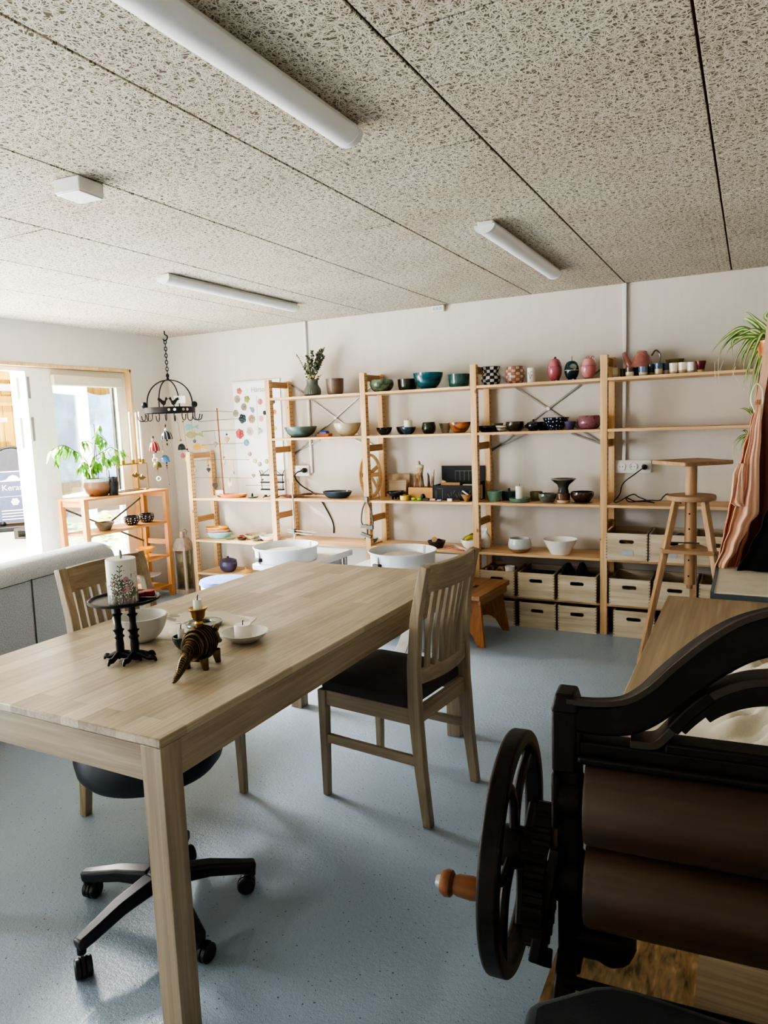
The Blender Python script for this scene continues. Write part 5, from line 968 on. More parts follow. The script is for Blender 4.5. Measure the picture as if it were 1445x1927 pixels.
for k,(u,v,s,mi,hv,lab) in enumerate(((427,827,11,0,809,'tan ceramic heart hanging highest, right of the stick'),(405,836,10,1,812,'grey ceramic heart left of the stick, second wire row'),(421.6,869,9,2,838,'sage narrow heart just right of the stick'),(392.6,884,8.5,3,866,'dark heart hanging in front of the low ladder frame'),(440.3,890,5,1,866,'narrow dark drop-shaped heart at the right'),(404.4,914,11,3,899,'dark heart hanging lowest left of the stick'),(433,911,11,4,900,'sand-coloured heart hanging lowest right of the stick'),(366,886,8,2,866,'pale heart outline at the far left wire end'))):
    p = ony(u,v,SYd-.012); sz = s*depth(p)/FPX; t = T('ceramic_heart', lab, 'heart ornament', (p.x,SYd-.012,p.z), group='ceramic hearts on the wire stand')
    wx = .45 if k in (4,) else (.75 if k == 2 else 1); MB().prism([(x*sz*1.05*wx,y*sz*1.05) for x,y in HEART], .007, XZ()).build('heart', hm[mi], t, bevel=.001)
    zt0 = ony(u,hv,SYd-.012).z-p.z; MB().ball((0,0,sz*.5+.018), .009, n=10).build('bead', hm[(mi+3) % 5], t); MB().tube([(0,0,sz*.3),(0,0,max(zt0,sz*.5+.03))], .0012, 5).build('cord', M['rope'], t)
# ------------------------------------------------------------------ white board with ceramic flowers
bd = T('display_board','tall white board on the wall covered with ceramic flowers','board',(-.33,-.0065,1.35))
MB().rng(-.25,.25,-.005,.005,-.515,.455).build('board_panel', M['board'], bd, bevel=.002); MB().rng(-.255,.255,-.010,.006,.4552,.47).build('top_edge', M['white_plastic'], bd)
textobj('Hårsoker', .058, M['ink'], bd, (.06,-.0058,.392), (pi/2,0,0)); textobj('Nål', .05, M['ink'], bd, (.135,-.0058,-.13), (pi/2,0,0))
m = MB(); m.rng(-.17,.16,-.006,-.005,-.43,-.425); m.rng(.0,.003,-.006,-.005,.0,.34); m.build('pencil_lines', M['ink'], bd)
fm = lambda c1,c2: glaze('flower'+c1[1:]+c2[1:], c1, c2, 40, .3)
FL = [(450,736,11,5,'#a8513f','#c26a50','coral five-petal ceramic flower at the top left of the board'),(462,735,9,6,'#dfe0d8','#ebebe4','white ceramic flower beside the coral one'),(446,751.5,13,8,'#7c7a6c','#a09a86','grey-brown daisy below the coral flower'),(464.5,751.5,12,5,'#70763a','#98994e','olive five-petal flower under the white one'),(489,756,10.5,9,'#ad6a6c','#c98a88','dusty rose flower beside the first post'),(458.6,766,12,11,'#6c6350','#8f8468','taupe many-petalled ceramic flower on the board'),(474.5,771.5,9,1,'#5c7480','#7f97a0','blue-grey teardrop-shaped ceramic piece on the board'),(443.5,778,12,7,'#6f705c','#95957a','sage cluster flower at the left edge of the board'),(456,788,16,5,'#142a2c','#23403f','large black-teal five-petal flower'),(473.5,788.5,14,10,'#7f735c','#9f9174','round beige flower right of the black-teal one'),(491,788,10,7,'#b07e78','#d4a7a0','pink and white seven-petal flower'),(498,777,8,6,'#1b1b1e','#2b2b2f','small black flower at the edge of the first post'),(451,816.5,17,6,'#8c2430','#b8454f','large crimson six-petal flower'),(470,812,14,10,'#a29a84','#c4bca4','pale grey daisy right of the crimson flower'),(489,811,11,4,'#8d9482','#b1b6a2','sage leaf-shaped ceramic flower on the board'),(463.5,833,11.5,12,'#4b7986','#74a0aa','turquoise blossom below the crimson flower'),(516,775.5,9,6,'#b0724f','#c98f6c','apricot flower between the first two posts of the ladder'),(513.5,755.5,9,6,'#2a2426','#453c3e','dark flower under the top shelf end'),(517,806,8,6,'#b59a5e','#cdb67e','ochre flower low between the ladder posts'),
      (470,854.5,7,0,'#8c7d74','#a5968c','round taupe button, highest of the buttons'),(479.5,867.5,7.5,0,'#9a9878','#b7b492','round sage button left of the pair'),(501.5,868,7.5,0,'#838452','#a3a26c','olive round button beside the post'),(488.5,873.5,7.5,0,'#7d7568','#aaa294','round grey button with a pale spot'),(491.5,888.5,7.5,0,'#8b857c','#c2bcb0','round grey-white button above the black rack'),(477,895,6.5,3,'#6f6652','#8f8468','small taupe heart-shaped button')]
for k,(u,v,s,npet,c1,c2,lab) in enumerate(FL):
    p = ony(u,v,-.014); r = 1.15*s/2*depth(p)/FPX; m = MB(); MM = XZ((0,0,0))
    if npet == 0: m.lathe([(0,0),(r,0),(r*1.02,.004),(r*.9,.008),(0,.006)], 22, M=MM)
    elif npet == 1: m.prism([(-r*1.1,r*1.1),(r*.6,r*.9),(r*1.0,-r*.2),(r*.3,-r*1.1),(-r*.6,-r*.4)], .008, MM)
    elif npet == 3: m.prism([(x*r*2,y*r*2) for x,y in HEART], .008, MM)
    elif npet == 4:
        for a,b,c in ((-.2,.4,.5),(.35,0,.5),(-.3,-.6,.3)): m.ball((a*r,-.003,b*r), r*c, (1,.3,1.3), 10)
    else:
        pr = r*sin(pi/npet)/(1+sin(pi/npet))*1.25
        for i in range(npet): a = 2*pi*i/npet+.4*k; m.ball(((r-pr)*cos(a), -.002, (r-pr)*sin(a)), pr, (1,.4,1), 10)
        m.ball((0,-.004,0), r*.38, (1,.5,1), 10)
    o = m.build('ceramic_flower' if npet not in (0,3) else 'ceramic_button', fm(c1,c2), loc=(p.x,-.0125,p.z)); tag(o, lab, 'ceramic flower' if npet not in (0,3) else 'ceramic button', 'ceramic flowers and buttons on the white board')
ra = ony(491,894,-.06); rb = ony(532,893,-.06); rz0 = ony(510,921,-.06).z
rk = T('black_rack','small black wire hanging rack with three bars in front of the white board','rack',(0,0,0)); m = MB()
for z in (ra.z,(ra.z+rz0)/2,rz0): m.rng(ra.x,rb.x,-.075,-.045,z-.006,z+.006)
m.build('rack_bars', M['black_iron'], rk); m = MB()
for x in (ra.x+.004,rb.x-.004): m.tube([(x,-.06,rz0),(x,-.06,ra.z),(x+(.02 if x > (ra.x+rb.x)/2 else -.02),-.06,ra.z+.04)], .003, 6)
m.tube([(ra.x+.01,-.06,ra.z),((ra.x+rb.x)/2,-.06,ra.z+.07),(rb.x-.01,-.06,ra.z)], .003, 6); m.tube([((ra.x+rb.x)/2,-.06,ra.z+.07),((ra.x+rb.x)/2,-.023,ra.z+.075)], .003, 6)
m.build('rack_wires', M['black_iron'], rk)
for k in range(4):
    x = ra.x+.03+k*.045; o = MB().ball((0,0,0), .009, (1,.4,1.2), 8).build('earring', hm[(k+3) % 5], loc=(x,-.078,(ra.z+rz0)/2+.024 if k != 2 else ra.z-.03)); tag(o, ('dark','grey','tan','small sand-coloured')[k]+' earring hanging on the black rack', 'earring', 'earrings on the black rack')
# ------------------------------------------------------------------ table
TX0, TX1, TY0, TY1, TZ = 1.39, 2.306, -3.863, -2.052, .745
tb = T('dining_table','long pale oak work table with a stave top and square legs','table',(0,0,0))
MB().rng(TX0,TX1,TY0,TY1,TZ-.022,TZ).build('tabletop', M['table_top'], tb, bevel=.003)
LEG = .062
for x in (TX0, TX1-LEG):
    for y in (TY0, TY1-LEG):
        ox = (1 if x == TX0 else -1); m = MB().box((x+LEG/2,y+LEG/2,(TZ-.022)/2),(LEG,LEG,TZ-.022)); m.build('leg', M['oak_z'], tb, bevel=.002)
aw = .085
for y in (TY0+.001, TY1-.023): MB().rng(TX0+LEG,TX1-LEG,y,y+.022,TZ-.022-aw,TZ-.022).build('apron', M['oak_x'], tb, bevel=.001)
for x in (TX0+.001, TX1-.023): MB().rng(x,x+.022,TY0+LEG,TY1-LEG,TZ-.022-aw,TZ-.022).build('apron', M['oak_y'], tb, bevel=.001)
# ------------------------------------------------------------------ chairs (local frame: front is +x)
def make_chair():
    c = T('dining_chair', None, None); wy = .185
    def rear(y):
        pts = [(-.232,y,0),(-.212,y,.2),(-.200,y,.43),(-.205,y,.6),(-.225,y,.78),(-.258,y,.935)]
        return MB().path(spline(pts,5), .030, .042, up=(1,0,0), sc=None)
    for s in (-1,1):
        MB().path([(-.245,s*wy,0),(-.222,s*wy,.2),(-.205,s*wy,.43),(-.205,s*wy,.58),(-.222,s*wy,.76),(-.262,s*wy,.935)], .032, .042, up=(1,0,0), sc=[(1,.75),(1,.95),(1,1.1),(1,1),(1,.85),(1,.7)]).build('leg', M['oak_z'], c, bevel=.003)
        MB().path([(.205,s*wy,0),(.2,s*wy,.425)], .036, .036, up=(1,0,0), sc=[(.72,.72),(1,1)]).build('leg', M['oak_z'], c, bevel=.003)
        MB().rng(-.185,.185,s*wy-.010,s*wy+.010,.365,.425).build('seat_rail', M['oak_x'], c, bevel=.002)
        MB().rng(-.20,.19,s*wy-.008,s*wy+.008,.215,.25).build('stretcher', M['oak_x'], c, bevel=.002)
    MB().rng(.19,.21,-wy+.018,wy-.018,.365,.425).build('seat_rail', M['oak_y'], c, bevel=.002); MB().rng(-.215,-.195,-wy+.016,wy-.016,.365,.425).build('seat_rail', M['oak_y'], c, bevel=.002)
    def seat(u, v):
        return None
    m = MB(); pl = rrect(.40,.395,.03,5); n = len(pl); rows = [(1,.427),(1.01,.445),(1.0,.462),(.93,.474),(.6,.480),(.25,.482)]
    vs = []; fs = []
    for k,z in rows: vs += [(p[0]*k+.012,p[1]*k,z) for p in pl]
    for i in range(len(rows)-1):
        for j in range(n): fs.append((i*n+j,i*n+(j+1)%n,(i+1)*n+(j+1)%n,(i+1)*n+j))
    fs += [tuple(range(n-1,-1,-1)), tuple(range((len(rows)-1)*n,len(rows)*n))]; m.add(vs, fs); m.build('seat', M['seat'], c)
    def curve(z0, x0, h, nm, th):     # rail bowed backwards
        pts = [(x0-.030*(1-(t/wy)**2), t, z0) for t in [-wy+.012+(2*wy-.024)*i/10 for i in range(11)]]; MB().path(pts, th, h).build(nm, M['oak_y'], c, bevel=.002)
    curve(.888, -.252, .092, 'top_rail', .022); curve(.535, -.205, .05, 'lower_rail', .022)
    for k in range(7):
        y = -.125+.25*k/6; b = -.030*(1-(y/wy)**2); MB().path([(-.205+b,y,.556),(-.213+b,y,.68),(-.245+b,y,.846)], .026, .012, up=(1,0,0)).build('slat', M['oak_z'], c, bevel=.001)
    return c
c1 = make_chair(); c1.location = (2.238,-2.605,0); c1.rotation_euler.z = pi-radians(6); tag(c1,'pale oak slat-back chair with dark seat on the near right side of the table','chair','slat-back chairs at the table')
c2 = copy_tree(c1); c2.location = (1.50,-3.075,0); c2.rotation_euler.z = 0; tag(c2,'pale oak slat-back chair behind the table beside the grey sofa','chair','slat-back chairs at the table')
# ------------------------------------------------------------------ swivel stool under the table
sx, sy = 1.93, -3.545
so = T('swivel_stool','black swivel stool on castors under the near end of the table','stool',(sx,sy,0))
sr = .205; MB().lathe([(0,.455),(sr*.6,.452),(sr*.88,.462),(sr*.97,.485),(sr,.52),(sr*.98,.555),(sr*.9,.578),(sr*.6,.588),(0,.59)], 48).build('seat', M['black_leather'], so)
MB().lathe([(0,.09),(.045,.09),(.045,.13),(.03,.14),(.028,.28),(.022,.285),(.02,.44),(.09,.445),(.09,.456),(0,.456)], 24).build('gas_column', M['black_plastic'], so)
p = onz(193,1537,.40); q = onz(215,1508,.43); MB().path([(-.03,-.02,.435),(-.1,-.06,.43),(-.165,-.045,.405)], .022, .008).build('lever', M['black_plastic'], so, bevel=.002)
cast = [(1.904,-3.77),(2.155,-3.645),(2.11,-3.375),(1.838,-3.326),(1.709,-3.571)]
a0 = math.atan2(-3.77-sy, 1.904-sx)
for k in range(5):
    a = a0+2*pi*k/5; e = Vector((cos(a),sin(a),0)); R = .262
    MB().path([e*.03+Vector((0,0,.118)), e*.14+Vector((0,0,.110)), e*.235+Vector((0,0,.088)), e*(R+.012)+Vector((0,0,.082))], .046, .036, sc=[(1.15,1.3),(1,1.1),(.85,1),(.8,.9)]).build('base_arm', M['black_plastic'], so, bevel=.009, seg=3)
    cs = MB().tube([e*R+Vector((0,0,.055)), e*R+Vector((0,0,.085))], .012, 10).build('caster', M['black_plastic'], so)
    th = a+1.1+k*.9; f = Vector((cos(th),sin(th),0)); g_ = Vector((-sin(th),cos(th),0)); cpt = e*R+f*.018+Vector((0,0,.0265))
    for s in (-1,1):
        q = g_.to_track_quat('Z','Y').to_matrix().to_4x4(); q.translation = cpt+g_*(s*.013); MB().lathe([(0,-.009),(.022,-.009),(.0262,-.005),(.0262,.005),(.022,.009),(0,.009)], 24, M=q).build('caster_wheel', M['black_plastic'], cs)
    q = g_.to_track_quat('Z','Y').to_matrix().to_4x4(); q.translation = cpt; MB().lathe([(.020,-.004),(.0275,-.004),(.0275,.004),(.020,.004)], 24, M=q).build('caster_hood', M['black_plastic'], cs)
# ------------------------------------------------------------------ sofa seen from behind
sf = T('grey_sofa','light grey fabric sofa seen from behind, left of the table','sofa',(.30,-2.18,0), rz=radians(10))
# local: back face is x=0 plane (+x side towards the table), sofa runs along -y
ex = Vector((.972,-.0,0))
L = 1.95
def cushion(x0,x1,y0,y1,z0,z1,b): return MB().rng(x0,x1,y0,y1,z0,z1)
bm_ = MB(); prof = [(0,.10),(.0,.72),(-.012,.775),(-.05,.81),(-.11,.822),(-.17,.815),(-.215,.785),(-.235,.74),(-.24,.42),(-.24,.10)]
nn = len(prof); ys = [0,-.012,-.03]+[-.05-(L-.1)*i/12 for i in range(13)]+[-L+.03,-L+.012,-L]; vs = []; fs = []
for i,y in enumerate(ys):
    e = min(i,len(ys)-1-i); k = (.955,.985,.997)[e] if e < 3 else 1
    for a,b in prof: vs.append((-.12+(a+.12)*k, y, .1+(b-.1)*k))
for i in range(len(ys)-1):
    for j in range(nn): fs.append((i*nn+j,i*nn+(j+1)%nn,(i+1)*nn+(j+1)%nn,(i+1)*nn+j))
fs += [tuple(range(nn)), tuple(range(len(ys)*nn-1,(len(ys)-1)*nn-1,-1))]
bm_.add(vs, fs); bk = bm_.build('backrest', M['sofa'], sf)
m = MB()
for y in (-.13,-.62,-1.1): m.tube([(.002,y,.74),(.002,y-.005,.45),(.002,y,.11)], .0035, 6)
m.tube([(.001,-.01,.735),(.001,-1.0,.735),(.001,-L+.01,.735)], .002, 6); m.build('piping', M['seam_grey'], bk)
for y0,y1 in ((-.16,-.002),(-L+.002,-L+.16)): MB().rng(-.86,-.242,y0,y1,.10,.60).build('armrest', M['sofa'], sf, bevel=.03, seg=3)
MB().rng(-.84,-.242,-L+.162,-.162,.12,.30).build('seat_base', M['sofa'], sf, bevel=.01)
for k in range(2): y1 = -.165-k*(L-.33)/2; MB().rng(-.85,-.245,y1-(L-.33)/2+.004,y1-.002,.302,.45).build('seat_cushion', M['sofa'], sf, bevel=.03, seg=3)
for x in (-.8,-.06):
    for y in (-.08,-L+.08): MB().rng(x-.025,x+.025,y-.025,y+.025,0,.101).build('leg', M['stool_wood'], sf)
# ------------------------------------------------------------------ potter's wheels
def wheel(lab, cx, cy, zr, r, sl, seatmat):
    t = T('potters_wheel', lab, "potter's wheel", (cx,cy,0), group="potter's wheels behind the table"); x0,x1,y0,y1 = sl; zt = .50
    zp = zt
    m = MB().lathe([(0,zt+.002),(r*.93,zt+.002),(r*.95,zr-.02),(r,zr-.006),(r*1.01,zr),(r*.985,zr+.003),(r*.955,zr-.008),(r*.93,zt+.02),(0,zt+.02)], 56); m.build('splash_pan', M['wp'], t)
    for a in (radians(248), radians(72)):
        q = Matrix.Rotation(a,4,'Z'); m = MB(); vs = [q @ Vector(p) for p in ((r*.945,-.006,zt+.02),(r*.945,.006,zt+.02),(r*1.012,.006,zr+.001),(r*1.012,-.006,zr+.001))]; m.box(q @ Vector((r*.965,0,(zt+zr)/2)),(.012,.018,zr-zt-.004),q.to_3x3()); m.build('pan_joint', M['grey_plastic'], t)
        m = MB().box(q @ Vector((r*.985,.0,zt+.028)),(.03,.06,.025),q.to_3x3()); m.build('pan_latch', M['black_plastic'], t, bevel=.004)
    MB().lathe([(0,zt+.021),(.02,zt+.021),(.02,zr-.05),(r*.66,zr-.05),(r*.66,zr-.036),(0,zr-.036)], 40).build('wheel_head', M['steelmat'], t)
    MB().rng(x0-cx,x1-cx,y0-cy,y1-cy,zt-.045,zt).build('table_plate', M['wp'], t, bevel=.01)
    MB().rng(x0-cx+.06,x1-cx-.06,y0-cy+.06,y1-cy-.06,.22,zt-.046).build('motor_housing', M['grey_plastic'], t, bevel=.01)
    for xx in (x0+.045,x1-.045):
        for yy in (y0+.045,y1-.045): MB().tube([(xx-cx,yy-cy,.02),(xx-cx,yy-cy,zt-.045)], .016, 12).lathe([(0,0),(.026,0),(.022,.02),(0,.02)], 16, (xx-cx,yy-cy,0)).build('leg', M['steel'], t)
    MB().path(spline([(x1-cx-.1,y0-cy-.02,.16),(x1-cx-.1,y0-cy-.10,.10),(x1-cx-.09,y0-cy-.2,.03)],4), .07, .012).build('foot_pedal', M['steel'], t, bevel=.003)
M['wp'] = plain('white_enamel','#dfe3e6',.3,var=.02); M['steelmat'] = plain('clay_dusted_wheel_head','#b9b2a8',.5,.2)
wheel("white potter's wheel nearer the corner, with a white pan", .575,-.955,.598,.228,(.43,.83,-1.16,-.47),None)
wheel("white potter's wheel behind the near chair, with a white pan", 1.452,-.90,.60,.222,(1.13,1.70,-1.12,-.45),None)
t = T('padded_seat','low round stool with a blue patterned cushion beside the corner wheel','stool',(.20,-1.20,0))
MB().lathe([(0,.35),(.15,.35),(.16,.362),(.155,.385),(.1,.395),(0,.397)], 36).build('cushion', fabric('blue_white_print','#35568f','#7e99c9',90), t); MB().lathe([(0,.325),(.15,.325),(.15,.349),(0,.349)], 36).build('seat_disc', M['wp'], t)
for k in range(4): a = pi/4+k*pi/2; MB().tube([(.15*cos(a),.15*sin(a),0),(.11*cos(a),.11*sin(a),.325)], .014, 10).build('leg', M['pine_z'], t)
o = MB().rng(-.12,.12,-.16,.16,0,.02).build('wooden_bat', M['tray_wood'], loc=(1.84,-.75,.47), rz=-.3, bevel=.003); bpy.data.objects.remove(o)
# ------------------------------------------------------------------ step stool
st = T('step_stool','small orange pine step stool with a hand slot in its worn top','stool',(1.86,-.66,0), rz=radians(-4))
inn = rrect(.028,.085,.0139,6); out = outer_rect(inn,.27,.50)
MB().ringplate(out,inn,.03,Matrix.Translation((0,0,.322))).build('step_top', M['stool_top'], st, bevel=.003)
for s in (-1,1): MB().rng(s*.118-.009,s*.118+.009,-.22,.22,.265,.306).build('side_rail', M['stool_top'], st, bevel=.002)
for s in (-1,1):
    pts = [(-.105,.3065),(.105,.3065),(.145,0),(.10,0)]+[(.085*cos(a)*1.0,.10*sin(a)*1.0) for a in [pi*i/10 for i in range(1,10)]]+[(-.10,0),(-.145,0)]
    m = MB().prism(pts,.022,XZ()); q = Matrix.Rotation(s*radians(-9),3,'X')
    m.v = [tuple(Vector((a,b-s*.0,c))) for a,b,c in m.v]; m.v = [(a,b+s*(.165+.04*(.3065-c)/.3065),c) for a,b,c in m.v]; m.build('leg_panel', M['stool_wood'], st, bevel=.002)
# ------------------------------------------------------------------ modelling stand
mx, my = 3.148, -.72
ms = T('modelling_stand','tall beech modelling stand with a square top plate on three legs','stand',(mx,my,0))
q = Matrix.Rotation(radians(38),3,'Z'); pl = rrect(.30,.30,.012,3)
MB().prism(pl,.022,Matrix.Translation((0,0,1.143)) @ Matrix.Rotation(radians(40),4,'Z')).build('top_plate', M['beech_x'], ms, bevel=.003)
m = MB().tube([(0,0,.46),(0,0,1.132)], .030, 28); m.lathe([(0,.435),(.016,.435),(.018,.46),(0,.46)], 16); m.build('column', M['beech_z'], ms)
hm_ = MB()
for z in (.86,.775,.60,.51): hm_.lathe([(0,-.0302),(.005,-.0302),(.005,-.029),(0,-.029)], 10, (0,0,z), Matrix.Rotation(radians(-98),4,'Z') @ Matrix.Rotation(pi/2,4,'Y') @ Matrix.Rotation(pi,4,'Y'))
hm_.build('peg_holes', M['wick'], ms)
MB().lathe([(.0305,.935),(.125,.935),(.128,.94),(.128,.956),(.125,.962),(.0305,.962)], 44).build('collar_disc', M['beech_x'], ms)
for k,a in enumerate((208, -32, 88)):
    a = radians(a); e = Vector((cos(a),sin(a),0)); MB().path([e*.275, e*.082+Vector((0,0,.936))], .038, .030).build('leg', M['beech_z'], ms, bevel=.003)
tri = [(.16*cos(radians(a)),.16*sin(radians(a))) for a in (214,-38,88)]
tri = [(.165*cos(radians(a)),.165*sin(radians(a))) for a in (202,216,-40,-26,82,96)]
MB().prism(tri,.022,Matrix.Translation((0,0,.655))).build('brace_plate', M['beech_x'], ms, bevel=.002)
MB().tube([(-.10,-.05,.70),(.05,-.04,.70)], .004, 8).build('lock_pin', M['dark_steel'], ms)
# ------------------------------------------------------------------ work benches at the right
BX = 3.178
bn = T('work_bench','brown wooden work bench running along the right side of the room','bench',(0,0,0))
MB().rng(BX,4.2,-3.72,-2.213,.715,.75).build('bench_top', M['bench'], bn, bevel=.003)
for x in (BX+.08,4.12):
    for y in (-3.62,-2.3): MB().rng(x-.035,x+.035,y-.035,y+.035,0,.715).build('leg', M['oak_z'], bn)
MB().rng(BX+.06,4.14,-3.64,-2.28,.62,.714).build('bench_frame', M['oak_x'], bn)
ob = T('chipboard_bench','strand board bench carrying the old mangle','bench',(0,0,0))
MB().rng(3.236,4.2,-4.62,-3.735,.728,.75).build('bench_top', M['osb'], ob)
for x in (3.32,4.12):
    for y in (-4.54,-3.82): MB().rng(x-.035,x+.035,y-.035,y+.035,0,.728).build('leg', M['oak_z'], ob)
o = MB().rng(3.395,4.1,-4.40,-4.02,.7503,.762).build('loose_plank', M['plank'], rz=0); tag(o,'rough pale plank lying on the strand board bench under the mangle','plank')
bx = T('plaster_slab_chest','chest with an off-white top and grey taped edges behind the work bench','chest',(0,0,0))
MB().rng(3.325,3.95,-2.19,-1.70,.72,.768).build('chest_lid', plain('off_white_slab','#d3cdbd',.6,var=.05), bx, bevel=.006)
m = MB(); m.rng(3.318,3.33,-2.195,-1.695,.715,.77); m.rng(3.318,3.95,-2.197,-2.187,.715,.764); m.build('edge_tape', plain('grey_tape','#5d6a72',.5), bx); MB().rng(3.34,3.93,-2.17,-1.72,0,.72).build('chest_body', M['grey_plastic'], bx, bevel=.01)
random.seed(2)
def crump(u,v):
    x = 3.262+u*.62+.03*(v-.4)*(1-u); y = -3.53+v*.45+.05*u; e = max(0,min(1,(u-.10)*5))*max(0,min(1,(v*1.25+u*.55-.30)*5))*max(0,min(1,(1-v)*5))*max(0,min(1,(1-u)*6))
    z = .754+e*(.052+.026*sin(13*u+5*v)+.018*sin(23*v-9*u+3*sin(6*u))+.010*sin(41*u+17*v)+.012*abs(sin(19*(u-v)+2*sin(9*v)))+.009*abs(sin(34*u-27*v+3*sin(7*v)))+.010*abs(sin(27*v+15*u+2*sin(11*u)))-.008)+.002*sin(30*u)*sin(25*v)
    return Vector((x+.008*sin(20*v+4*u),y+.008*sin(17*u),z))
o = MB().grid(crump,110,90).build('canvas_cloth', M['canvas'], solid=.002); tag(o,'crumpled cream canvas cloth lying on the work bench behind the mangle','cloth')
pd = T('dark_pad','dark grey padded cushion at the bottom right corner, in front of the mangle','cushion',(0,0,0))
c_ = [onz(978,1940,.83),onz(990,1884,.83),onz(1010,1874,.83),onz(1112,1846,.83),onz(1150,1844,.83),onz(1200,1855,.83),onz(1445,1937,.83)]; pl = [(p.x,p.y) for p in c_]; pl += [(3.62,-4.34),(3.62,-4.6),(pl[0][0]+.0,-4.6)]
MB().prism(pl,.079,z0=.7505).build('pad', M['pad'], pd, bevel=.012, seg=3)
# ------------------------------------------------------------------ cast iron mangle (local x = along the rollers, y = away from the camera)
MG = (3.262,-4.166,.7505); th = radians(4.8)
mg = T('cast_iron_mangle','old cast iron mangle with two wooden rollers and a hand wheel','mangle',MG,rz=th)
z0 = .7505; CI = M['cast_iron']; LM = .43         # distance between side posts
def Z(z): return z-z0
RC1, RC2, RR1 = .986, .888, .050
for sx, nm in ((0,'side_frame'),(LM,'side_frame')):
    m = MB()
    m.rng(sx-.011,sx+.014,-.016,.016,Z(.775),Z(1.085)); m.rng(sx-.016,sx+.010,-.02,.02,Z(1.02),Z(1.092)); m.box((sx-.002,0,Z(1.10)),(.030,.044,.020),top=(.7,.75)); 
    m.path([(sx,-.012,Z(.80)),(sx,-.05,Z(.77)),(sx,-.075,0)], .024, .022, up=(1,0,0)); m.path([(sx,.012,Z(.80)),(sx,.06,Z(.77)),(sx,.10,0)], .024, .022, up=(1,0,0))
    m.rng(sx-.016,sx-.008,-.026,.026,Z(.955),Z(1.02)); m.lathe([(0,-.014),(.030,-.014),(.030,.016),(0,.016)], 24, (sx,0,Z(RC2)), Matrix.Rotation(pi/2,4,'Y')); m.lathe([(0,-.014),(.026,-.014),(.026,.016),(0,.016)], 24, (sx,0,Z(RC1)), Matrix.Rotation(pi/2,4,'Y'))
    m.build(nm, CI, mg, bevel=.003)
# feet flare onto the board
for sx in (0,LM):
    for y in (-.078,.10): MB().lathe([(0,0),(.022,0),(.02,.012),(.012,.02),(0,.02)], 16, (sx,y,0)).build('foot', CI, mg)
# top arch, S-shaped beam
half = [(.0,1.083),(.03,1.083),(.06,1.088),(.085,1.104),(.11,1.131),(.14,1.160),(.17,1.182),(.20,1.194),(.215,1.196)]
pts = [(a,0,Z(b)) for a,b in half]; pts += [(LM-a,0,Z(b)) for a,b in reversed(half[:-1])]
sp = spline(pts,5); m = MB(); k = len(sp); m.path(sp, .034, .036, up=(0,0,1), sc=[(1,.82+.35*sin(pi*i/(k-1))) for i in range(k)]); m.build('top_arch', CI, mg, bevel=.006, seg=3)
m = MB(); m.path([p+Vector((0,-.016,.02+.004*sin(pi*i/(k-1)))) for i,p in enumerate(sp)], .006, .006); m.build('arch_bead', M['iron_lit'], mg)
# cross bars
MB().rng(.012,LM-.012,-.014,.014,Z(1.040),Z(1.058)).rng(.012,LM-.012,-.022,-.012,Z(1.034),Z(1.043)).build('pressure_bar', CI, mg, bevel=.003)
MB().box((LM/2,0,Z(1.062)),(.23,.03,.012)).build('bar_pad', CI, mg, bevel=.003)
# leaf spring: three stepped leaves
leafp = [(.066,1.062),(.09,1.064),(.104,1.078),(.125,1.105),(.15,1.128),(.18,1.142),(.215,1.146)]
full = [(a,0,Z(b)) for a,b in leafp]+[(LM-a,0,Z(b)) for a,b in reversed(leafp[:-1])]
MB().path(spline(full,5), .030, .009).build('spring_leaf', M['iron_lit'], mg, bevel=.001)
for i,(cut,dz) in enumerate(((.112,-.010),(.138,-.019))):
    pp = [Vector(p)+Vector((0,0,dz)) for p in spline(full,5) if cut < p[0] < LM-cut]; MB().path(pp, .030, .011).build('spring_leaf', CI, mg, bevel=.001)
MB().path([Vector(p)+Vector((0,0,-.0)) for p in spline(full,5) if p[0] > .105 and p[0] < .145], .032, .013).build('spring_clip', CI, mg, bevel=.002)
for zc in (RC1, RC2):
    MB().lathe([(0,.020),(RR1-.002,.020),(RR1,.024),(RR1,LM-.024),(RR1-.002,LM-.02),(0,LM-.02)], 48, (0,0,Z(zc)), Matrix.Rotation(pi/2,4,'Y')).build('wooden_roller', M['roller'], mg)
    MB().tube([(-.05 if zc == RC2 else -.018,0,Z(zc)),(.0205,0,Z(zc))], .010, 12).build('axle', CI, mg)
MB().tube([(0,-.045,Z(.790)),(LM,-.045,Z(.790))], .0065, 12).build('tie_rod', CI, mg)
MB().ball((.045,.03,.045), .028, (1,1,1.1), 14).build('bearing_boss', CI, mg)
MB().tube([(0,.0,Z(.815)),(.05,.02,Z(.80))], .022, 14).build('bearing_arm', CI, mg)
# gears
def gear(cx, cy, cz, r, w, nt):
    out = []
    for i in range(nt):
        for f, k in ((0,0),(.18,1),(.42,1),(.6,0)): a = 2*pi*(i+f)/nt; rr = r*(1+.09*k); out.append((rr*cos(a), rr*sin(a)))
    return MB().prism(out, w, YZ((cx,cy,cz)))
gear(-.028,.01,Z(.925),.034,.020,16).build('gear', CI, mg); gear(-.032,.0,Z(.868),.060,.022,24).build('gear', CI, mg); gear(-.054,.042,Z(.885),.022,.014,12).build('gear', CI, mg)
MB().path([(-.012,-.02,Z(.93)),(-.022,-.045,Z(.87)),(-.03,-.055,Z(.82)),(-.02,-.03,Z(.80))], .02, .012, up=(1,0,0)).build('guard_arm', M['iron_lit'] if 0 else CI, mg, bevel=.002)
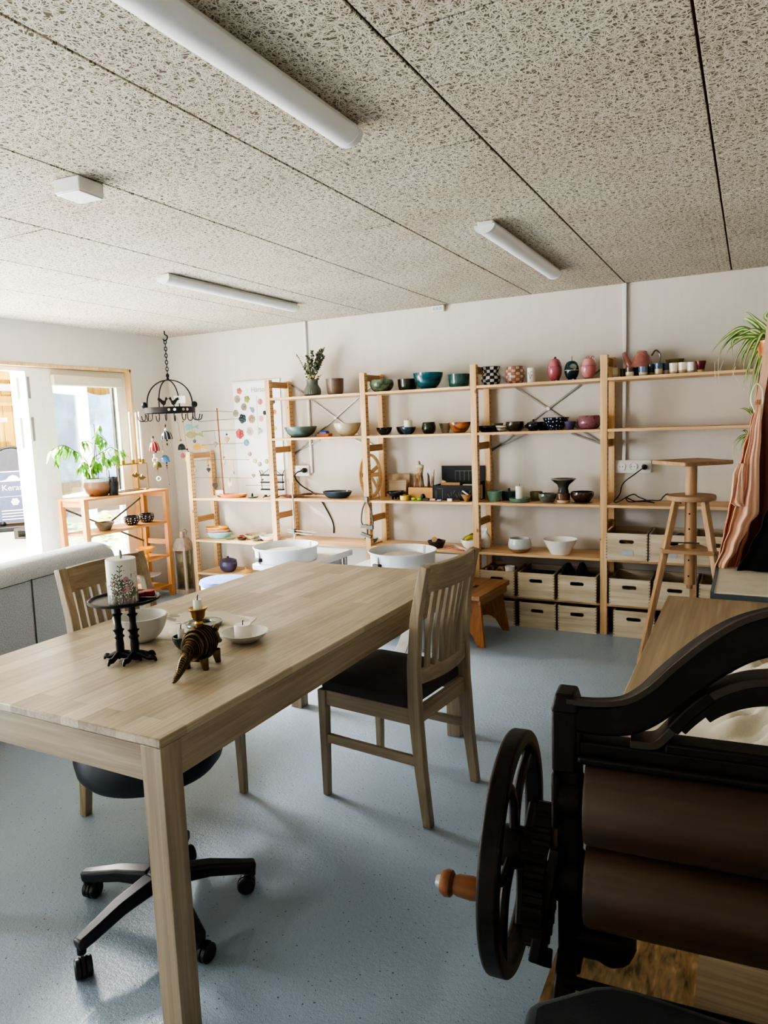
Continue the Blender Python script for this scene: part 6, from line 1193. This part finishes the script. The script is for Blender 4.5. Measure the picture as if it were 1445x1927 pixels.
# hand wheel
wx, wy, wz, WR = -.074, .045, Z(.880), .142
q = YZ((wx,wy,wz)); rim = MB().ringplate(circ(64,WR),circ(64,WR-.018),.024,q)
rim.build('wheel_rim', CI, mg, bevel=.004, seg=3); WRI = WR-.016
m = MB()
for k in range(3):
    a0_ = radians(78)+k*2*pi/3
    for s in (-1,1):
        pol = [(.018,s*.22),(.040,s*.15),(.062,s*.22),(.085,s*.40),(.105,s*.55),(WRI,s*.66)]
        m.path(spline([(wx, wy+r*cos(a0_+a), wz+r*sin(a0_+a)) for r,a in pol],5), .010, .011, up=(1,0,0))
m.build('wheel_spokes', CI, mg, bevel=.003); MB().lathe([(0,-.02),(.024,-.02),(.026,0),(.024,.02),(0,.02)], 24, (wx,wy,wz), Matrix.Rotation(pi/2,4,'Y')).build('wheel_hub', CI, mg)
MB().tube([(wx,wy,wz),(.0,wy,wz)], .009, 12).build('wheel_axle', CI, mg)
hy, hz = .028, Z(.822)
MB().lathe([(0,0),(.010,0),(.0125,.018),(.0145,.038),(.0135,.055),(.011,.061),(.016,.065),(.017,.071),(.0135,.078),(0,.079)], 24, (wx-.013,hy,hz), Matrix.Rotation(-pi/2,4,'Y')).build('crank_handle', M['handle'], mg)
MB().lathe([(0,.079),(.0085,.079),(.007,.085),(0,.087)], 18, (wx-.013,hy,hz), Matrix.Rotation(-pi/2,4,'Y')).build('handle_cap', M['steel'], mg)
# ------------------------------------------------------------------ aprons on a stand at the right edge
ax, ay = 3.66, -1.62; APY = -1.44
cs = T('apron_stand','wooden stand with arms from which the aprons hang, at the right edge','coat stand',(ax,APY,0))
MB().tube([(0,0,.02),(0,0,1.86)], .02, 14).build('pole', M['beech_z'], cs); MB().lathe([(0,0),(.2,0),(.2,.02),(.03,.035),(0,.035)], 32).build('foot', M['stool_wood'], cs)
MB().tube([(0,0,1.74),(-.08,-.14,1.80),(-.16,-.27,1.83)], .010, 10).build('arm', M['beech_z'], cs); MB().tube([(0,0,1.74),(.1,-.16,1.80),(.16,-.30,1.83)], .010, 10).build('arm', M['beech_z'], cs)
def drape(rows, y0, amp, nf, ph, ny=40, nx=44, thick=.004, dy=0):
    zs = [r[0] for r in rows]
    def f(u, v):
        k = v*(len(rows)-1); i = min(int(k), len(rows)-2); t = k-i; t2 = t*t*(3-2*t)
        a, b = rows[i], rows[i+1]; z = a[0]+(b[0]-a[0])*t; l = a[1]+(b[1]-a[1])*t2; r = a[2]+(b[2]-a[2])*t2; w = r-l
        s = amp*(min(1,v*2.2+.12)); x = l+w*u+.010*sin(nf*1.6*u+ph+3*v)*v
        return Vector((x, y0+dy*v-s*(.6*sin(nf*u*pi+ph+1.3*v)+.4*sin(nf*2.3*u*pi+2*ph-2*v)), z))
    return MB().grid(f, nx, ny)
def rows_px(tab, y): return [(ony(l,v,y).z, ony(l,v,y).x, ony(r,v,y).x) for v,l,r in tab]
ya = -1.70
pk = T('pink_apron','terracotta pink linen apron hanging from a strap, nearest the modelling stand','apron',(0,0,0))
drape(rows_px([(752,1424,1432),(800,1411,1431),(850,1396,1428),(880,1389,1425),(905,1379,1424),(930,1373,1424),(960,1368,1421),(1000,1361,1412),(1040,1354,1400),(1075,1345,1392)],ya), ya, .022, 5, .4).build('apron_body', M['apron_pink'], pk, solid=.003)
drape(rows_px([(762,1423,1433),(820,1410,1432),(872,1399,1428),(910,1397,1427),(945,1386,1426),(963,1381,1425),(990,1376,1405),(1030,1364,1386),(1068,1350,1362)],ya-.045), ya-.045, .014, 3, 1.4).build('front_panel', M['apron_peach'], pk, solid=.003)
drape(rows_px([(872,1388,1400),(895,1378,1399),(925,1374,1398),(945,1372,1395),(952,1384,1394)],ya-.06), ya-.06, .010, 3, .2, 20, 20).build('pocket_flap', M['apron_peach'], pk, solid=.003)
p1 = ony(1429,756,ya); p2 = ony(1440,690,ya); p3 = ony(1449,620,ya); e = Vector((ax-.16,-1.71,1.845))
MB().path(spline([p1,p2,p3,e],6), .028, .004, up=(0,1,0)).build('neck_strap', M['apron_peach'], pk)
MB().tube(spline([p1+Vector((-.005,-.02,-.06)),p1+Vector((-.03,-.03,.01)),p1+Vector((-.012,-.03,.07)),p1+Vector((.012,-.03,.03)),p1+Vector((.0,-.03,-.12))],6), .0045, 8).build('cord_loop', M['root'], pk)
br = T('brown_apron','dark brown canvas apron hanging behind the pink one','apron',(0,0,0)); yb_ = ya+.09
drape(rows_px([(722,1434,1482),(780,1427,1500),(900,1420,1520),(1000,1408,1520),(1072,1380,1515)],yb_), yb_, .015, 3, 1.1).build('apron_body', M['apron_brown'], br, solid=.004)
MB().path(spline([ony(1446,724,yb_),ony(1450,660,yb_),Vector((ax+.0,-1.47,1.872))],6), .03, .004, up=(0,1,0)).build('neck_strap', M['apron_brown'], br)
bk_ = T('black_apron','black cloth hanging in front of the brown apron at the right edge','apron',(0,0,0)); yk = ya-.10
drape(rows_px([(940,1450,1530),(985,1434,1532),(1030,1414,1534),(1074,1392,1534)],yk), yk, .012, 3, 2.0).build('cloth_body', M['apron_black'], bk_, solid=.004)
MB().path(spline([ony(1490,945,yk),ony(1500,760,yk),Vector((ax+.16,-1.74,1.845))],6), .03, .004, up=(0,1,0)).build('neck_strap', M['apron_black'], bk_)
# ------------------------------------------------------------------ spider plant
yp = -1.28; pc = ony(1470,640,yp)
sp_ = T('spider_plant','variegated spider plant spilling from a hanging pot at the right edge','plant',(pc.x,yp,pc.z))
MB().lathe([(0,-.16),(.07,-.16),(.095,-.02),(.10,0),(.09,0),(.085,-.03),(0,-.04)], 30).build('pot', G['terr'], sp_); m = MB()
for k in range(3): a = 2*pi*k/3; m.tube([(.097*cos(a),.097*sin(a),-.005),(0,0,.22)], .002, 5)
m.tube([(0,0,.22),(0,0,HC-pc.z)], .0025, 6); m.build('hanger_cord', M['rope'], sp_)
G1, G2, RT = MB(), MB(), MB(); random.seed(9)
def blade(pts, w):
    pts = spline(pts, 7); n = len(pts)
    for mb, k, off in ((G1,1.0,0),(G2,.34,.0012)):
        vs = []; fs = []
        for i,p in enumerate(pts):
            d = (pts[min(i+1,n-1)]-pts[max(i-1,0)]); s = d.cross(Vector((.15,1,.25))).normalized(); s2 = Vector((0,1,0))
            t = i/(n-1); ww = w*k*(.55+.45*sin(pi*min(1,t*1.3)))*(1-t**3)*(1 if t < .98 else .1); o = Vector((0,-off,off*.4)); nrm = Vector((0,-.3*ww,0))
            vs += [p-s*ww+o-nrm, p+o, p+s*ww+o-nrm]
        for i in range(n-1):
            for j in range(2): a = i*3+j; fs.append((a,a+1,a+4,a+3))
        mb.add(vs, fs)
def lp(u, v, dy=0): q = ony(u, v, yp+dy); return Vector((q.x-pc.x, dy, q.z-pc.z))
tips = [((1425,607),(1403,588)),((1408,606),(1399,608)),((1390,622),(1338,665)),((1395,625),(1350,668)),((1385,632),(1350,676)),((1398,640),(1362,675)),((1385,640),(1377,670)),((1410,640),(1379,696)),((1418,645),(1398,700)),((1402,665),(1399,690)),((1425,650),(1400,730)),((1428,655),(1396,735)),((1432,660),(1409,757)),((1430,665),(1413,747)),((1436,660),(1418,750)),((1438,670),(1424,735)),((1442,660),(1430,712)),((1436,640),(1428,700)),((1440,600),(1460,585)),((1455,600),(1480,570)),((1470,600),(1510,590)),((1480,620),(1530,650)),((1478,650),(1520,720)),((1470,660),(1500,740)),((1455,670),(1462,760)),((1415,625),(1372,650)),((1428,630),(1390,690)),((1432,635),(1405,720))]
for (mu,mv),(tu,tv) in tips:
    dy = random.uniform(-.09,.04); a = Vector((random.uniform(-.04,.02),dy*.2,-.01)); b = lp(mu,mv-4,dy*.6); c = lp(tu,tv,dy)
    b2 = a.lerp(b,.55)+Vector((0,0,.012)); blade([a,b2,b,b.lerp(c,.6)+Vector((-.006,0,.012)),c], random.uniform(.0085,.0125))
for u0,v0,u1,v1 in ((1345,680,1349,722),(1352,676,1355,728),(1362,678,1351,715),(1378,695,1390,720),(1384,690,1378,716),(1402,720,1400,735)):
    RT.tube(spline([lp(u0,v0),lp((u0+u1)/2-2,(v0+v1)/2),lp(u1,v1)],5), .0012, 5)
st_ = MB(); st_.tube(spline([lp(1430,700),lp(1421,770),lp(1424,800),lp(1418,812),lp(1404,822)],6), .0022, 6)
for base,tipl in (((1415,780),((1391,769),(1405,775),(1410,764))),((1408,818),((1377,836),(1383,840),(1392,848),(1395,812)))):
    for tt in tipl: blade([lp(*base),lp((base[0]+tt[0])/2,(base[1]+tt[1])/2-5,-.02),lp(*tt,dy=-.03)], .006)
RT.tube(spline([lp(1383,832),lp(1379,850),lp(1381,870),lp(1381,884)],5), .0014, 5)
G1.build('leaves', M['spider'], sp_); G2.build('leaf_stripes', M['spider_light'], sp_); RT.build('hanging_roots', M['root'], sp_); st_.build('runner_stem', M['stem'], sp_)
# ------------------------------------------------------------------ things on the table
TT = TZ+.0004
# plate on two bird legs
bs = T('bird_leg_stand','black plate stand on two cast bird legs on the table','stand',(0,0,TT)); BI = M['black_iron']
f1 = onz(233,1247,TZ); f2 = onz(258,1247,TZ); f1 = Vector((1.812,-3.512,0)); f2 = Vector((1.852,-3.482,0))
f1 = onz(228,1243,TZ); f2 = onz(256,1243,TZ); f1.z = f2.z = 0
zp_ = hgt(f1.x,f1.y,236,1137)-TT; dp = depth((f1.x,f1.y,TT+zp_)); pr_ = 67/FPX*dp; pcx = onz(234,1127,TT+zp_+.006)
MB().lathe([(0,0),(pr_*.93,0),(pr_,.004),(pr_*1.0,.010),(pr_*.96,.011),(pr_*.9,.005),(0,.005)], 56, (pcx.x,pcx.y,zp_)).build('plate', BI, bs)
fw = Vector((-.35,-.94,0)); rt = Vector((.94,-.35,0))
for f in (f1,f2):
    top = Vector((f.x,f.y,zp_)); m = MB(); h_ = zp_
    m.lathe([(.0,h_),(.010,h_),(.010,h_*.86),(.0155,h_*.84),(.010,h_*.80),(.009,h_*.68),(.011,h_*.58),(.017,h_*.56),(.012,h_*.52),(.011,h_*.48),(.016,h_*.44),(.011,h_*.40),(.0125,h_*.30),(.0115,h_*.14),(.016,.02),(.02,.012),(0,.008)], 14, (f.x,f.y,0))
    for uv in ((-.047,-.012,.0),(.012,-.052,0),(.060,.012,0),(.022,.045,0)):
        dx = Vector((uv[0],uv[1],0)); m.tube(spline([Vector((f.x,f.y,.022)), Vector((f.x,f.y,.022))+dx*.35+Vector((0,0,-.002)), Vector((f.x,f.y,.012))+dx*.75, Vector((f.x,f.y,.014))+dx*.98, Vector((f.x,f.y,.003))+dx*1.15],4), .008, 8, rs=[.010,.0098,.0095,.009,.0085,.008,.0078,.0076,.0078,.0082,.008,.0075,.007,.006,.005,.004,.003][:17])
    m.build('bird_leg', BI, bs)
zc_ = TT+zp_+.0055
cpx = onz(233,1133,zc_); rc = 27/FPX*depth(cpx); hc = hgt(cpx.x,cpx.y,229,1050)-zc_
n = N('flowered_candle_wax'); n.set(.45); X_, Y_, Z_ = n.xyz(); zn = n.math('DIVIDE', Z_, hc); nz = n.noise(n.coords((120,120,55)), 1, 3, 1.2)
dens = n.math('SUBTRACT', n.math('ADD', nz, n.math('MULTIPLY', n.math('SUBTRACT', .55, zn), .42)), .60); msk = n.math('GREATER_THAN', dens, 0); msk = n.math('MULTIPLY', msk, n.math('LESS_THAN', zn, .86))
leafc = n.ramp(n.noise(n.coords((40,40,40)), 1, 2), [(.35,'#3f4438'),(.55,'#6f735f'),(.7,'#8a6f7c')]); n.color(n.mix(n.math('MULTIPLY', msk, .85), '#dcdad2', leafc))
cf_ = T('flowered_candle','tall white pillar candle printed with grasses and pink flowers, on the bird leg stand','candle',(cpx.x,cpx.y,zc_))
MB().lathe([(0,0),(rc,0),(rc,hc-.002),(rc*.96,hc),(0,hc-.001)], 48).build('candle_wax', n.m, cf_); mflo = MB(); base = math.atan2(CAM.y-cpx.y, CAM.x-cpx.x)
def onc(a, z): return Vector(((rc+.0002)*cos(base+a),(rc+.0002)*sin(base+a),z))
for a,z,s in ((.25,.58,.0085),(.35,.55,.006),(.3,.36,.011),(.05,.30,.008),(.45,.40,.008),(-.75,.5,.006)):
    mflo.ball(onc(a,hc*z), s, (1,1,.8), 10, Matrix.Identity(3))
mflo.v = [tuple(Vector((x,y,0)).normalized()*min(Vector((x,y,0)).length, rc+.0006)+Vector((0,0,z))) if Vector((x,y,0)).length > rc*.9 else (x*.9,y*.9,z) for x,y,z in mflo.v]
mflo.build('pink_flowers', plain('faded_pink_print','#c39aa4',.6,var=.12), cf_); mst = MB()
for a,z1 in ((-.05,.84),(-.6,.66),(.1,.5),(.5,.5),(-.35,.6)):
    pts = [onc(a+.10*sin(k*.8+a*9),hc*z1*k/8) for k in range(9)]; mst.tube(pts, .0007, 4)
    for k in range(3,9):
        for s in (-1,1): mst.tube([pts[k], onc(a+.10*sin(k*.8+a*9)+s*.16,hc*(z1*k/8+.045))], .0016, 4, rs=[.0006,.0018])
mst.build('grass_print', plain('grey_green_print','#5c6152',.6), cf_)
MB().tube([(0,0,hc-.001),(-.0,.0,hc+.006)], .0015, 6).build('wick', M['wick'], cf_); leafm = MB(); leafm.ball((0,0,0), .0145, (.42,.25,1), 10); leafm.v = [(x+.002,y,z+hc+.012) for x,y,z in leafm.v]; leafm.build('flame_leaf', M['gg_leaf'] if 'gg_leaf' in M else plain('silver_flame_piece','#8b8c80',.5,.3), cf_)
for k,(u,v) in enumerate(((262,1119),(279,1116))):
    p = onz(u,v,zc_+.01); o = MB().lathe([(0,0),(.018,0),(.020,.006),(.018,.018),(.008,.02),(0,.019)], 20).build('red_tealight', plain('red_wax%d' % k,'#7d0f18' if k == 0 else '#a31a22',.35), loc=(p.x,p.y,zc_+.0002)); tag(o, ('dark red small wax heart close behind the flowered candle','brighter red small candle on the rim side of the black plate')[k], 'candle')
p = onz(284,1126,zc_+.004); o = MB().box((0,0,.005),(.05,.016,.008)).build('matchbox_strip', M['black_plastic'], loc=(p.x-.01,p.y-.004,zc_+.0002), rz=.35, bevel=.002); tag(o,'shiny black flat piece lying at the rim of the plate stand','strip')
# white bowl
p = onz(248,1216,TZ); d_ = depth((p.x,p.y,TZ+.05)); rb = 50.5/FPX*d_
o = vessel([(.36,0),(.42,.03),(.68,.22),(.86,.5),(.96,.8),(1,1)], rb, .085, .005, 56).build('white_bowl', plain('matt_white_bowl','#c9c8c1',.45,var=.03), loc=(p.x-.012,p.y+.055,TT)); tag(o,'matt white round bowl behind the bird leg stand on the table','bowl')
# papers
for k,(poly,lab) in enumerate((([(292,1203),(306,1158),(390,1150),(484,1162),(462,1180),(405,1204),(350,1206)],'printed newspaper sheet lying flat under the ring plate'),([(330,1168),(345,1152),(420,1150),(470,1166),(440,1178)],'second newspaper sheet with a pale picture on top of the first'))):
    pl_ = [onz(u,v,TT+.0006+k*.0008) for u,v in poly]; c0 = sum(pl_,Vector())/len(pl_); o = MB().prism([(a.x-c0.x,a.y-c0.y) for a in pl_], .0006, z0=0).build('newspaper', M['paper'] if k == 0 else M['canvas'], loc=(c0.x,c0.y,TT+k*.0008)); tag(o, lab, 'newspaper')
    m = MB()
    for j in range(9):
        a = pl_[0].lerp(pl_[1],.12+.09*j)-c0; b = pl_[5 if k == 0 else 4].lerp(pl_[3],.12+.09*j)-c0; m.path([a.lerp(b,.08+.1*(j % 3))*1.0*.9+Vector((0,0,0)), a.lerp(b,.55+.06*(j % 2))*.9], .006, .0002)
    m.v = [(x,y,.0008+(z-c0.z)*0) for x,y,z in m.v]
# ring plate (candle ring)
p = onz(384,1172,TZ+.012); rp = 34/FPX*depth(p)
o = MB().lathe([(rp*.42,.010),(rp*.5,.0),(rp*.9,.0),(rp,.010),(rp*.98,.014),(rp*.62,.012),(rp*.46,.016),(rp*.42,.010)], 48).build('ring_dish', G['gg'], loc=(p.x,p.y,TT+.0016)); tag(o,'grey-green ceramic ring with a hole in the middle, on the newspaper','dish')
o2 = MB().lathe([(0,0),(rp*.40,0),(rp*.41,.008),(rp*.36,.008),(0,.004)], 36).build('inner_saucer', G['dgreen2'], loc=(p.x,p.y,TT+.0016)); tag(o2,'small dark saucer inside the ceramic ring','saucer')
# dark bowl with candle
p = onz(347,1224,TZ); o = vessel('bowl', .034, .040, .004, 40).build('dark_bowl', G['dgreen2'], loc=(p.x-.014,p.y+.014,TT)); tag(o,'small dark green bowl with a short candle, left of the brass armadillo','bowl')
candle('short white candle standing in the small dark bowl on the table', p.x-.019, p.y+.010, TT+.0045, .0105, .060)
# dish with a stub candle
p = onz(443,1213,TZ); rd = 46/FPX*depth((p.x,p.y,TZ+.03))
o = vessel([(.48,0),(.52,.06),(.76,.45),(.93,.85),(1,1)], rd, .030, .004, 56).build('candle_dish', plain('pale_grey_dish','#c4c5bf',.3,var=.04), loc=(p.x+.003,p.y+.045,TT)); tag(o,'pale grey dish with a burnt-down block candle, right of the brass armadillo','dish')
candle('burnt-down white block candle in the pale grey dish', p.x-.004, p.y+.045, TT+.0045, .0275, .048)
# brass armadillo candlestick
A0 = onz(328,1285,TZ); A1 = onz(412,1250,TZ)
ad = T('brass_armadillo','brass armadillo candlestick with a long ridged tail on the table','candlestick',(2.060,-3.457,TT)); OB = M['old_brass']
hd = onz(428,1213,TZ)-onz(340,1270,TZ); ang = math.atan2(hd.y,hd.x); ad.scale = (1.12,1.12,1.12); ad.rotation_euler.z = ang     # local +x towards the head
Lb = .058
m = MB(); prof = []
xs_ = [-.062,-.05,-.035,-.015,.01,.03,.045,.052]; rs_ = [.012,.022,.033,.0415,.043,.038,.028,.02]; body = []
N_ = 44
for i in range(N_+1):
    t = i/N_*(len(xs_)-1); k = min(int(t),len(xs_)-2); f = t-k; f2 = f*f*(3-2*f); x = xs_[k]+(xs_[k+1]-xs_[k])*f; r = rs_[k]+(rs_[k+1]-rs_[k])*f2; body.append((r*(1.0+(.05 if i % 2 else -.035) if i < 34 else 1.0), x))
q = Matrix.Translation((0,0,.060)) @ Matrix.Rotation(radians(-4),4,'Y') @ Matrix.Rotation(pi/2,4,'Y'); m.lathe([(0,body[0][1])]+body+[(0,body[-1][1]+.006)], 36, M=q)
m.v = [(x,y*.92,z) for x,y,z in m.v]; m.build('body_shell', M['ridged'], ad, ang=60)
tl = spline([(-.056,0,.052),(-.078,0,.036),(-.098,0,.020),(-.118,0,.008),(-.128,0,.004)],9); MB().tube(tl, .01, 14, rs=[(.017-.0145*i/(len(tl)-1))*(1.05 if i % 2 else .93) for i in range(len(tl))]).build('tail', M['ridged'], ad, ang=60)
MB().ball((.062,0,.058), .022, (1.0,.95,1.0), 18).tube([(.07,0,.052),(.092,0,.042),(.104,0,.036)], .01, 12, rs=[.016,.010,.006]).build('head', OB, ad)
for s in (-1,1): MB().tube(spline([(.056,s*.014,.074),(.052,s*.020,.088),(.054,s*.022,.098)],4), .005, 8, rs=[.004,.006,.0075,.008,.0078,.007,.006,.004,.002]).build('ear', OB, ad)
for x in (-.026,.036):
    for s in (-1,1): MB().tube([(x,s*.024,.034),(x+.002,s*.026,.012),(x+.006,s*.026,.0)], .008, 10, rs=[.012,.009,.0075]).build('leg', OB, ad)
MB().lathe([(0,.098),(.009,.098),(.008,.106),(.011,.112),(.009,.118),(.016,.128),(.018,.142),(.024,.150),(.023,.152),(.012,.146),(.0115,.130),(0,.130)], 28, (.004,0,0)).build('candle_cup', M['brass'], ad)
candle('white candle stub in the brass armadillo candlestick', 2.060+.0045*cos(ang), -3.457+.0045*sin(ang), TT+.1462, .0125, .048)
# ------------------------------------------------------------------ light
w = bpy.data.worlds.new('sky'); scene.world = w; w.use_nodes = True; nt = w.node_tree; bg = nt.nodes['Background']
sk = nt.nodes.new('ShaderNodeTexSky'); sk.sky_type = 'HOSEK_WILKIE'; sk.turbidity = 3.0; sk.ground_albedo = .5; sk.sun_direction = (.35,-.5,.8)
mx_ = nt.nodes.new('ShaderNodeMix'); mx_.data_type = 'RGBA'; mx_.inputs[0].default_value = .75; nt.links.new(sk.outputs[0], mx_.inputs[6]); mx_.inputs[7].default_value = (.86,.93,1.0,1)
nt.links.new(mx_.outputs[2], bg.inputs[0]); bg.inputs[1].default_value = .45
sl = bpy.data.lights.new('sun','SUN'); sl.energy = 3.4; sl.angle = .01; sl.color = (1,.95,.86); so_ = bpy.data.objects.new('sun', sl); col.objects.link(so_)
so_.rotation_euler = Vector((-.40,.42,-.82)).to_track_quat('-Z','Y').to_euler()
def area(name, loc, to, sx, sy, e, c=(1,1,1), portal=False):
    l = bpy.data.lights.new(name,'AREA'); l.shape = 'RECTANGLE'; l.size = sx; l.size_y = sy; l.energy = e; l.color = c
    o = bpy.data.objects.new(name, l); col.objects.link(o); o.location = loc; o.rotation_euler = (Vector(to)-Vector(loc)).to_track_quat('-Z','Y').to_euler()
    if portal: l.cycles.is_portal = True
    return o
area('window_portal', (XL-.26,(WY0+WY1)/2,WZ/2), (0,(WY0+WY1)/2,WZ/2), WY1-WY0, WZ, 10, portal=True)
area('side_window_light', (XL-.12,-4.35,1.25), (3,-4.35,1.0), 2.3, 1.5, 55, (.93,.97,1.0))
area('door_fill_light', (-2.9,-1.55,3.3), (.2,-1.55,.9), 2.4, 1.6, 1700, (1,.965,.93))  # area lamp added above the door outside, brightens the room but not the fence
scene.view_settings.view_transform = 'AgX'; scene.view_settings.look = 'AgX - High Contrast'; scene.view_settings.exposure = 1.75
scene.render.film_transparent = False
cy = scene.cycles; cy.use_adaptive_sampling = True; cy.adaptive_threshold = .03; cy.max_bounces = 8; cy.diffuse_bounces = 5; cy.glossy_bounces = 4; cy.transparent_max_bounces = 12; cy.use_denoising = True; cy.sample_clamp_indirect = 8; cy.caustics_reflective = False; cy.caustics_refractive = False
